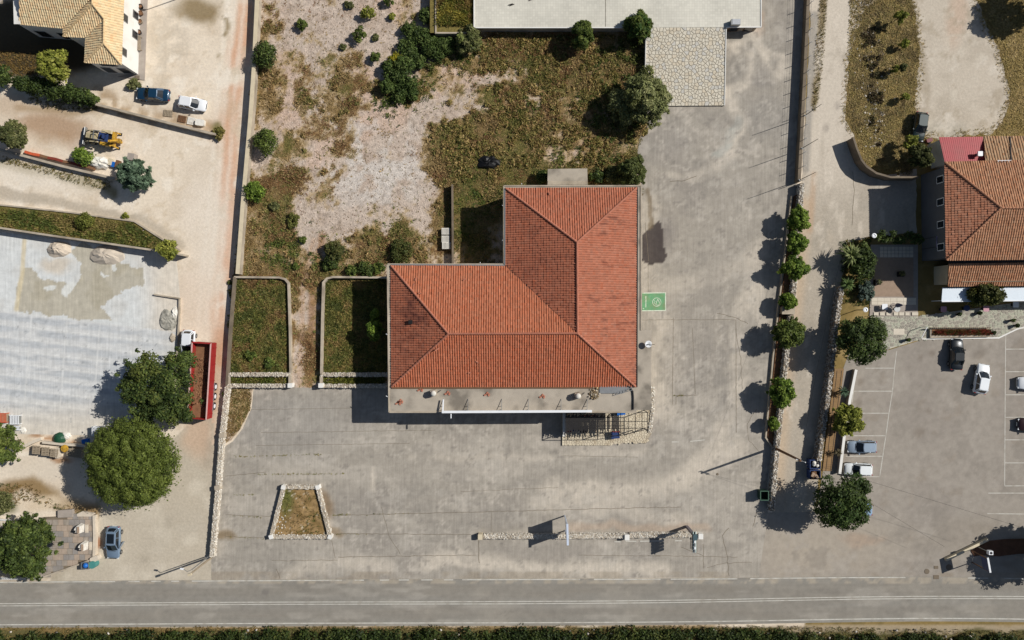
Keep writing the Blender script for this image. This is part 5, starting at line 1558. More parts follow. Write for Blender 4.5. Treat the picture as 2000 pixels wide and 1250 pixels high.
t = thing('carved_stone', 'pale rock half hidden by the left edge tree', 'sculpture', P(18, 1030, .4))
MB().frust([P(10, 1037, .3), P(24, 1039, .3), P(34, 1024, .3), P(20, 1016, .3)], [P(13, 1034, 1.1), P(22, 1035, 1.1), P(29, 1025, 1.1), P(20, 1020, 1.1)]).build('stone_body', M['tarp'], t)
MB().beam(P(-10, 1014, .3), P(22, 1016, .3), .15, .3).build('kerb', M['plaster'], t)
# white picket railing at the road, bottom left
pk = thing('white_railing', 'white picket railing along the road at the bottom left', 'railing', P(40, 1130))
MB().beam(P(-60, 1131, .8), P(78, 1131, .8), .05, .06).build('rail', M['white'], pk)
MB().beam(P(-60, 1133, .2), P(78, 1133, .2), .3, .4).build('base_kerb', M['kerb'], pk)
for k in range(32):
    a = P(-60 + k * 4.4, 1131, .8); MB().box((a.x, a.y, .5), (.09, .04, .8)).build('picket', M['white'], pk)
# ------------------------------------------------------------------ vegetation builders
def leaves(clumps, per, size, cols, seed=1, up=.5, spread=.7, elong=1.5, shell=.5, flat=1.0, var=.25, lowcut=-.35):
    """leaf-sized faces through the volume of leaf clumps; clumps: (x, y, z, r)"""
    r = np.random.default_rng(seed)
    cl = np.array(clumps, float)
    wts = cl[:, 3] ** 2; n = int(per * len(cl))
    ci = r.choice(len(cl), n, p=wts / wts.sum())
    d = r.normal(size=(n, 3)); d /= np.linalg.norm(d, axis=1)[:, None]
    d[:, 2] = np.where(d[:, 2] < lowcut, -d[:, 2], d[:, 2])
    rad = shell + (1 - shell) * r.random(n) ** .6
    rad = rad * (1 + .12 * r.normal(size=n))
    p = cl[ci, :3] + d * (rad * cl[ci, 3])[:, None] * np.array([1, 1, flat])
    nm = d + np.array([0, 0, up]) + spread * r.normal(size=(n, 3))
    nm /= np.linalg.norm(nm, axis=1)[:, None]
    t = d * .8 + r.normal(size=(n, 3)) * .7
    t -= nm * (t * nm).sum(1)[:, None]; t /= np.maximum(np.linalg.norm(t, axis=1), 1e-6)[:, None]
    b = np.cross(nm, t)
    s = size * r.uniform(.6, 1.35, n)
    L = (t * (s * elong * .5)[:, None]); Wd = b * (s * .5)[:, None]
    X = np.stack([p - L, p + Wd * .9, p + L, p - Wd * .9], axis=1).reshape(-1, 3)
    F = np.arange(n * 4).reshape(n, 4)
    cc = np.array([nlin(c) for c in cols])
    tone = r.integers(0, len(cc), len(cl))            # a clump leans to one tone
    pick = np.where(r.random(n) < .6, tone[ci], r.integers(0, len(cc), n))
    col = cc[pick] * (1 + var * r.normal(size=n)).clip(.4, 1.9)[:, None]
    return X, F, np.repeat(col, 4, axis=0)

def dome(n, R_, Rz, c, rc, seed, jit=.25, zmin=-.25, ragged=.0):
    """clump centres spread over an uneven dome"""
    r = np.random.default_rng(seed); out = []
    g = math.pi * (3 - math.sqrt(5))
    for i in range(n):
        z = 1 - (i + .5) / n * (1 - zmin)
        rr = math.sqrt(max(0, 1 - z * z)); a = g * i + r.normal() * jit
        k = (1 + r.normal() * (.05 if ragged < .03 else .11)) * (1 - ragged * r.random())
        out.append((c[0] + math.cos(a) * rr * R_ * k, c[1] + math.sin(a) * rr * R_ * k, c[2] + z * Rz * k, rc * r.uniform(.75, 1.25)))
    return out

GREEN_PINE = [(90, 102, 44), (102, 114, 50), (76, 88, 38), (112, 122, 56)]
GREEN_DARK = [(62, 76, 38), (74, 90, 42), (52, 66, 32), (92, 106, 52)]
GREEN_MID = [(84, 98, 44), (98, 112, 52), (70, 84, 38), (114, 124, 60)]
GREEN_BRIGHT = [(94, 116, 42), (112, 134, 50), (76, 98, 38), (128, 146, 62)]
GREEN_YEL = [(126, 132, 54), (142, 146, 62), (106, 112, 46), (158, 158, 76)]
GREEN_OLIVE = [(96, 100, 60), (112, 114, 70), (80, 86, 50), (126, 126, 82)]
GREEN_BLUE = [(84, 104, 82), (98, 118, 94), (70, 90, 70), (112, 132, 106)]

def tree(name, label, px, py, rpx, h, cols, nclump=30, per=90, size=.24, style='round', seed=1, group=None, cat='tree', trunk=.16, sx=1.0, sy=1.0, clear=.3, ragged=.15, rcl=.34, elong=1.5, up=.5, shell=.5, extra=None, spread=.7):
    zc = h * (clear + (1 - clear) * .5)
    b = P(px, py, zc)
    t = thing(name, label, cat, (b.x, b.y, 0), 0, group)
    R_ = rpx / FPX * (CAM_H - zc) * .9
    Rz = h * (1 - clear) * .5
    if style == 'pine':
        zc2 = h * .55; Rz = h * .38
        cl = dome(nclump, R_, Rz, (0, 0, zc2), R_ * rcl, seed, .3, -.1, ragged)
        rq = np.random.default_rng(seed + 500)
        for k in range(46):
            a = rq.uniform(0, 2 * math.pi); e = R_ * .74 * math.sqrt(rq.random())
            cl.append((math.cos(a) * e, math.sin(a) * e, zc2 + Rz * .72 * math.sqrt(max(0, 1 - (e / R_) ** 2)), R_ * .16))
    elif style == 'ragged':
        r = np.random.default_rng(seed)
        cl = dome(nclump, R_ * .8, Rz, (0, 0, zc), R_ * rcl, seed, .6, -.3, ragged)
        for k in range(nclump // 2):
            a = r.uniform(0, 2 * math.pi); e = r.uniform(.75, 1.12)
            for m in range(3):
                f = e * (.7 + .15 * m)
                cl.append((math.cos(a) * R_ * f, math.sin(a) * R_ * f, zc + r.uniform(-.4, .5) * Rz - .15 * m, R_ * rcl * (.6 - .12 * m)))
    else:
        cl = dome(nclump, R_ * .82, Rz * .85, (0, 0, zc), R_ * rcl, seed, .4, -.3, ragged)
    rq = np.random.default_rng(seed + 900)
    if h > 1.5 and style != 'pine':
        for k in range(max(3, nclump // 4)):
            a = rq.uniform(0, 2 * math.pi); e = R_ * .55 * math.sqrt(rq.random())
            cl.append((math.cos(a) * e, math.sin(a) * e, zc + Rz * rq.uniform(.3, .75), R_ * rcl * rq.uniform(.8, 1.2)))
    cl = [(x * sx, y * sy, max(z, .15), r_) for x, y, z, r_ in cl]
    if extra: cl += extra
    X, F, col = leaves(cl, per, size, cols, seed, up=up, elong=elong, shell=shell, spread=spread)
    if style == 'pine':
        X2, F2, c2 = leaves([(0, 0, zc2, R_ * .97)], 15000, .24, cols, seed + 7, up=.6, elong=1.1, shell=.86, flat=Rz / R_, lowcut=-.1, spread=.5)
        F = np.concatenate([F, F2 + len(X)]); X = np.concatenate([X, X2]); col = np.concatenate([col, c2])
    X[:, 2] = np.maximum(X[:, 2], .03)
    mesh_np('crown', X, F, M['leaf'], col, parent=t)
    mb = MB(); r = random.Random(seed)
    top = (r.uniform(-.1, .1) * R_, r.uniform(-.1, .1) * R_, max(zc, .3))
    mb.tube([(0, 0, -.05), (top[0] * .4, top[1] * .4, zc * .5), top], [trunk, trunk * .75, trunk * .4], 7)
    for k in range(min(9, len(cl))):
        c = cl[r.randrange(len(cl))]
        mb.tube([(top[0] * .5, top[1] * .5, zc * r.uniform(.4, .7)), ((c[0] + top[0]) * .5, (c[1] + top[1]) * .5, (zc * .6 + c[2]) * .5 + .1), (c[0] * .9, c[1] * .9, c[2])], [trunk * .45, trunk * .3, trunk * .1], 5)
    mb.build('trunk', M['bark'], t, local=True)
    return t

def shrub(label, px, py, rpx, h, cols, seed, group='field bushes', sx=1, sy=1, nclump=14, per=80, size=.2, name='bush', **k):
    return tree(name, label, px, py, rpx, h, cols, nclump, per, size, 'round', seed, group, 'bush', .06, sx, sy, .05, .12, .42, **k)

def yucca(label, px, py, rpx, h, cols, seed, n=60, group=None, name='yucca'):
    r = np.random.default_rng(seed); b = P(px, py, h * .7)
    t = thing(name, label, 'plant', (b.x, b.y, 0), 0, group)
    R_ = rpx / FPX * (CAM_H - h * .7)
    V, F, Cc = [], [], []
    cc = [nlin(c) for c in cols]
    for i in range(n):
        a = r.uniform(0, 2 * math.pi); el = r.uniform(-.2, 1.2); L = R_ * r.uniform(.7, 1.1)
        d = np.array([math.cos(a) * math.cos(el), math.sin(a) * math.cos(el), math.sin(el)]); s = np.array([-math.sin(a), math.cos(a), 0]) * R_ * .06
        o = np.array([0, 0, h * .7]); m = o + d * L * .55; e = o + d * L - np.array([0, 0, .25 * L])
        k = len(V); V += [o - s * .5, o + s * .5, m + s, m - s, e]; F += [(k, k + 1, k + 2, k + 3), (k + 3, k + 2, k + 4, k + 4)]
        c = cc[r.integers(0, len(cc))] * r.uniform(.75, 1.25); Cc += [c] * 5
    me = bpy.data.meshes.new('leaves'); me.from_pydata([tuple(v) for v in V], [], [f if f[2] != f[3] else f[:3] for f in F])
    at = me.color_attributes.new('col', 'FLOAT_COLOR', 'POINT'); c4 = np.ones((len(V), 4), dtype=np.float32); c4[:, :3] = np.array(Cc); at.data.foreach_set('color', c4.ravel())
    me.materials.append(M['leaf']); o = bpy.data.objects.new('leaves', me); C.objects.link(o); o.parent = t
    MB().tube([(0, 0, -.05), (.03, .02, h * .4), (0, 0, h * .72)], [.13, .1, .1], 7).build('stem', M['bark'], t, local=True)
    return t

# ------------------------------------------------------------------ trees on the left
tree('umbrella_pine', 'huge dense round umbrella pine beside the driveway', 255, 906, 89, 8.5, GREEN_PINE, 210, 300, .13, 'pine', 3, trunk=.35, ragged=.02, rcl=.12, elong=1.2, up=.2, shell=.92, spread=.25)
r_ = np.random.default_rng(4)
ex = [(-2.8 + r_.uniform(-1, 1), -1.5 + r_.uniform(-.8, .8), 3.6 + r_.uniform(-.4, .6), .9) for k in range(6)] + [(3.2 + r_.uniform(-.7, .7), 3.4 + r_.uniform(-1, 1), 4.2 + r_.uniform(-.5, .5), .8) for k in range(7)] + [(2.6 + r_.uniform(-1.2, 1.2), -3.4 + r_.uniform(-1, .6), 4 + r_.uniform(-.5, .5), .9) for k in range(8)]
tree('feathery_pine', 'ragged dark pine leaning over the red trailer', 308, 755, 84, 7.2, GREEN_DARK + [(96, 104, 50)], 46, 150, .2, 'ragged', 5, trunk=.28, rcl=.2, elong=1.8, ragged=.3, up=.6, extra=ex)
tree('feathery_tree', 'large dark feathery tree on the paved plinth at the bottom left', 48, 1068, 68, 7.0, GREEN_DARK + [(88, 100, 46)], 60, 150, .2, 'ragged', 6, trunk=.26, rcl=.2, elong=1.8, up=.6)
tree('olive_tree', 'dark green tree cut by the left edge above the pallets', 6, 868, 40, 5.0, GREEN_MID, 34, 130, .2, 'ragged', 7, rcl=.28)
tree('cedar_tree', 'blue-green cedar with spreading fronds at the end of the digger yard wall', 264, 344, 38, 4.2, GREEN_BLUE, 34, 110, .2, 'ragged', 8, rcl=.2, elong=2.6, clear=.2, ragged=.25)
tree('round_tree', 'small yellow-green tree at the right tip of the grass verge', 331, 487, 22, 3.0, GREEN_YEL, 20, 90, .2, 'round', 9, elong=2.0, rcl=.36)
tree('olive_tree', 'grey-green tree at the left edge beside the digger', 27, 264, 29, 4.0, GREEN_OLIVE, 30, 110, .2, 'ragged', 10, rcl=.28)
tree('fruit_tree', 'bright yellow-green tree in the shade of the cream-roofed house', 107, 128, 34, 4.6, GREEN_YEL, 34, 90, .26, 'round', 11, rcl=.3, elong=1.6)
for i, (x, y, r1_) in enumerate(((48, 165, 22), (78, 170, 24), (108, 178, 22), (136, 184, 22), (162, 190, 20), (180, 196, 12))):
    shrub(['leftmost clump of the dark hedge below the house', 'second clump of the dark hedge below the house', 'third clump of the dark hedge below the house', 'fourth clump of the dark hedge below the house', 'fifth clump of the dark hedge below the house', 'small right end clump of the dark hedge below the house'][i], x, y, r1_, 2.2, GREEN_DARK, 20 + i, 'hedge below the house', name='hedge_clump', nclump=18, per=80, size=.2, sy=.8)
shrub('dark bush at the left edge below the house yard', 8, 150, 20, 2.0, GREEN_DARK, 28, None)
shrub('bright green bush below the digger', 163, 306, 18, 2.0, GREEN_BRIGHT, 29, None)
shrub('small bush between the house paving and the blue car', 262, 164, 11, .7, GREEN_OLIVE, 30, None, sx=1.3)
shrub('round bush on the upper kerb of the grass verge', 167, 431, 18, 1.3, [(104, 108, 48), (92, 98, 42), (118, 120, 56)], 31, None, per=120, size=.16)
shrub('tiny weed bush on the verge kerb', 245, 422, 6, .5, GREEN_YEL, 32, None, nclump=6)
shrub('weedy bush at the right end of the slanting wall', 427, 260, 12, .8, [(110, 106, 54), (128, 116, 66)], 33, None)
shrub('grey-green bush at the left edge above the plinth tree', 8, 983, 22, 1.4, GREEN_OLIVE, 34, None)
# ------------------------------------------------------------------ field bushes
fb_ = [(519, 111, 25, 2.4, GREEN_DARK, 'tall oval bush against the long wall at the top of the field'), (521, 277, 25, 2.4, GREEN_MID, 'round bush against the long wall halfway down the field'), (499, 374, 21, 1.8, GREEN_BRIGHT, 'bright round bush against the long wall, lowest of the three'),
       (590, 48, 11, 1.0, GREEN_MID, 'small lone bush at the top left of the pale field'), (720, 25, 14, 1.3, GREEN_YEL, 'small bush at the top middle of the field with a dark shadow'), (702, 67, 14, 1.4, GREEN_MID, 'small round bush in the pale field below the top one'), (734, 113, 11, 1.1, GREEN_MID, 'small bush left of the dense thicket'),
       (766, 32, 7, .6, GREEN_YEL, 'tiny bush right of the top middle bushes'), (760, 2, 10, 1.0, GREEN_MID, 'small bush cut by the top edge of the field'), (733, 74, 7, .4, GREEN_OLIVE, 'faint weed clump between the small field bushes'), (682, 10, 9, .5, GREEN_OLIVE, 'low weed clump at the top edge of the field'), (670, 92, 6, .4, GREEN_OLIVE, 'low weed clump on the faint line in the field'),
       (1060, 346, 15, 1.6, GREEN_DARK, 'dark bush left of the annex slab'), (655, 490, 20, 1.2, [(84, 88, 46), (104, 100, 56), (66, 74, 38)], 'ragged bush above the shaded grass bed'), (645, 515, 15, 1.0, GREEN_DARK, 'dark bush just below the ragged one'), (715, 528, 18, .9, GREEN_DARK, 'low dark bush along the bed wall'), (688, 530, 14, .8, GREEN_MID, 'low bush left of the one along the bed wall'),
       (740, 525, 12, .8, GREEN_MID, 'low bush nearest the tiled building corner'), (785, 490, 22, 1.0, [(76, 84, 42), (98, 96, 52)], 'low green bush above the west wing roof'), (592, 468, 7, .5, GREEN_MID, 'small green weed beside the red track'), (578, 521, 7, .5, GREEN_MID, 'small green weed at the top of the bed wall'), (536, 402, 10, .6, GREEN_OLIVE, 'faint green clump right of the wall bushes'),
       (575, 430, 14, .6, [(116, 116, 60), (100, 104, 52)], 'faint yellow-green clump in the brown grass'), (527, 709, 11, .7, GREEN_MID, 'green clump low in the western grass bed'), (490, 695, 11, .6, GREEN_MID, 'green clump in the middle of the western grass bed'), (440, 770, 6, .5, GREEN_BRIGHT, 'tiny green weed on the driveway wall top')]
for i, (x, y, r1_, h_, cs2, lb) in enumerate(fb_):
    shrub(lb, x, y, r1_, h_, cs2, 60 + i, sx=1.0, sy=1.12 if i == 0 else 1.0, nclump=20 if r1_ > 18 else 10, per=110 if r1_ > 18 else 70, size=.17)
th = [(800, 60, 18), (822, 72, 20), (842, 92, 22), (800, 95, 22), (774, 120, 16), (790, 128, 20), (818, 120, 16), (768, 150, 20), (796, 158, 22), (780, 182, 20), (806, 186, 12), (756, 168, 14), (855, 100, 18), (875, 88, 18), (760, 130, 12), (834, 30, 16)]
for i, (x, y, r1_) in enumerate(th):
    yel = i == 4
    shrub('yellow flowering bush in the dense thicket' if yel else ['topmost bush of the dense thicket by the white roof', 'second bush of the thicket, beside the topmost', 'bush of the thicket just below the bed wall', 'bush of the thicket left of its middle', '', 'large middle bush of the thicket right of the yellow one', 'bush of the thicket right of the middle', 'bush on the left flank of the thicket', 'broad bush low in the thicket', 'lowest broad bush of the thicket', 'small bush at the lowest right of the thicket', 'bush at the lower left corner of the thicket', 'bush of the thicket below the raised bed wall', 'bush of the thicket nearest the light spiky bush', 'small bush left of the yellow one in the thicket', 'bush of the thicket in the shade of the raised bed'][i], x, y, r1_, 1.0 + (i % 3) * .3, [(156, 146, 40), (132, 128, 44), (110, 116, 44)] if yel else [(76, 94, 46), (90, 108, 54), (64, 80, 40), (102, 116, 62)], 90 + i, 'dense thicket', nclump=16, per=110, size=.17, spread=1.0)
tree('leafy_bush', 'light green spiky bush at the left corner of the white roof', 915, 78, 28, 2.4, GREEN_OLIVE + [(118, 128, 68)], 22, 90, .2, 'ragged', 120, None, 'bush', .08, clear=.1, elong=2.6, rcl=.26)
tree('young_tree', 'green tree breaking over the white roof edge', 1137, 68, 26, 3.6, GREEN_MID, 24, 100, .2, 'ragged', 121, None, 'tree', .1, clear=.15, rcl=.3, sy=1.1)
tree('young_tree', 'spiky bright tree at the upper left corner of the stone ramp', 1247, 52, 28, 4.0, GREEN_MID + [(70, 98, 44)], 26, 90, .2, 'ragged', 122, None, 'tree', .1, clear=.2, elong=3.0, rcl=.24)
ex = [(r_.uniform(-4.2, -1.0), r_.uniform(-2.4, 2.0), r_.uniform(1.5, 3), .9) for k in range(14)]
tree('tamarisk_tree', 'large grey-green feathery tree overlapping the left side of the stone ramp', 1262, 192, 58, 5.4, [(124, 130, 82), (140, 144, 94), (106, 112, 66), (150, 150, 102), (112, 116, 66)], 60, 150, .16, 'ragged', 123, None, 'tree', .2, sx=.86, clear=.15, elong=2.4, rcl=.2, extra=ex)
tree('tamarisk_tree', 'smaller feathery tree at the north-east corner of the tiled building', 1236, 334, 32, 3.2, [(92, 100, 56), (110, 116, 64), (78, 88, 46)], 30, 130, .16, 'ragged', 124, None, 'tree', .1, clear=.1, elong=2.4, rcl=.24)
shrub('bushy weeds left of the corner feathery tree', 1200, 342, 18, 1.2, GREEN_OLIVE, 125, None, per=110)
shrub('green weeds right of the annex slab', 1165, 348, 14, 1.0, GREEN_DARK, 126, None, per=110)
shrub('dark weedy bush on the slope below the stone ramp tree', 1215, 235, 20, 1.2, GREEN_OLIVE, 127, None, per=100)
ex = [(0, r_.uniform(-2.6, 2.6), r_.uniform(1.4, 2.6), .55) for k in range(10)]
tree('shaded_tree', 'slender tree in the shade west of the tiled building', 731, 642, 22, 3.6, GREEN_BRIGHT, 14, 110, .22, 'ragged', 128, None, 'tree', .1, sx=.7, rcl=.3, extra=ex)
# ------------------------------------------------------------------ tree row by the eastern lane
row = [(1561, 428, 25, 3.2, 'topmost round tree of the row along the lane wall'), (1556, 476, 23, 3.2, 'second round tree of the row along the lane wall'), (1548, 524, 28, 3.4, 'third and broader tree of the row along the lane wall'), (1541, 588, 17, 2.6, 'small fourth tree of the row, above the meter box'), (1540, 652, 34, 4.0, 'largest tree of the row along the lane wall'), (1526, 765, 28, 3.6, 'round tree of the row standing alone above the pole'), (1511, 828, 13, 2.0, 'smallest and lowest shrub tree of the row by the pole')]
for i, (x, y, r1_, h_, lb) in enumerate(row):
    rv = random.Random(i * 7 + 1)
    tree('lane_tree', lb, x, y, r1_ * 1.06, h_, GREEN_BRIGHT if i != 4 else GREEN_MID, 26, 95, .2, 'ragged', 140 + i, 'trees along the lane wall', 'tree', .1, clear=.3, rcl=.27, ragged=.35, sx=rv.uniform(.85, 1.1), sy=rv.uniform(.85, 1.1))
tree('broad_tree', 'broad dark tree at the corner of the crazy paving and car park', 1680, 660, 58, 6.0, GREEN_DARK, 40, 220, .2, 'round', 150, None, 'tree', .24, rcl=.25, ragged=.32, shell=.75, spread=.5)
tree('broad_tree', 'broad dark tree at the mouth of the eastern lane', 1645, 978, 64, 6.5, GREEN_DARK + [(64, 84, 40)], 48, 220, .2, 'round', 151, None, 'tree', .26, rcl=.23, ragged=.28, shell=.75, spread=.5)
tree('lemon_tree', 'yellow-green tree between the tan path and the parking bays', 1655, 818, 34, 3.8, GREEN_YEL + [(96, 104, 40)], 30, 95, .2, 'ragged', 152, None, 'tree', .12, rcl=.26)
tree('terrace_tree', 'dark tree hanging over the white awning of the restaurant', 1922, 576, 36, 4.6, [(76, 80, 36), (92, 94, 44), (60, 66, 30)], 30, 110, .2, 'ragged', 153, None, 'tree', .14, sx=1.2, sy=.62, rcl=.26)
tree('hedge_tree', 'dense dark shrubs beside the palm-like yucca on the lane', 1683, 515, 38, 3.0, GREEN_DARK, 40, 110, .2, 'round', 154, None, 'shrub', .1, sx=.7, sy=1.2, clear=.05, rcl=.26)
yucca('large pale yucca at the lane side of the dark shrubs', 1662, 498, 26, 3.2, [(116, 126, 74), (136, 144, 92), (96, 108, 60)], 155, 110)
yucca('smaller yucca below the large pale one', 1655, 555, 18, 2.6, [(84, 104, 56), (104, 122, 66)], 156, 70)
yucca('spiky blue-green yucca on the tan path', 1648, 764, 14, 1.4, [(84, 106, 84), (70, 92, 70)], 157, 50)
yucca('withered yucca at the lower end of the tan path', 1636, 884, 11, 1.2, [(116, 106, 80), (96, 88, 66)], 158, 40)
shrub('grey-green shrub below the smaller yucca', 1690, 570, 16, 1.2, [(96, 110, 100), (76, 92, 80)], 159, None, sy=1.4)
tree('shade_tree', 'dark tree beside the red roofed annex', 1797, 306, 26, 4.0, [(84, 88, 48), (66, 72, 38), (100, 102, 58)], 26, 100, .18, 'ragged', 160, None, 'tree', .12, rcl=.26)
cr = thing('climbing_plant', 'dark climbing plant along the top of the garden terrace', 'plant', P(1760, 462, 0))
X, F, col = leaves([(P(1715 + k * 7, 462 + r_.uniform(-8, 8), 2).x - cr.location.x, P(1715 + k * 7, 462 + r_.uniform(-8, 8), 2).y - cr.location.y, 1.9 + r_.uniform(-.3, .3), .5) for k in range(13)], 80, .2, GREEN_DARK, 161, elong=2.2)
mesh_np('foliage', X, F, M['leaf'], col, parent=cr)
mb = MB()
for k in range(4):
    a = P(1718 + k * 25, 462, 1.9) - cr.location; mb.tube([(a.x, a.y, 0), (a.x + .1, a.y, 1), (a.x, a.y, 1.9)], .05, 5)
mb.build('stem', M['bark'], cr, local=True)
for i, (x, y, r1_, h_) in enumerate(((1757, 33, 12, 2.6), (1762, 132, 7, 2.2), (1768, 190, 8, 1.6), (1778, 278, 15, 2.4), (1765, 85, 9, 1.6), (1748, 135, 6, 1.8))):
    tree('sapling', ['highest green sapling on the grass island', 'thin sapling in the middle of the grass island', 'low sapling at the right edge of the grass island', 'bright sapling below the dark car', 'pale sapling between the upper ones on the island', 'dark thin sapling left of the middle one'][i], x, y, r1_, h_, GREEN_YEL if i != 1 else GREEN_OLIVE, 8, 60, .18, 'ragged', 170 + i, 'saplings on the grass island', 'tree', .05, rcl=.36)
# trees outside the frame whose shade falls into it
tree('roadside_tree', 'big tree beyond the right edge shading the car park sign', 2080, 1082, 66, 6.5, GREEN_DARK, 60, 120, .26, 'ragged', 180, None, 'tree', .25, rcl=.24)
tree('roadside_tree', 'tree beyond the top right corner shading the dry grass', 2060, -20, 50, 6.0, GREEN_DARK, 40, 100, .26, 'ragged', 181, None, 'tree', .25, rcl=.26)

# ------------------------------------------------------------------ grass, weeds and scrub nobody could count
def tufts(name, px, py, z, hgt, rad, cols, label, seed=1, blades=6, mat='dry', var=.14, parent=None, bw=.13):
    r = np.random.default_rng(seed); n = len(px)
    X0 = np.stack([(px - 1000) / S, (625 - py) / S, np.broadcast_to(z, (n,)).astype(float)], axis=1)
    a = r.uniform(0, 2 * math.pi, (n, blades)); L = rad[:, None] * r.uniform(.4, 1.2, (n, blades)); hh_ = hgt[:, None] * r.uniform(.5, 1.2, (n, blades))
    d = np.stack([np.cos(a), np.sin(a)], axis=-1)
    base = X0[:, None, :] + np.concatenate([d * (L * .12)[..., None], np.zeros((n, blades, 1))], axis=-1)
    tip = X0[:, None, :] + np.concatenate([d * L[..., None], hh_[..., None]], axis=-1)
    s = np.stack([-np.sin(a), np.cos(a), np.zeros_like(a)], axis=-1) * (L * bw)[..., None]
    mid = base * .5 + tip * .5; mid[..., 2] += .25 * hh_
    Xv = np.stack([base, mid - s, tip, mid + s], axis=2).reshape(-1, 3)
    F = np.arange(n * blades * 4).reshape(-1, 4)
    c = cols * (1 + var * r.normal(size=n)).clip(.45, 1.8)[:, None]
    col = np.repeat(c, blades * 4, axis=0) * (1 + .12 * r.normal(size=(n * blades)).repeat(4)).clip(.6, 1.5)[:, None]
    o = mesh_np(name, Xv, F, M[mat], col, kind='stuff')
    tag(o, label, 'grass')
    return o

def pick(pal, idx): return np.array([nlin(c) for c in pal])[idx]

rg = np.random.default_rng(77)
n = 190000
px = rg.uniform(440, 1262, n); py = rg.uniform(-20, 760, n)
ok = inpoly(px, py, FIELD) & ~inpoly(px, py, [(760, 515), (985, 515), (985, 362), (1252, 362), (1252, 760), (760, 760)]) & ~((px > 848) & (py < 66))
px, py = px[ok], py[ok]
cv = field_cover(px, py)
ok = rg.random(len(px)) < sstep(.28, .85, cv) * .95 + .03
px, py, cv = px[ok], py[ok], cv[ok]
gz = fbm(px, py, 40, 44); bz = fbm(px, py, 50, 46); tall = fbm(px, py, 26, 47)
pal = [(152, 128, 86), (134, 110, 72), (170, 146, 102), (122, 116, 66), (106, 104, 56), (138, 130, 74), (130, 96, 66), (90, 96, 50)]
q = np.where(gz + .25 * (rg.random(len(px)) - .5) > .57, rg.integers(3, 6, len(px)), rg.integers(0, 3, len(px)))
q = np.where((bz > .58) & (rg.random(len(px)) < .5), 6, q)
inbed = ((px < 566) | (px > 630)) & (py > 542)
q = np.where(inbed & (rg.random(len(px)) < .7), rg.choice([3, 4, 5, 7], len(px)), q)
q = np.where((py > 300) & (px > 885) & (rg.random(len(px)) < .5), rg.choice([3, 4, 5, 7], len(px)), q)
hh2 = .06 + .22 * sstep(.45, .7, tall) * cv + .05 * rg.random(len(px))
tufts('field_grass', px, py, .01, hh2, .1 + .16 * rg.random(len(px)) + .16 * sstep(.5, .7, tall), pick(pal, q), 'dry brown and olive weeds covering the field', 5, 5)
# green weeds in clumps
cen = [(815, 160, 40), (760, 190, 30), (520, 660, 60), (690, 600, 50), (660, 690, 40), (1000, 120, 80), (1160, 210, 60), (1190, 280, 50), (1100, 300, 60), (930, 310, 50), (930, 380, 40), (905, 460, 25), (560, 500, 40), (545, 480, 40), (1080, 90, 60), (700, 560, 50), (1020, 220, 60), (900, 100, 40), (1170, 110, 60), (1215, 200, 40), (640, 500, 30), (775, 490, 50)]
ps = np.concatenate([np.stack([rg.normal(cx, r1_ * .55, 260), rg.normal(cy, r1_ * .55, 260)], axis=1) for cx, cy, r1_ in cen])
ok = inpoly(ps[:, 0], ps[:, 1], FIELD) & ~inpoly(ps[:, 0], ps[:, 1], [(758, 515), (985, 515), (985, 362), (1252, 362), (1252, 760), (758, 760)]) & ~((ps[:, 0] > 845) & (ps[:, 1] < 68))
ps = ps[ok]; clus = fbm(ps[:, 0], ps[:, 1], 14, 48); ps = ps[clus > .5]
tufts('green_weeds', ps[:, 0], ps[:, 1], .01, .12 + .2 * rg.random(len(ps)), .2 + .2 * rg.random(len(ps)), pick([(98, 110, 52), (114, 122, 60), (84, 98, 46), (128, 128, 66), (74, 90, 42)], rg.integers(0, 5, len(ps))), 'clumps of green weeds among the dry grass', 6, 8, 'leaf', bw=.16)
# small stones and clods on the bare soil
n = 2200
px = rg.uniform(500, 1000, n); py = rg.uniform(-10, 520, n); ok = inpoly(px, py, FIELD) & ~inpoly(px, py, [(758, 515), (985, 515), (985, 362), (1252, 362), (1252, 760), (758, 760)]) & ~((px > 840) & (py < 70))
px, py = px[ok], py[ok]; ok = field_cover(px, py) < .45; px, py = px[ok], py[ok]
cl_ = thing('field_clods', 'scattered clods and small stones on the bare soil', 'stones'); 
o = stone_lumps(cl_, [((a - 1000) / S, (625 - b) / S, .03) for a, b in zip(px, py)], .11, [(150, 134, 118), (176, 160, 144), (120, 102, 84), (196, 184, 170)], seed=11); o.name = 'clods'
cl_['kind'] = 'stuff'
# beds, verge, planter, raised bed
def bed(name, poly, n, z, h0, h1, pal, label, seed, rad=(.15, .35), mat='dry', blades=6, keep=None):
    r = np.random.default_rng(seed); xs = [p[0] for p in poly]; ys = [p[1] for p in poly]
    px = r.uniform(min(xs), max(xs), n); py = r.uniform(min(ys), max(ys), n)
    ok = inpoly(px, py, poly)
    if keep: ok &= keep(px, py, r)
    px, py = px[ok], py[ok]
    g_ = fbm(px, py, 22, seed); k = len(pal)
    idx = np.clip((g_ - .3) / .4 * k + r.normal(size=len(px)) * .8, 0, k - 1).astype(int)
    return tufts(name, px, py, z, r.uniform(h0, h1, len(px)), r.uniform(rad[0], rad[1], len(px)), pick(pal, idx), label, seed, blades, mat)
mix = [(92, 98, 50), (116, 114, 60), (138, 128, 72), (150, 128, 80), (134, 106, 70)]
bed('bed_grass', [(460, 545), (555, 546), (563, 560), (565, 728), (447, 728)], 9000, .05, .1, .3, mix, 'tall mixed grass in the western grass bed', 31, (.2, .45), 'leaf')
bed('bed_grass', [(634, 548), (755, 546), (755, 728), (630, 728)], 8000, .05, .1, .3, mix[:4], 'tall green grass in the shaded bed by the building', 32, (.2, .45), 'leaf')
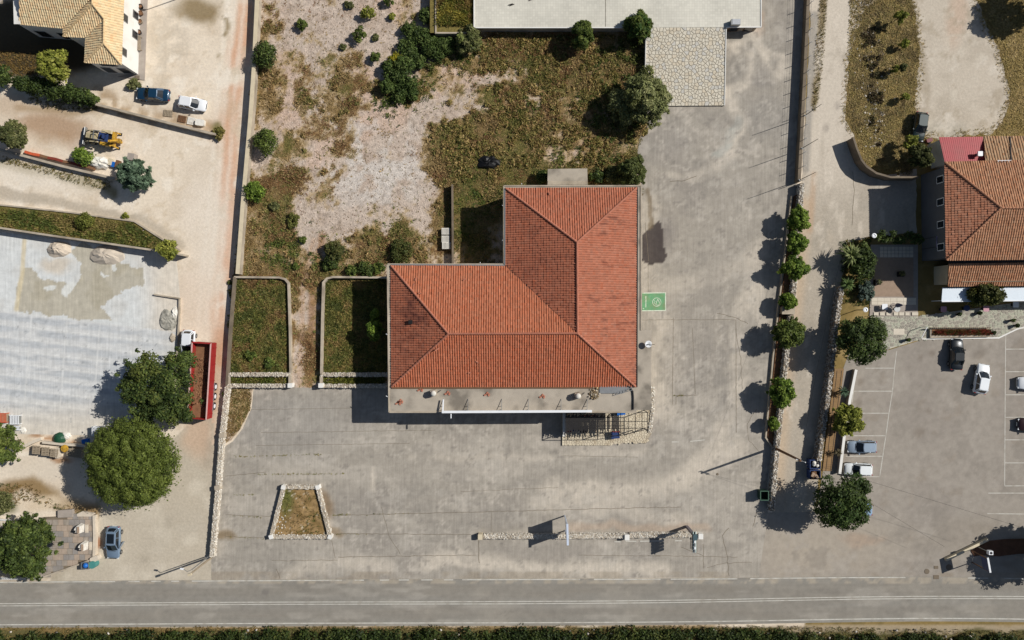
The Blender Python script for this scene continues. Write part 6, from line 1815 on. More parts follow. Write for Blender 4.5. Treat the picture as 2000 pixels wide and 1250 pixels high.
bed('strip_grass', [(450, 736), (562, 736), (562, 750), (450, 750)], 700, .1, .2, .45, [(86, 96, 42), (106, 110, 50), (128, 114, 66)], 'short grass inside the western double bed wall', 33)
bed('strip_grass', [(632, 736), (752, 736), (752, 750), (632, 750)], 700, .1, .2, .45, [(96, 100, 40), (126, 122, 54), (86, 92, 42)], 'short grass inside the double bed wall by the building', 34)
bed('corner_grass', [(448, 760), (492, 760), (488, 800), (470, 836), (438, 868)], 1500, .03, .08, .2, [(146, 122, 78), (128, 104, 64), (104, 100, 50), (160, 136, 92)], 'dry grass in the corner beside the rubble wall', 35, (.12, .26))
bed('raised_bed_weeds', [(856, -60), (856, 58), (921, 58), (921, -60)], 2600, 1.36, .25, .6, [(160, 150, 70), (172, 156, 82), (132, 132, 64), (112, 116, 56), (154, 130, 80)], 'yellow-green weeds in the raised bed by the white roof', 36, (.2, .4), 'leaf')
bed('verge_grass', [(-30, 406), (140, 421), (262, 438), (318, 474), (335, 488), (310, 484), (200, 470), (100, 456), (-30, 442)], 5200, .19, .15, .45, [(92, 102, 50), (112, 118, 58), (130, 126, 66), (162, 142, 92), (140, 128, 76)], 'long green and straw grass on the verge', 37, (.2, .4), 'leaf')
bed('wall_foot_grass', [(-20, 300), (120, 332), (222, 356), (215, 372), (130, 352), (60, 330), (-20, 314)], 1500, .01, .1, .3, [(118, 108, 60), (136, 120, 74), (98, 96, 48)], 'olive grass along the foot of the digger yard wall', 38, (.15, .3))
bed('planter_weeds', [(556, 958), (616, 958), (638, 1043), (533, 1043)], 420, .3, .1, .3, [(86, 94, 42), (104, 104, 52), (138, 116, 72)], 'scattered weeds in the trapezoid planter', 39, (.12, .3), 'leaf', 6, lambda a, b, r: r.random(len(a)) < .25 + .75 * (blob(a, b, 556, 980, 14, 26) + blob(a, b, 605, 1020, 26, 26) * (fbm(a, b, 10, 9) > .52)))
bed('island_grass', [(1660, -30), (1780, -30), (1795, 90), (1785, 240), (1800, 300), (1780, 340), (1700, 335), (1672, 262), (1654, 225), (1658, 110)], 9000, .0, .06, .18, [(164, 146, 92), (146, 132, 80), (176, 154, 106), (134, 122, 76), (126, 110, 74)], 'dry grass on the island beside the gravel yard', 40, (.15, .34))
bed('corner_dry_grass', [(1905, -30), (2030, -30), (2030, 262), (1940, 262), (1975, 220), (1968, 150), (1950, 90)], 6000, .0, .06, .18, [(172, 152, 98), (156, 138, 84), (184, 162, 112)], 'dry grass right of the gravel yard', 41, (.15, .34))
bed('lane_edge_grass', [(1604, -30), (1618, -30), (1606, 130), (1594, 215), (1586, 215), (1592, 100)], 900, .015, .1, .25, [(122, 110, 60), (106, 100, 52), (140, 120, 74)], 'dry grass strip along the lane edge', 42, (.12, .26))
bed('house_yard_grass', [(-20, 100), (70, 105), (95, 140), (30, 150), (-20, 140)], 900, .0, .1, .25, [(128, 104, 58), (112, 96, 52), (138, 110, 66)], 'brown grass in the yard of the house', 43, (.12, .28))
bed('slope_scrub', [(-20, 940), (60, 945), (110, 980), (178, 1000), (150, 1005), (100, 992), (60, 975), (-20, 1000)], 900, .0, .1, .35, [(128, 104, 60), (106, 98, 52), (84, 90, 46)], 'scrub on the bank above the paved plinth', 44, (.14, .3))
bed('hedge_foot_grass', [(50, 190), (185, 202), (200, 214), (150, 216), (90, 212)], 500, .0, .1, .25, [(120, 108, 62), (98, 94, 48)], 'grass at the foot of the dark hedge', 45, (.12, .28))
bed('garden_grass', [(1640, 470), (1700, 465), (1698, 600), (1645, 590)], 900, .0, .15, .4, [(60, 76, 36), (78, 92, 44), (70, 96, 40)], 'green ground cover between the lane and the garden terrace', 46, (.14, .3), 'leaf')
bed('flower_bed_plants', [(1821, 644), (1931, 644), (1931, 653), (1821, 654)], 420, .42, .2, .45, [(84, 92, 44), (124, 84, 50), (150, 60, 52), (70, 80, 40), (118, 70, 56)], 'red flowers and leaves filling the long flower bed', 47, (.14, .3), 'leaf')
bed('strip_weeds', [(1550, 388), (1564, 378), (1546, 590), (1524, 800), (1508, 870), (1502, 850), (1505, 800), (1526, 600)], 900, .3, .1, .25, [(128, 116, 62), (104, 104, 52), (90, 96, 46)], 'dry weeds on the soil under the tree row', 48, (.12, .25))
# low scrub and tall weeds of the field: relief between the grass
def scrub(name, label, pts, rmin, rmax, pal, per, size, seed, flat=.6):
    r = np.random.default_rng(seed)
    cl = [((x - 1000) / S, (625 - y) / S, .12, r.uniform(rmin, rmax)) for x, y in pts]
    X, F, col = leaves(cl, per, size, pal, seed, elong=2.2, flat=flat, shell=.25, spread=1.0, var=.2)
    X[:, 2] = np.maximum(X[:, 2], .02)
    tag(mesh_np(name, X, F, M['leaf'], col, kind='stuff'), label, 'scrub')
def scat(n, cond, box, seed):
    r = np.random.default_rng(seed); x = r.uniform(box[0], box[2], n); y = r.uniform(box[1], box[3], n); ok = cond(x, y, r); return list(zip(x[ok], y[ok]))
infield = lambda x, y: inpoly(x, y, FIELD) & ~inpoly(x, y, [(752, 508), (980, 508), (980, 326), (1152, 326), (1152, 362), (1252, 362), (1252, 760), (752, 760)]) & ~((x > 842) & (y < 72))
scrub('olive_scrub', 'olive and gold scrub spread through the eastern half of the field', scat(3400, lambda x, y, r: infield(x, y) & (field_cover(x, y) > .5) & (fbm(x, y, 24, 65) > .46), (860, 60, 1262, 364), 3), .2, .5, [(144, 132, 76), (162, 144, 88), (126, 118, 66), (108, 108, 58), (176, 152, 100), (152, 124, 82)], 24, .16, 66, .5)
scrub('brown_scrub', 'brown and green scrub spread through the western half of the field', scat(2600, lambda x, y, r: infield(x, y) & (field_cover(x, y) > .55) & (fbm(x, y, 22, 68) > .5), (440, 0, 860, 560), 4), .15, .42, [(166, 138, 92), (148, 124, 82), (180, 154, 106), (134, 126, 74), (118, 116, 64)], 20, .15, 69, .45)
scrub('dark_scrub', 'dense green scrub by the feathery tree at the right edge of the field', [(x, y) for x, y in scat(420, lambda x, y, r: infield(x, y) & (blob(x, y, 1205, 190, 50, 80) + blob(x, y, 1215, 100, 44, 30) + blob(x, y, 1190, 330, 60, 26) + blob(x, y, 850, 60, 26, 70) > .4), (820, 60, 1262, 360), 5)], .35, .8, [(84, 94, 46), (100, 108, 54), (70, 80, 38), (112, 114, 60)], 40, .17, 70, .8)
scrub('bed_scrub', 'tall weeds standing in the two grass beds', scat(900, lambda x, y, r: ((x > 448) & (x < 562) | (x > 634) & (x < 752)) & (y > 548) & (y < 726) & (fbm(x, y, 20, 71) > .45), (446, 546, 754, 728), 6), .2, .5, [(104, 108, 54), (124, 122, 62), (88, 96, 46), (140, 128, 72)], 28, .16, 72)
scrub('island_scrub', 'dark dry scrub strewn along the middle of the grass island', [(1706 + 9 * math.sin(y * .05) + gx, y) for y, gx in zip(np.random.default_rng(8).uniform(35, 285, 110), np.random.default_rng(9).normal(0, 8, 110)) if math.sin(y * .11) > -.55], .15, .45, [(92, 78, 56), (78, 68, 50), (108, 92, 64), (86, 84, 52)], 24, .15, 73)
# ragged grass along the gravel edges
_edge = [p for p in GRAV if p[1] > -40]
_lane = [p for p in LANE if p[0] > 1640 and p[1] < 345]
bed('gravel_edge_grass', [(1640, -30), (2000, -30), (2000, 300), (1640, 345)], 26000, .012, .06, .16, [(160, 142, 90), (144, 130, 78), (174, 152, 104)], 'ragged dry grass along the edges of the gravel and lane', 58, (.1, .26), 'dry', 5, lambda a, b, r: r.random(len(a)) < .75 * np.maximum(streak(a, b, _edge, 8, 1.6), streak(a, b, _lane, 6, 1.6)))
# weeds in the joints of the yard
jl = [([(458, 892), (630, 887)], 90), ([(497, 926), (676, 925)], 110), ([(456, 966), (496, 966)], 22), ([(448, 1008), (520, 1010)], 26), ([(652, 1006), (684, 1004)], 40), ([(700, 1004), (800, 1003)], 16), ([(656, 1043), (720, 1043)], 30), ([(445, 1048), (515, 1052)], 22), ([(1316, 773), (1335, 772)], 20)]
pp = []
for pts_, n_ in jl:
    for k in range(n_):
        t = rg.random(); pp.append((pts_[0][0] + (pts_[1][0] - pts_[0][0]) * t, pts_[0][1] + (pts_[1][1] - pts_[0][1]) * t + rg.normal() * .7))
pp = np.array(pp)
tufts('joint_weeds', pp[:, 0], pp[:, 1], .022, .05 + .08 * rg.random(len(pp)), .06 + .1 * rg.random(len(pp)), pick([(140, 132, 76), (124, 126, 66), (156, 140, 88)], rg.integers(0, 3, len(pp))), 'lines of weeds growing in the yard joints', 49)
# roadside scrub along the bottom edge
r2 = np.random.default_rng(55); cl = []
for k in range(520):
    x = r2.uniform(-30, 2030); lim = np.interp(x, [0, 300, 500, 700, 1400, 1560, 1620, 2000], [1240, 1236, 1234, 1230, 1228, 1232, 1240, 1242]) + 9 * (float(fbm(np.array([x]), np.array([3.0]), 30, 5)[0]) - .4)
    y = lim + 2 + abs(r2.normal()) * 14
    rr3 = r2.uniform(.4, 1.1); cl.append(((x - 1000) / S, (625 - y) / S, rr3 * .5, rr3))
X, F, col = leaves(cl, 75, .2, [(52, 66, 30), (66, 80, 36), (42, 54, 26), (82, 88, 42), (58, 70, 32)], 56, elong=1.8)
X[:, 2] = np.maximum(X[:, 2], .02)
tag(mesh_np('roadside_scrub', X, F, M['leaf'], col, kind='stuff'), 'dark green scrub along the bottom edge of the road', 'scrub')
bed('roadside_grass', [(-30, 1224), (1500, 1221), (2030, 1232), (2030, 1250), (-30, 1250)], 4200, .0, .1, .3, [(128, 108, 64), (112, 104, 56), (96, 96, 48), (142, 122, 78)], 'dry grass between the road and the scrub', 57, (.12, .28))
rk = thing('roadside_rocks', 'pale rocks scattered in the roadside scrub', 'rocks'); rk['kind'] = 'stuff'
stone_lumps(rk, [((x - 1000) / S, (625 - y) / S, .25) for x, y in zip(r2.uniform(0, 2000, 60), r2.uniform(1228, 1248, 60))], .24, GREY_ST, seed=13).name = 'rocks'
ir = thing('island_rocks', 'grey and white rocks strewn along the grass island', 'rocks'); ir['kind'] = 'stuff'
stone_lumps(ir, [((1708 + r2.normal() * 16 - 1000) / S, (625 - y) / S, .04) for y in r2.uniform(50, 290, 110)], .2, WHITE_ST + GREY_ST, seed=14).name = 'rocks'
pr_ = thing('planter_stones', 'white stones lying in the trapezoid planter', 'stones'); pr_['kind'] = 'stuff'
stone_lumps(pr_, [((546 + r2.normal() * 6 - 1000) / S, (625 - y) / S, .33) for y in r2.uniform(1000, 1040, 26)], .16, WHITE_ST, seed=15).name = 'stones'
# ------------------------------------------------------------------ vehicles
def car_paint(name, col, metal=.0):
    return pm(name, col, .32, .03, 1.0, metal=metal, spec=.5, coat=.6)
lampw = pm('headlamp_glass', (214, 218, 220), .15, .03, 4, spec=.8)
lampr = pm('tail_lamp', (150, 26, 28), .2, .05, 4, spec=.7)
rim = pm('alloy_rim', (150, 152, 154), .35, .05, 6, metal=.7)
plate = pm('number_plate', (222, 222, 216), .5, .03, 4)
trim = pm('black_trim', (30, 30, 32), .6, .1, 5)

CAR = dict(
    hatch=dict(top=[.62, .86, .93, .92, .90, .84, .75, .66, .52], cab=(-.465, -.375, .235, .035)),
    sedan=dict(top=[.62, .84, .90, .90, .88, .83, .75, .66, .52], cab=(-.345, -.20, .245, .06)),
    suv=dict(top=[.75, .98, 1.04, 1.02, 1.0, .96, .88, .78, .62], cab=(-.475, -.41, .25, .07)),
)
def car(label, px, py, head, L, W, H, kind, paint, seed=1, sunroof=False, name='car', door_open=False):
    """head: direction of the bonnet in degrees, anticlockwise from the right of the picture"""
    b = P(px, py, .75)
    t = thing(name, label, 'car', (b.x, b.y, 0.03), math.radians(head))
    k = CAR[kind]; st = [-.5, -.485, -.44, -.3, 0, .3, .42, .475, .5]; wf = [.72, .87, .96, 1, 1, .99, .94, .84, .66]
    hs_ = H / 1.47
    vs = []; fs = []
    cs = 10
    for s, w_, tz_ in zip(st, wf, k['top']):
        x = s * L; w = w_ * W / 2; zt = tz_ * hs_; zb = .28 if abs(s) < .47 else .36
        sec = [(-w * .9, zb), (-w * .99, zb + .14), (-w, zt - .28 if zt > .75 else zb + .2), (-w * .95, zt - .07), (-w * .8, zt), (w * .8, zt), (w * .95, zt - .07), (w, zt - .28 if zt > .75 else zb + .2), (w * .99, zb + .14), (w * .9, zb)]
        vs += [(x, y, z) for y, z in sec]
    n = len(st)
    for i in range(n - 1):
        for j in range(cs):
            a, bb = i * cs + j, i * cs + (j + 1) % cs
            fs.append((a, a + cs, bb + cs, bb))
    fs.append(tuple(range(cs))); fs.append(tuple(range((n - 1) * cs + cs - 1, (n - 1) * cs - 1, -1)))
    bo = MB().add(vs, fs).build('body', paint, t, local=True, smooth=False)
    m_ = bo.data
    bm = bmesh.new(); bm.from_mesh(m_); bmesh.ops.recalc_face_normals(bm, faces=bm.faces); bm.to_mesh(m_); bm.free()
    m_.polygons.foreach_set('use_smooth', [len(p.vertices) == 4 for p in m_.polygons])
    xr0, xr1, xf0, xf1 = [q * L for q in k['cab']]
    zb = (k['top'][4] - .03) * hs_; wb_, wr = W * .455, W * .36
    e = .09 * W
    base = [(xr0, -wb_ + e), (xr0 + .12, -wb_), (xf0 - .35, -wb_), (xf0, -wb_ * .72), (xf0 + .06, 0), (xf0, wb_ * .72), (xf0 - .35, wb_), (xr0 + .12, wb_), (xr0, wb_ - e), (xr0 - .04, 0)]
    top = [(xr1, -wr + e), (xr1 + .1, -wr), (xf1 - .12, -wr), (xf1, -wr * .8), (xf1 + .05, 0), (xf1, wr * .8), (xf1 - .12, wr), (xr1 + .1, wr), (xr1, wr - e), (xr1 - .03, 0)]
    zr_ = H - .05
    MB().frust([(x, y, zb - .06) for x, y in base], [(x, y, zr_) for x, y in top]).build('windows', M['glass'], t, local=True)
    rb = MB()
    cxr = (xr1 + xf1) / 2
    rb.frust([(x, y, zr_ - .02) for x, y in [(cxr + (x - cxr) * 1.03, y * 1.03) for x, y in top]], [(x, y, zr_ + .05) for x, y in [(cxr + (x - cxr) * .9, y * .9) for x, y in top]])
    for i in (1, 2, 7, 6):
        p, q = Vector((*base[i], zb)), Vector((*top[i], zr_))
        if i in (2, 6): p = Vector((xf0 - .12, base[i][1] * .93, zb))
        rb.beam(p, q, .09, .07)
    for sgn in (-1, 1):
        rb.beam((xr0 * .45 + xf0 * .2, sgn * wb_ * 1.0, zb), (cxr - .1, sgn * wr * 1.01, zr_), .07, .05)
        rb.beam((xr0 + .02, sgn * (wb_ - e), zb), (xr1, sgn * (wr - e), zr_), .12, .08)
    ro = rb.build('roof', paint, t, local=True)
    if sunroof:
        MB().box((cxr, 0, zr_ + .056), ((xf1 - xr1) * .72, wr * 1.45, .015)).build('sunroof', M['glass'], t, local=True)
    for sx in (-.31 * L, .31 * L):
        for sgn in (-1, 1):
            wy = MB(); cy = sgn * (W / 2 - .1); nseg = 16; rr3 = .31
            pa = [(sx + rr3 * math.cos(2 * math.pi * i / nseg), cy - .1, rr3 + rr3 * math.sin(2 * math.pi * i / nseg) - .02) for i in range(nseg)]
            pb = [(x, cy + .11, z) for x, y, z in pa]
            wh = wy.frust(pa, pb).build('wheel', M['black'], t, local=True)
            pa = [(sx + .2 * math.cos(2 * math.pi * i / 12), cy + sgn * .112, .29 + .2 * math.sin(2 * math.pi * i / 12)) for i in range(12)]
            pb = [(x, y + sgn * .012, z) for x, y, z in pa]
            MB().frust(pa, pb).build('rim', rim, wh, local=True)
    zf = k['top'][7] * hs_
    for sgn in (-1, 1):
        MB().box((.472 * L, sgn * W * .34, zf - .08), (.16, .32, .13), sgn * -.3, .03).build('headlight', lampw, t, local=True)
        MB().box((-.484 * L, sgn * W * .37, k['top'][1] * hs_ - .12), (.12, .24, .2), sgn * .2, .03).build('tail_light', lampr, t, local=True)
        MB().box((xf0 - .42, sgn * (W / 2 + .09), zb + .06), (.16, .18, .13), 0, .03).build('mirror', paint, t, local=True)
        MB().box((0, sgn * (W / 2 + .004), .62), (.14, .03, .035)).build('door_handle', trim, t, local=True)
    MB().box((.503 * L, 0, .42), (.04, .5, .11)).build('number_plate', plate, t, local=True)
    MB().box((-.505 * L, 0, .55), (.04, .5, .11)).build('number_plate', plate, t, local=True)
    MB().box((.494 * L, 0, .52), (.05, W * .5, .1)).build('grille', trim, t, local=True)
    MB().beam((xf0 + .02, -.5, zb + .01), (xf0 + .06, .45, zb + .01), .04, .03).build('wiper', trim, t, local=True)
    if door_open:
        d_ = MB(); a = (xf0 - .4, W / 2, .0)
        d_.beam((a[0], a[1], .6), (a[0] - .75, a[1] + .42, .6), .06, .55)
        d_.build('front_door', paint, t, local=True)
    return t

cp_ = lambda n, c, m=0: car_paint(n, c, m)
car('dark blue saloon parked beside the white house', 298, 184, 176, 4.5, 1.72, 1.4, 'sedan', cp_('dark_blue_paint', (24, 58, 84), .2))
car('white hatchback parked right of the dark blue saloon', 375, 202, -10, 3.8, 1.66, 1.42, 'hatch', cp_('white_paint', (226, 228, 230)))
car('blue-grey car with sunroof and open door on the driveway', 221, 1060, 268, 4.35, 1.8, 1.45, 'hatch', cp_('blue_grey_paint', (126, 146, 166), .3), sunroof=True, door_open=True)
car('white hatchback nosed under the pine beside the red trailer', 367, 673, 266, 3.9, 1.7, 1.45, 'hatch', cp_('white_paint_b', (222, 226, 230)))
car('black car parked at the edge of the gravel yard', 1797, 247, 262, 3.9, 1.68, 1.45, 'hatch', cp_('black_green_paint', (28, 44, 44), .2))
car('black saloon parked below the long flower bed', 1869, 692, 88, 4.2, 1.74, 1.42, 'sedan', cp_('black_paint', (26, 32, 36), .3))
car('white hatchback standing askew in the middle of the car park', 1918, 740, 80, 4.0, 1.72, 1.47, 'hatch', cp_('white_paint_c', (230, 234, 236)))
car('silver-blue hatchback in the upper left parking bay', 1684, 873, 180, 3.85, 1.66, 1.42, 'hatch', cp_('silver_blue_paint', (158, 174, 190), .3))
car('white hatchback in the parking bay below the silver-blue one', 1677, 917, 178, 3.7, 1.64, 1.42, 'hatch', cp_('white_paint_d', (228, 232, 232)))
car('pale blue car mostly hidden under the broad tree at the lane mouth', 1676, 995, 178, 3.8, 1.66, 1.42, 'hatch', cp_('pale_blue_paint', (150, 178, 208), .2))
car('white car cut by the right edge of the picture', 2017, 749, 178, 3.9, 1.7, 1.47, 'hatch', cp_('white_paint_e', (226, 228, 230)))
car('dark maroon car cut by the right edge, below the white one', 2019, 830, 178, 4.1, 1.72, 1.45, 'hatch', cp_('maroon_paint', (52, 30, 30), .2))

# red tipper trailer
tr_ = thing('tipper_trailer', 'long red open tipper trailer loaded with brown soil beside the pine', 'trailer', P(396, 743, 0) , math.radians(-3.5))
b = P(394, 743, 2.0); tr_.location = (b.x, b.y, 0)
L_t, W_t, z0t, z1t = 10.0, 2.45, 1.0, 2.75
MB().box((0, 0, z0t + .05), (W_t, L_t, .1)).build('floor', M['darkmetal'], tr_, local=True)
MB().box((0, 0, z0t + .4), (W_t - .12, L_t - .12, .6)).build('load', M['soil'], tr_, local=True)
for sx in (-1, 1):
    sw = MB().box((sx * W_t / 2, 0, (z0t + z1t) / 2), (.08, L_t, z1t - z0t)).build('side_wall', M['red'], tr_, local=True)
    MB().box((sx * W_t / 2, 0, z1t + .03), (.16, L_t + .05, .06)).build('top_rail', pm('pale_red_rail', (206, 168, 160), .6, .1, 3) if sx < 0 else bpy.data.materials['pale_red_rail'], tr_, local=True)
    for k in range(9):
        MB().box((sx * (W_t / 2 + .07), -L_t / 2 + .6 + k * 1.1, (z0t + z1t) / 2), (.07, .1, z1t - z0t - .05)).build('rib', M['red'], tr_, local=True)
for sy in (-1, 1):
    MB().box((0, sy * L_t / 2, (z0t + z1t) / 2 - (.1 if sy < 0 else 0)), (W_t - .1, .09, z1t - z0t)).build('end_wall', M['red'], tr_, local=True)
MB().box((0, L_t / 2, z1t + .03), (W_t, .2, .07)).build('front_rail', M['red'], tr_, local=True)
for sx in (-.5, .5): MB().box((sx, 0, .82), (.16, L_t - .6, .26)).build('chassis_rail', M['darkmetal'], tr_, local=True)
for sy in (-2.2, -3.5, -.9):
    MB().beam((-1.1, sy, .52), (1.1, sy, .52), .12).build('axle', M['darkmetal'], tr_, local=True)
    for sx in (-1, 1):
        pa = [(sx * 1.0, sy + .52 * math.cos(2 * math.pi * i / 18), .52 + .52 * math.sin(2 * math.pi * i / 18)) for i in range(18)]
        wl = MB().frust(pa, [(x + sx * .3, y, z) for x, y, z in pa]).build('wheel', M['black'], tr_, local=True)
        pa = [(sx * 1.305, sy + .3 * math.cos(2 * math.pi * i / 12), .52 + .3 * math.sin(2 * math.pi * i / 12)) for i in range(12)]
        MB().frust(pa, [(x + sx * .02, y, z) for x, y, z in pa]).build('rim', M['white'], wl, local=True)
        MB().box((sx * 1.2, sy, 1.08), (.4, 1.15, .05)).build('mudguard', M['steel'], tr_, local=True)
for sx in (-.7, .7): MB().box((sx, L_t / 2 - 1.2, .5), (.1, .1, .95)).build('landing_leg', M['steel'], tr_, local=True)
for i, (x, y, a, l) in enumerate(((-.2, 1.4, -.95, 2.6), (.05, 1.1, -1.2, 2.2), (-.3, 2.6, .2, .6), (.2, .2, -1.4, 1.4))):
    p = tr_.matrix_basis @ Vector((x, y, z0t + .74))
    tb = MB().tube([(p.x - math.cos(a) * l / 2, p.y - math.sin(a) * l / 2, p.z), (p.x + .05, p.y + .07, p.z + .05), (p.x + math.cos(a) * l / 2, p.y + math.sin(a) * l / 2, p.z)], [.04, .06, .03], 6).build('branch', M['brownwood'])
    tag(tb, ['longest dead branch lying in the red trailer', 'second dead branch beside the longest in the red trailer', 'short twig at the front of the red trailer load', 'thin dead branch in the middle of the red trailer load'][i], 'branch', 'branches in the trailer')
spots = [tuple(tr_.matrix_basis @ Vector((R.gauss(-.1, .5), R.uniform(-3.5, 3.0), z0t + .72))) for k in range(160)]
lr = thing('trailer_rubble', 'loose clods of soil on the load of the red trailer', 'soil'); lr['kind'] = 'stuff'
stone_lumps(lr, spots, .18, [(110, 78, 54), (142, 108, 80), (92, 64, 46)], seed=18).name = 'clods'

# yellow backhoe loader
bh = thing('backhoe_loader', 'yellow and grey backhoe loader with wide front bucket in the dirt yard', 'digger', P(198, 268, 0), math.radians(172))
b = P(196, 268, 1.2); bh.location = (b.x, b.y, 0)
gd = pm('faded_yellow_panel', (190, 176, 140), .6, .12, 2, dirt=(120, 104, 76), dscale=1.5, damt=.5)
MB().box((.2, 0, .95), (3.6, .8, .5), 0, .08).build('chassis', M['darkmetal'], bh, local=True)
MB().frust([(.35, -.42, 1.2), (1.75, -.38, 1.2), (1.75, .38, 1.2), (.35, .42, 1.2)], [(.35, -.38, 1.75), (1.7, -.34, 1.62), (1.7, .34, 1.62), (.35, .38, 1.75)]).build('bonnet', gd, bh, local=True)
MB().box((1.78, 0, 1.35), (.08, .66, .6)).build('grille', M['darkmetal'], bh, local=True)
MB().box((-.45, 0, 1.3), (1.2, 1.3, .2)).build('cab_floor', M['bluedark'], bh, local=True)
st_ = MB().box((-.55, 0, 1.6), (.5, .5, .35), 0, .06).build('seat', M['black'], bh, local=True)
MB().box((-.82, 0, 1.95), (.12, .5, .5)).build('seat_back', M['bluedark'], bh, local=True)
for sx, sy in ((.2, -.62), (.2, .62), (-1.1, -.62), (-1.1, .62)): MB().beam((sx, sy, 1.3), (sx - .05, sy * .92, 2.55), .08).build('cab_post', M['darkmetal'], bh, local=True)
for sy in (-.57, .57): MB().beam((.18, sy, 2.55), (-1.15, sy, 2.55), .08).build('cab_rail', M['steel'], bh, local=True)
MB().beam((.15, -.57, 2.55), (.15, .57, 2.55), .08).build('cab_rail', M['steel'], bh, local=True)
for sy in (-1, 1):
    f_ = MB(); f_.frust([(-1.6, sy * .6, 1.35), (-.1, sy * .6, 1.35), (-.1, sy * 1.05, 1.3), (-1.6, sy * 1.05, 1.3)], [(-1.5, sy * .6, 1.5), (-.2, sy * .6, 1.5), (-.2, sy * 1.02, 1.45), (-1.5, sy * 1.02, 1.45)]); f_.build('mudguard', M['yellow'] if sy > 0 else gd, bh, local=True)
    MB().beam((.0, sy * .72, 1.6), (1.5, sy * .72, 1.2), .14, .18).build('loader_arm', gd, bh, local=True)
    MB().beam((1.5, sy * .72, 1.2), (2.45, sy * .72, .5), .14, .18).build('loader_arm', gd, bh, local=True)
    for x, r_w, wy in ((-.85, .68, .42), (1.35, .45, .3)):
        pa = [(x + r_w * math.cos(2 * math.pi * i / 18), sy * .6, r_w + r_w * math.sin(2 * math.pi * i / 18)) for i in range(18)]
        wl = MB().frust(pa, [(a, sy * (.6 + wy), c) for a, bb, c in pa]).build('wheel', M['black'], bh, local=True)
        pa = [(x + r_w * .5 * math.cos(2 * math.pi * i / 12), sy * (.605 + wy), r_w + r_w * .5 * math.sin(2 * math.pi * i / 12)) for i in range(12)]
        MB().frust(pa, [(a, bb + sy * .02, c) for a, bb, c in pa]).build('rim', gd, wl, local=True)
bk = MB()
sec = [(2.35, .95), (2.3, .55), (2.45, .2), (2.75, .08), (3.15, .1)]
for (xa, za_), (xb, zb2) in zip(sec[:-1], sec[1:]): bk.beam(((xa + xb) / 2 - .001, 0, (za_ + zb2) / 2), ((xa + xb) / 2 + .001, 0, (za_ + zb2) / 2), 2.3, .05) if False else bk.add([(xa, -1.15, za_), (xa, 1.15, za_), (xb, 1.15, zb2), (xb, -1.15, zb2), (xa + .05, -1.15, za_ + .05), (xa + .05, 1.15, za_ + .05), (xb + .0, 1.15, zb2 + .06), (xb + .0, -1.15, zb2 + .06)], [(0, 1, 2, 3), (7, 6, 5, 4), (0, 3, 7, 4), (1, 5, 6, 2), (0, 4, 5, 1), (3, 2, 6, 7)])
bk.build('bucket', M['steel'], bh, local=True)
for sy in (-1.15, 1.15): MB().add([(2.35, sy, .95), (2.3, sy, .55), (2.45, sy, .2), (2.75, sy, .08), (3.15, sy, .1), (2.35, sy + .04, .95), (2.3, sy + .04, .55), (2.45, sy + .04, .2), (2.75, sy + .04, .08), (3.15, sy + .04, .1)], [(0, 1, 2, 3, 4), (9, 8, 7, 6, 5), (0, 5, 6, 1), (1, 6, 7, 2), (2, 7, 8, 3), (3, 8, 9, 4), (4, 9, 5, 0)]).build('bucket_cheek', M['steel'], bh, local=True)
MB().box((-1.75, 0, 1.0), (.35, 1.9, .5)).build('backhoe_frame', M['yellow'], bh, local=True)
MB().beam((-1.8, .3, 1.0), (-2.0, .55, 2.5), .28, .3).build('boom', M['yellow'], bh, local=True)
MB().beam((-2.0, .55, 2.5), (-2.35, .2, 1.2), .22, .24).build('dipper', M['yellow'], bh, local=True)
MB().box((-2.35, .1, .8), (.5, .6, .6), .3, .1).build('digging_bucket', M['yellow'], bh, local=True)
for sy in (-.95, .95):
    MB().beam((-1.85, sy, 1.1), (-1.95, sy, .1), .16).build('stabiliser', M['yellow'], bh, local=True)
    MB().box((-1.95, sy, .06), (.4, .35, .06)).build('stabiliser_foot', M['darkmetal'], bh, local=True)

# ------------------------------------------------------------------ signs, poles, wires, flagpoles, fence posts
sg = thing('billboard', 'tall white-framed billboard standing edge-on over the front wall', 'billboard', P(1104, 1022, 0))
hb = 4.4
p1, p2 = P(1103, 1007, 0), P(1104, 1036, 0)
for p in (p1, p2): MB().beam((p.x, p.y, 0), (p.x, p.y, hb), .13, .13).build('post', pm('blue_white_paint', (196, 206, 222), .5, .06, 3) if p is p1 else bpy.data.materials['blue_white_paint'], sg)
MB().beam((p1.x, p1.y + .15, hb), (p2.x, p2.y - .6, hb), .26, .16).build('top_beam', bpy.data.materials['blue_white_paint'], sg)
MB().beam((p1.x + .02, p1.y, hb - 1.45), (p2.x + .02, p2.y - .4, hb - 1.45), .16, 2.6).build('panel', M['white'], sg)
s2 = thing('sign_post', 'blue-grey sign with stacked panels at the right end of the front wall', 'sign', P(1341, 1028, 0))
p = P(1341, 1028, 0); h2 = 4.0
MB().box((p.x, p.y, h2 * .45), (.36, .3, h2 * .9)).build('post', pm('violet_grey_metal', (112, 106, 112), .5, .08, 3), s2)
bm_ = pm('pale_green_frame', (188, 206, 200), .5, .06, 3)
MB().box((p.x, p.y - .7, h2 - .15), (.4, 2.1, .5)).build('head_panel', M['darkmetal'], s2)
MB().box((p.x + .05, p.y - .15, h2 + .2), (.55, .75, .5), 0, .08).build('emblem_box', pm('slate_teal', (72, 92, 98), .5, .1, 3), s2)
for sx in (-.16, .16): MB().beam((p.x + sx, p.y + .5, h2 + .15), (p.x + sx, p.y - 2.2, h2 + .15), .09, .1).build('frame_bar', bm_, s2)
for k in range(4): MB().box((p.x, p.y - .75 - k * .4, h2 - .35 - .0 * k), (.16, .32, 1.5)).build('panel', M['white'] if k % 2 == 0 else M['steel'], s2)
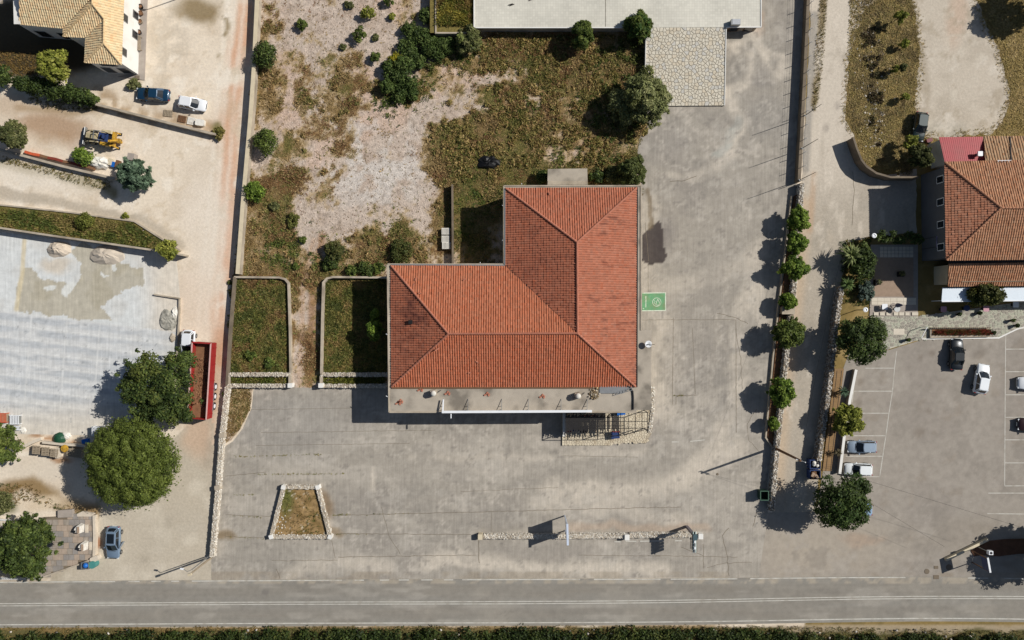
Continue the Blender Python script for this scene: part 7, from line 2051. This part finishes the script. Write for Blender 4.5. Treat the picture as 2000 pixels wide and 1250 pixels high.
MB().beam((p.x - .18, p.y - .5, h2 - 1.1), (p.x - .18, p.y - 2.1, h2 - 1.1), .06).build('lower_bar', M['brownwood'], s2)
s3 = thing('entrance_sign', 'blue-backed sign board on two posts at the car park mouth', 'sign', P(1903, 1085, 0))
pa_, pb_ = P(1893, 1073, 0), P(1898, 1098, 0)
hh3 = 3.6
for p in (pa_, pb_): MB().beam((p.x, p.y, 0), (p.x, p.y, hh3), .1).build('post', M['brownwood'], s3)
MB().beam((pa_.x, pa_.y, hh3 - .6), (pb_.x, pb_.y, hh3 - .6), .1, 1.3).build('board', M['bluedark'], s3)
MB().beam((pa_.x + .05, pa_.y + .1, hh3 + .06), (pb_.x + .05, pb_.y - .1, hh3 + .06), .22, .08).build('cap', M['white'], s3)
s4 = thing('small_sign', 'small square sign with round emblem beside the entrance sign', 'sign', P(1908, 1066, 0))
p = P(1906, 1066, 0)
MB().beam((p.x, p.y, 0), (p.x, p.y, 2.6), .07).build('post', M['steel'], s4)
MB().box((p.x + .05, p.y, 2.75), (.55, .5, .5)).build('box', M['white'], s4); MB().cyl((p.x + .05, p.y, 3.0), .17, .03, 14).build('emblem', M['darkmetal'], s4)
st3 = thing('kerb_wall', 'low tan wall slanting up to the shaded bed at the right edge', 'wall', P(1900, 1072))
MB().beam(P(1846, 1093, .25), P(1928, 1053, .25), .35, .5).build('wall_core', M['cream'], st3)
MB().prism([XY(x, y) for x, y in ((1896, 1076), (1912, 1066), (1932, 1056), (1960, 1053), (2120, 1049), (2120, 1082), (1990, 1081), (1950, 1086), (1915, 1084), (1902, 1086))], 0, .12).build('bed_soil', pm('red_brown_soil', (98, 68, 50), .95, .25, 2, bump=.5), st3)
up = thing('utility_pole', 'tall dark wooden utility pole with crossing wires at the rubble wall', 'pole', P(1511, 874, 0))
p = P(1511, 874, 0)
MB().tube([(p.x, p.y, 0), (p.x, p.y, 5), (p.x, p.y, 9.0)], [.19, .16, .13], 10).build('shaft', M['brownwood'], up)
MB().beam((p.x - .5, p.y + .15, 8.7), (p.x + .7, p.y - .25, 8.7), .1).build('crossarm', M['steel'], up)
for sx in (-.45, .1, .6): MB().cyl((p.x + sx, p.y + .15 - (sx + .5) * .33, 8.75), .06, .2, 8).build('insulator', M['white'], up)
def wire(label, a, b, sag=.5):
    pts = [a.lerp(b, i / 16) - Vector((0, 0, sag * 4 * (i / 16) * (1 - i / 16))) for i in range(17)]
    o = MB().tube(pts, .012, 4).build('wire', M['black']); tag(o, label, 'wire', 'overhead wires')
topv = Vector((p.x, p.y, 8.9))
wire('overhead wire running from the utility pole to the right edge across the car park', topv, P(2060, 1050, 7.5))
wire('overhead wire running from the utility pole up toward the tree row', topv, P(1650, 470, 6.0))
wire('overhead wire running from the utility pole to the entrance sign', topv, P(1845, 1068, 3.0))
lp = thing('street_lamp', 'thin street lamp leaning over the driveway mouth at the end of the rubble wall', 'street lamp', P(410, 1084, 0))
p = P(411, 1084, 0)
MB().tube([(p.x, p.y, 0), (p.x, p.y, 3), (p.x, p.y, 5.6)], [.09, .07, .06], 8).build('shaft', M['steel'], lp)
MB().tube([(p.x, p.y, 5.6), (p.x - .5, p.y - .2, 5.75), (p.x - 1.0, p.y + .1, 5.7)], .04, 6).build('arm', M['steel'], lp)
MB().box((p.x - 1.2, p.y + .12, 5.68), (.5, .2, .1), -.2, .05).build('lamp_head', M['white'], lp)
bp2 = thing('leaning_pole', 'weathered wooden pole with pale top beside the driveway street lamp', 'pole', P(416, 1086, 0))
p = P(417, 1086, 0)
MB().tube([(p.x, p.y, 0), (p.x - .05, p.y, 3), (p.x - .1, p.y - .05, 6.8)], [.14, .12, .1], 8).build('shaft', M['wood'], bp2)
MB().box((p.x - .1, p.y - .05, 6.85), (.5, .3, .2), .3).build('cap', M['cream'], bp2)
for i, (x, y) in enumerate(((1572, 226), (1566, 290), (1561, 352))):
    p = P(x, y, 1.1); t = thing('flagpole', ['northern thin flagpole on the lane wall', 'middle thin flagpole on the lane wall', 'southern thin flagpole at the end of the lane wall'][i], 'flagpole', (p.x, p.y, 0), 0, 'flagpoles on the lane wall')
    MB().tube([(p.x, p.y, 1.15), (p.x, p.y, 4), (p.x, p.y, 6.2)], [.05, .04, .03], 8).build('shaft', M['darkmetal'], t)
    MB().box((p.x, p.y, 1.2), (.2, .2, .1)).build('base_plate', M['steel'], t)
for k in range(14):
    y = 10 + k * 26.5; x = np.interp(y, [0, 130, 260, 354], [1579.5, 1573.5, 1566.5, 1561.5])
    p = P(float(x), y, 1.15)
    t = thing('fence_post', '%s fence post counted from the top on the plain lane wall' % ['first', 'second', 'third', 'fourth', 'fifth', 'sixth', 'seventh', 'eighth', 'ninth', 'tenth', 'eleventh', 'twelfth', 'thirteenth', 'fourteenth'][k], 'post', (p.x, p.y, 1.15), 0, 'posts along the lane wall')
    MB().beam((p.x, p.y, 1.15), (p.x, p.y, 2.2), .06).build('shaft', M['steel'], t)
    MB().beam((p.x, p.y, 2.2), (p.x + .22, p.y + .05, 2.42), .05).build('arm', M['white'], t)
for h_ in (1.6, 1.95, 2.2):
    pts = [P(float(np.interp(y, [-150, 0, 130, 260, 354], [1582.5, 1579.5, 1573.5, 1566.5, 1561.5])), y, 1.15) for y in range(-100, 356, 20)]
    o = MB().tube([(q.x, q.y, h_) for q in pts], .012, 4).build('fence_wire', M['steel']); tag(o, {1.6: 'lowest wire strung between the posts on the plain lane wall', 1.95: 'middle wire strung between the posts on the plain lane wall', 2.2: 'top wire strung between the posts on the plain lane wall'}[h_], 'wire', 'wires of the lane wall fence')
fl = thing('street_lamp', 'lamp post at the top edge casting a long shadow beside the house', 'street lamp', P(352, -4, 0)); p = P(352, -4, 0)
MB().tube([(p.x, p.y, 0), (p.x, p.y, 4.4)], [.08, .06], 8).build('shaft', M['steel'], fl); MB().box((p.x - .35, p.y, 4.45), (.8, .22, .12), 0, .05).build('lamp_head', M['white'], fl)
for i, (x, y, h_) in enumerate(((1708, 460, 2.6), (1691, 605, 2.6))):
    p = P(x, y, h_); t = thing('garden_lamp', ['white globe lamp at the top of the garden terrace', 'white globe lamp at the foot of the garden terrace'][i], 'lamp', (p.x, p.y, 0), 0, 'garden lamps')
    MB().tube([(p.x, p.y, 0), (p.x, p.y, h_ - .2)], .05, 8).build('post', M['darkmetal'], t)
    MB().lathe((p.x, p.y, h_ - .2), [(.1, 0), (.3, .05), (.32, .16), (.18, .2), (.16, .12)], 16).build('shade', M['white'], t)
# meter cabinet among the tree row
mt_ = thing('meter_cabinet', 'grey stone-clad meter cabinet between two trees of the row', 'cabinet', P(1540, 606, 0)); p = P(1540, 606, 1.5)
MB().box((p.x, p.y, .7), (1.5, .9, 1.4)).build('body', M['darkwall'], mt_); MB().box((p.x, p.y, 1.46), (1.7, 1.05, .12)).build('cap', M['kerb'], mt_); MB().box((p.x - .3, p.y - .46, .8), (.6, .04, .9)).build('door', M['steel'], mt_)

# ------------------------------------------------------------------ bins
def bin_box(name, label, px, py, w, d, h, mat, fill=None, rot=0, lid=None, rims=None):
    p = P(px, py, h); t = thing(name, label, 'bin', (p.x, p.y, 0), rot)
    for sx, sy, a, b_ in ((-1, 0, .06, d), (1, 0, .06, d), (0, -1, w - .06, .06), (0, 1, w - .06, .06)):
        MB().box((sx * (w / 2 - .03), sy * (d / 2 - .03), h / 2 + .1), (a, b_, h - .1)).build('side', mat, t, local=True)
    MB().box((0, 0, .18), (w - .1, d - .1, .06)).build('bottom', mat, t, local=True)
    for sx, sy in ((0, -1), (0, 1)): MB().box((0, sy * d / 2, h + .03), (w + .06, .09, .06)).build('rim', rims or mat, t, local=True)
    for sx in (-1, 1): MB().box((sx * w / 2, 0, h + .034), (.09, d - .09, .06)).build('rim', rims or mat, t, local=True)
    for sx in (-1, 1):
        for sy in (-1, 1): MB().cyl((sx * w * .4, sy * d * .4, .0), .07, .15, 8).build('castor', M['black'], t, local=True)
    if lid: MB().box((w / 2 + .08, 0, h - .35), (.08, d, .75), 0).build('open_lid', lid, t, local=True)
    return t
bin_box('dumpster', 'open green dumpster beside the rubble wall of the yard', 1493, 968, 1.05, 1.2, 1.35, pm('dark_green_steel', (36, 60, 50), .5, .1, 2), rims=pm('faded_green_rim', (70, 100, 82), .6, .1, 2))
for i, (x, y, lb, fillm) in enumerate(((1592, 907, 'upper blue bin overflowing with white bags in the lane', 'white'), (1592, 927, 'lower blue bin overflowing with cardboard in the lane', 'deck'))):
    t = bin_box('blue_bin', lb, x, y, 1.35, 1.15, 1.25, M['bluedark']); t['group'] = 'blue bins in the lane'
    rr4 = random.Random(i)
    for k in range(6):
        c = (rr4.uniform(-.4, .4), rr4.uniform(-.3, .3), 1.2 + rr4.uniform(0, .25)); q = t.matrix_basis @ Vector(c)
        if fillm == 'white':
            o = MB().lathe((q.x, q.y, q.z - .15), [(.08, 0), (.24, .1), (.26, .2), (.14, .32), (.03, .36)], 9).build('rubbish_bag', M['tarp'] if k % 3 else M['darkmetal'])
        else:
            o = MB().box((q.x, q.y, q.z), (.6, .34, .18), rr4.uniform(0, 3), .0).build('cardboard_box', M['deck'] if k % 2 else M['brownwood'])
        tag(o, ['first', 'second', 'third', 'fourth', 'fifth', 'sixth'][k] + (' rubbish bag heaped on the upper blue bin' if fillm == 'white' else ' flattened cardboard box heaped on the lower blue bin'), 'bag' if fillm == 'white' else 'box', 'rubbish on the upper bin' if fillm == 'white' else 'rubbish on the lower bin')
t = bin_box('blue_bin', 'pale bin with open teal lid and a bright blue bag by the road', 166, 1105, .95, .85, 1.1, M['steel'], lid=None)
MB().cyl((.85, .05, .1), .5, .9, 16).build('side_drum', M['teal'], t, local=True)
q = t.matrix_basis @ Vector((.1, .05, 1.0)); o = MB().lathe((q.x, q.y, q.z), [(.1, 0), (.34, .1), (.36, .25), (.2, .4), (.04, .45)], 10).build('rubbish_bag', M['blue'], smooth=True); tag(o, 'bright blue rubbish bag in the bin by the road', 'bag')

# ------------------------------------------------------------------ pallets, crates, heaps and clutter
def pallet(label, px, py, z, w, d, rot, mat, n=6, group='pallets', name='pallet'):
    p = P(px, py, z + .15); t = thing(name, label, 'pallet', (p.x, p.y, z), rot, group)
    for k in range(n):
        x = -w / 2 + (k + .5) * w / n
        MB().box((x, 0, .135), (w / n * .72, d, .025)).build('board', mat, t, local=True)
        if k % 2 == 0: MB().box((x, 0, .012), (w / n * .72, d, .024)).build('bottom_board', mat, t, local=True)
    for y in (-d / 2 + .06, 0, d / 2 - .06): MB().box((0, y, .075), (w, .1, .09)).build('bearer', mat, t, local=True)
    return t
ord_ = ['lowest', 'second', 'third', 'fourth', 'fifth', 'sixth', 'seventh']
for sx, sy, nn, lb, rot in ((70, 879, 7, 'left', -.05), (88, 882, 7, 'middle left', -.05), (105, 885, 7, 'middle right', -.08), (137, 884, 6, 'right', -.05), (152, 886, 6, 'far right', -.12)):
    for k in range(nn):
        pallet('%s pallet in the %s stack below the pale broken wall' % (ord_[k], lb), sx, sy, k * .15, 1.15, 1.0, rot + R.uniform(-.03, .03) + math.pi / 2, M['wood'], 5, 'stacked pallets below the wall')
o = MB().box((P(112, 885, .8).x, P(112, 885, .8).y, .5), (.3, 1.3, 1.0), -.05, .03).build('stone_post', M['pale']); tag(o, 'pale upright post between the pallet stacks', 'post')
yl = thing('yellow_drum', 'drum with round yellow lid between the pallet stacks', 'drum', P(126, 876, .9)); p = P(126, 876, .95)
yl.location = (p.x, p.y, 0); MB().cyl((0, 0, 0), .42, .9, 18).build('barrel', M['darkmetal'], yl, local=True); MB().lathe((0, 0, .9), [(.5, 0), (.5, .06), (.2, .1), (.03, .1)], 18).build('lid', M['yellow'], yl, local=True)
gh = thing('green_heap', 'heap under a dark green tarpaulin above the pallets', 'tarpaulin', P(113, 857, .3))
p = P(114, 857, .4); MB().lathe((p.x, p.y, 0), [(.85, 0), (.8, .3), (.5, .6), (.2, .72), (.03, .74)], 11).build('cover', pm('dark_green_tarp', (30, 72, 50), .5, .12, 3, bump=.5, bscale=6), gh)
def sheet_heap(name, label, px, py, rx, ry, h, mat, seed, cat='tarpaulin'):
    r = random.Random(seed); p = P(px, py, h * .5); n = 16; vs = []; fs = []
    sand = cat == 'sand heap'
    rings = [(1.0, .01), (.8, .28), (.52, .68), (.22, .98)] if sand else [(1.0, .02), (.86, .55), (.6, .85), (.3, 1.0)]
    for f, zf in rings:
        for k in range(n):
            a = 2 * math.pi * k / n; j = 1 + r.uniform(-.16, .16) * (.8 if sand else 1)
            vs.append((p.x + math.cos(a) * rx * f * j, p.y + math.sin(a) * ry * f * j, max(.015, h * zf * (r.uniform(.85, 1.1) if sand else r.uniform(.75, 1.15)))))
    vs.append((p.x, p.y, h * .9))
    for i in range(3):
        for k in range(n): a, b_ = i * n + k, i * n + (k + 1) % n; fs.append((a, b_, b_ + n, a + n))
    for k in range(n): fs.append((3 * n + k, 3 * n + (k + 1) % n, 4 * n))
    fs.append(tuple(range(n - 1, -1, -1)))
    o = MB().add(vs, fs).build(name, mat, smooth=False); tag(o, label, cat); return o
sheet_heap('crumpled_sheet', 'crumpled pale plastic sheet beside the green heap', 128, 852, .7, .5, .3, M['tarp'], 2)
sheet_heap('crumpled_sheet', 'crumpled grey sheets at the corner of the casting yard', 328, 625, 1.2, 1.4, .35, pm('grey_sheet', (168, 164, 152), .6, .25, 2, dirt=(92, 90, 82), dscale=2.5, damt=.7), 3)
sheet_heap('crumpled_sheet', 'white plastic bag beside the crumpled grey sheets', 341, 611, .45, .8, .4, M['tarp'], 4)
sheet_heap('small_rubble', 'small heap of grey rubble at the foot of the casting yard kerb', 336, 660, .4, .6, .25, M['kerb'], 5, 'rubble')
sheet_heap('tarpaulin_heap', 'large white tarpaulin heap against the digger yard wall', 195, 318, 1.5, .9, .9, M['tarp'], 6)
sheet_heap('sand_heap', 'left small sand heap against the casting yard wall', 112, 486, 1.7, 1.15, .9, M['sand'], 7, 'sand heap')
sheet_heap('sand_heap', 'right broad sand heap under a cover against the casting yard wall', 205, 498, 2.6, 1.4, .9, pm('covered_sand', (194, 182, 166), .9, .06, 2, bump=.3, bscale=6), 8, 'sand heap')
sheet_heap('small_rubble', 'white rags beside the crates at the foot of the casting yard', 45, 841, .45, .5, .15, M['tarp'], 9, 'rubble')
# crates of the casting yard
def crate(label, px, py, w, d, h, mat, mat2, n=6, rot=0):
    p = P(px, py, h); t = thing('crate', label, 'crate', (p.x, p.y, 0), rot)
    MB().box((0, 0, h / 2), (w * .96, d * .96, h - .02)).build('body', mat2, t, local=True)
    for k in range(n): MB().box((-w / 2 + (k + .5) * w / n, 0, h), (w / n * .5, d, .05)).build('top_bar', mat, t, local=True)
    for sy in (-1, 1): MB().box((0, sy * d / 2, h + .027), (w, .08, .07)).build('frame_bar', mat, t, local=True)
    for sx in (-1, 1):
        for sy in (-1, 1): MB().box((sx * w / 2, sy * d / 2, h / 2), (.08, .08, h)).build('corner_bar', mat, t, local=True)
    return t
crate('white barred crate at the foot of the casting yard', 28, 820, 1.3, 1.15, .5, M['white'], M['steel'])
crate('half hidden white crate below the barred one', 30, 836, 1.1, .5, .3, M['white'], M['steel'])
crate('orange-topped crate at the left edge of the casting yard', 2, 816, 1.5, 1.2, .5, M['orange'], M['wood'], 8)
crate('tall white caged tank beside the umbrella pine', 187, 842, 1.15, 1.1, 1.2, M['white'], M['steel'])
o = MB().box((P(166, 862, .5).x, P(166, 862, .5).y, .3), (.8, .6, .6), .1, .06).build('blue_box', M['blue']); tag(o, 'blue box in the shade beside the caged tank', 'box')
# pallets and crates beside the parked cars
pallet('pale pallet lying on the grass below the dark blue saloon', 328, 221, 0, 1.25, .85, -.12, M['wood'], 6, 'pallets by the parked cars')
pallet('pale pallet below the white hatchback against the slanting wall', 373, 236, 0, 1.0, 1.0, -.2, M['tarp'], 6, 'pallets by the parked cars')
pallet('dark broken pallet between the two pale ones', 355, 232, 0, 1.1, .9, -.2, M['brownwood'], 5, 'pallets by the parked cars')
o = MB().box((P(390, 239, .5).x, P(390, 239, .5).y, .27), (1.2, .85, .54), -.15, .12).build('white_chest', M['tarp']); tag(o, 'white chest against the slanting wall right of the pallets', 'chest')
# clutter by the digger yard wall
o = MB().box((P(215, 316, .5).x, P(215, 316, .5).y, .3), (.5, .9, .6), -.2, .03).build('pale_board', M['cream']); tag(o, 'pale board leaning right of the white tarpaulin heap', 'board')
o = MB().box((P(221, 321, .4).x, P(221, 321, .4).y, .25), (.5, .7, .5), -.2, .03).build('blue_bucket', M['blue']); tag(o, 'blue box right of the white tarpaulin heap', 'box')
o = MB().box((P(229, 320, .5).x, P(229, 320, .5).y, .3), (.45, 1.0, .6), -.25, .03).build('brown_sheet', M['brownwood']); tag(o, 'brown sheet between the tarpaulin heap and the cedar', 'sheet')
o = MB().box((P(256, 306, .9).x, P(256, 306, .9).y, .5), (.9, .9, 1.0), -.1, .05).build('grey_cabinet', M['pave']); tag(o, 'grey cabinet behind the cedar tree', 'cabinet')
nt = thing('orange_netting', 'strip of orange safety netting along the digger yard wall', 'netting', P(100, 310, .3))
for k in range(9):
    a, b_ = P(48 + k * 15, 296 + k * 3.6 + (k % 2), .5), P(63 + k * 15, 299.6 + k * 3.6 + ((k + 1) % 2), .5)
    MB().beam(Vector((a.x, a.y, .3)), Vector((b_.x, b_.y, .3)), .35, .5).build('panel', M['orange'] if k < 2 else M['soil'] if k % 3 == 2 else pm('dark_red_mesh', (128, 58, 44), .8, .2, 4) if k == 3 else bpy.data.materials['dark_red_mesh'], nt)
# white garden benches by the court wall
for i, (x, y) in enumerate(((871, 452), (871, 467), (872, 480))):
    p = P(x, y, .5); t = thing('slatted_crate', ['top white slatted crate against the thin dark wall', 'middle white slatted crate against the thin dark wall', 'bottom white slatted crate against the thin dark wall'][i], 'crate', (p.x, p.y, 0), 0, 'slatted crates by the dark wall')
    sm_ = M['tarp']
    for k in range(7): MB().box((-.5 + k * .165, 0, .7), (.1, .82, .06)).build('slat', sm_, t, local=True)
    for sy in (-.4, .4): MB().box((0, sy, .64), (1.15, .08, .1)).build('rail', sm_, t, local=True)
    for sx in (-.52, .52):
        for sy in (-.38, .38): MB().box((sx, sy, .3), (.08, .08, .6)).build('leg', sm_, t, local=True)
# black heap added to stand in for a shadow in the weeds
sheet_heap('shadow_heap', 'black heap standing in for a shadow in the weeds north of the building', 955, 317, 1.75, .95, .6, pm('shadow_black', (16, 16, 18), .5, .2, 3), 21)
# terrace furniture of the restaurant
def parasol_pot(label, px, py, r_c, h, mat, cat='pot', name='plant_pot'):
    p = P(px, py, h); t = thing(name, label, cat, (p.x, p.y, .05), 0, 'pots on the crazy paving')
    MB().lathe((0, 0, 0), [(r_c * .6, 0), (r_c * .9, h * .5), (r_c, h * .6), (r_c * .85, h * .6), (r_c * .8, h * .5)], 14).build('pot', mat, t, local=True)
    X, F, col = leaves([(0, 0, h * .8, r_c * 1.2), (r_c * .4, .1, h * .95, r_c * .7)], 60, .14, GREEN_DARK, int(px)); mesh_np('plant', X, F, M['leaf'], col, parent=t)
for i, (x, y) in enumerate(((1875, 614), (1915, 612), (1980, 626), (1988, 636), (1775, 664), (1942, 650))):
    parasol_pot(['left dark potted plant before the awning', 'right dark potted plant before the awning', 'upper potted plant at the right end of the paving', 'lower potted plant at the right end of the paving', 'potted plant at the left corner of the crazy paving', 'potted plant at the right end of the flower bed'][i], x, y, .22, .7, M['darkmetal'])
for i, (x, y, mt) in enumerate(((1843, 604, 'red'), (1888, 602, 'bluedark'), (1926, 603, 'red'), (1984, 595, 'white'), (1728, 599, 'white'), (1752, 603, 'steel'))):
    p = P(x, y, .75); t = thing('cafe_table', ['small pink-clothed table at the left end of the awning', 'blue table under the awning middle', 'second pink-clothed table under the awning', 'white table at the right end of the awning', 'small white table on the garden terrace', 'round grey table with umbrella shadow on the garden terrace'][i], 'table', (p.x, p.y, .05), 0, 'cafe tables')
    mtl = pm('pink_cloth', (196, 150, 160), .8, .06, 2) if mt == 'red' and i == 0 else (bpy.data.materials['pink_cloth'] if mt == 'red' else M[mt])
    (MB().box((0, 0, .72), (.75, .75, .05), 0, .08) if i not in (1, 5) else MB().cyl((0, 0, .7), .42, .05, 16)).build('table_top', mtl, t, local=True)
    MB().cyl((0, 0, .0), .22, .05, 12).build('foot', M['darkmetal'], t, local=True); MB().tube([(0, 0, 0), (0, 0, .7)], .05, 8).build('stem', M['darkmetal'], t, local=True)
ub = thing('parasol', 'closed dark parasol beside the round table on the garden terrace', 'parasol', P(1757, 594, 1.5)); p = P(1760, 596, 2.0); ub.location = (p.x, p.y, .1)
MB().tube([(0, 0, 0), (0, 0, 2.3)], .04, 8).build('pole', M['steel'], ub, local=True); MB().lathe((0, 0, 1.0), [(.3, 0), (.26, .4), (.15, .9), (.05, 1.3)], 10).build('canopy', M['bluedark'], ub, local=True); MB().cyl((0, 0, 0), .35, .08, 14).build('base', M['pave'], ub, local=True)
for i, (x, y) in enumerate(((1762, 535), (1716, 551))):
    p = P(x, y, .8); t = thing('deck_pot', ['potted plant in the middle of the timber deck', 'dark box planter at the left of the timber deck'][i], 'pot', (p.x, p.y, .15), 0, 'planters on the deck')
    MB().box((0, 0, .3), (.7, .7, .6), 0, .05).build('planter', M['darkmetal'], t, local=True)
    X, F, col = leaves([(0, 0, .75, .4)], 70, .16, GREEN_OLIVE, 200 + i); mesh_np('plant', X, F, M['leaf'], col, parent=t)
br = thing('wall_banner', 'pale printed banner on the shaded west wall of the restaurant', 'banner', P(1838, 472, 3.5))
MB().prism([XY(x, y, 3.5) for x, y in ((1829, 461), (1843, 461), (1843, 483), (1829, 483))], 3.45, 3.5).build('cloth', pm('lilac_cloth', (170, 156, 186), .8, .2, 1.5, dirt=(60, 58, 100), dscale=1.5, damt=.7), br)
for q in ((1830, 462), (1830, 482)): b = P(*q, 3.4); MB().beam((b.x, b.y, 0), (b.x, b.y, 3.45), .07).build('post', M['darkmetal'], br)
cb = thing('red_cart', 'small dark red cart beside the red roofed annex', 'cart', P(1815, 274, 0)); p = P(1815, 274, .6); cb.location = (p.x, p.y, 0)
MB().box((0, 0, .55), (.8, .5, .35), .3, .08).build('tub', pm('dark_red_paint', (104, 30, 34), .5, .1, 2), cb, local=True)
for sy in (-.25, .25): MB().beam((-.4, sy, .5), (-.95, sy, .35), .05).build('handle', M['darkmetal'], cb, local=True); MB().cyl((.25, sy, .0), .16, .3, 12).build('wheel', M['black'], cb, local=True)
gt = thing('flower_bed_gate', 'white gate frame at the left end of the flower bed', 'gate', P(1808, 650, 0)); 
for x, y in ((1800, 660), (1811, 639)): b = P(x, y, 1.5); MB().beam((b.x, b.y, 0), (b.x, b.y, 1.5), .07).build('post', M['white'], gt)
a, b_ = P(1800, 660, 1.5), P(1811, 639, 1.5); MB().beam(a, b_, .06).build('top_rail', M['white'], gt)
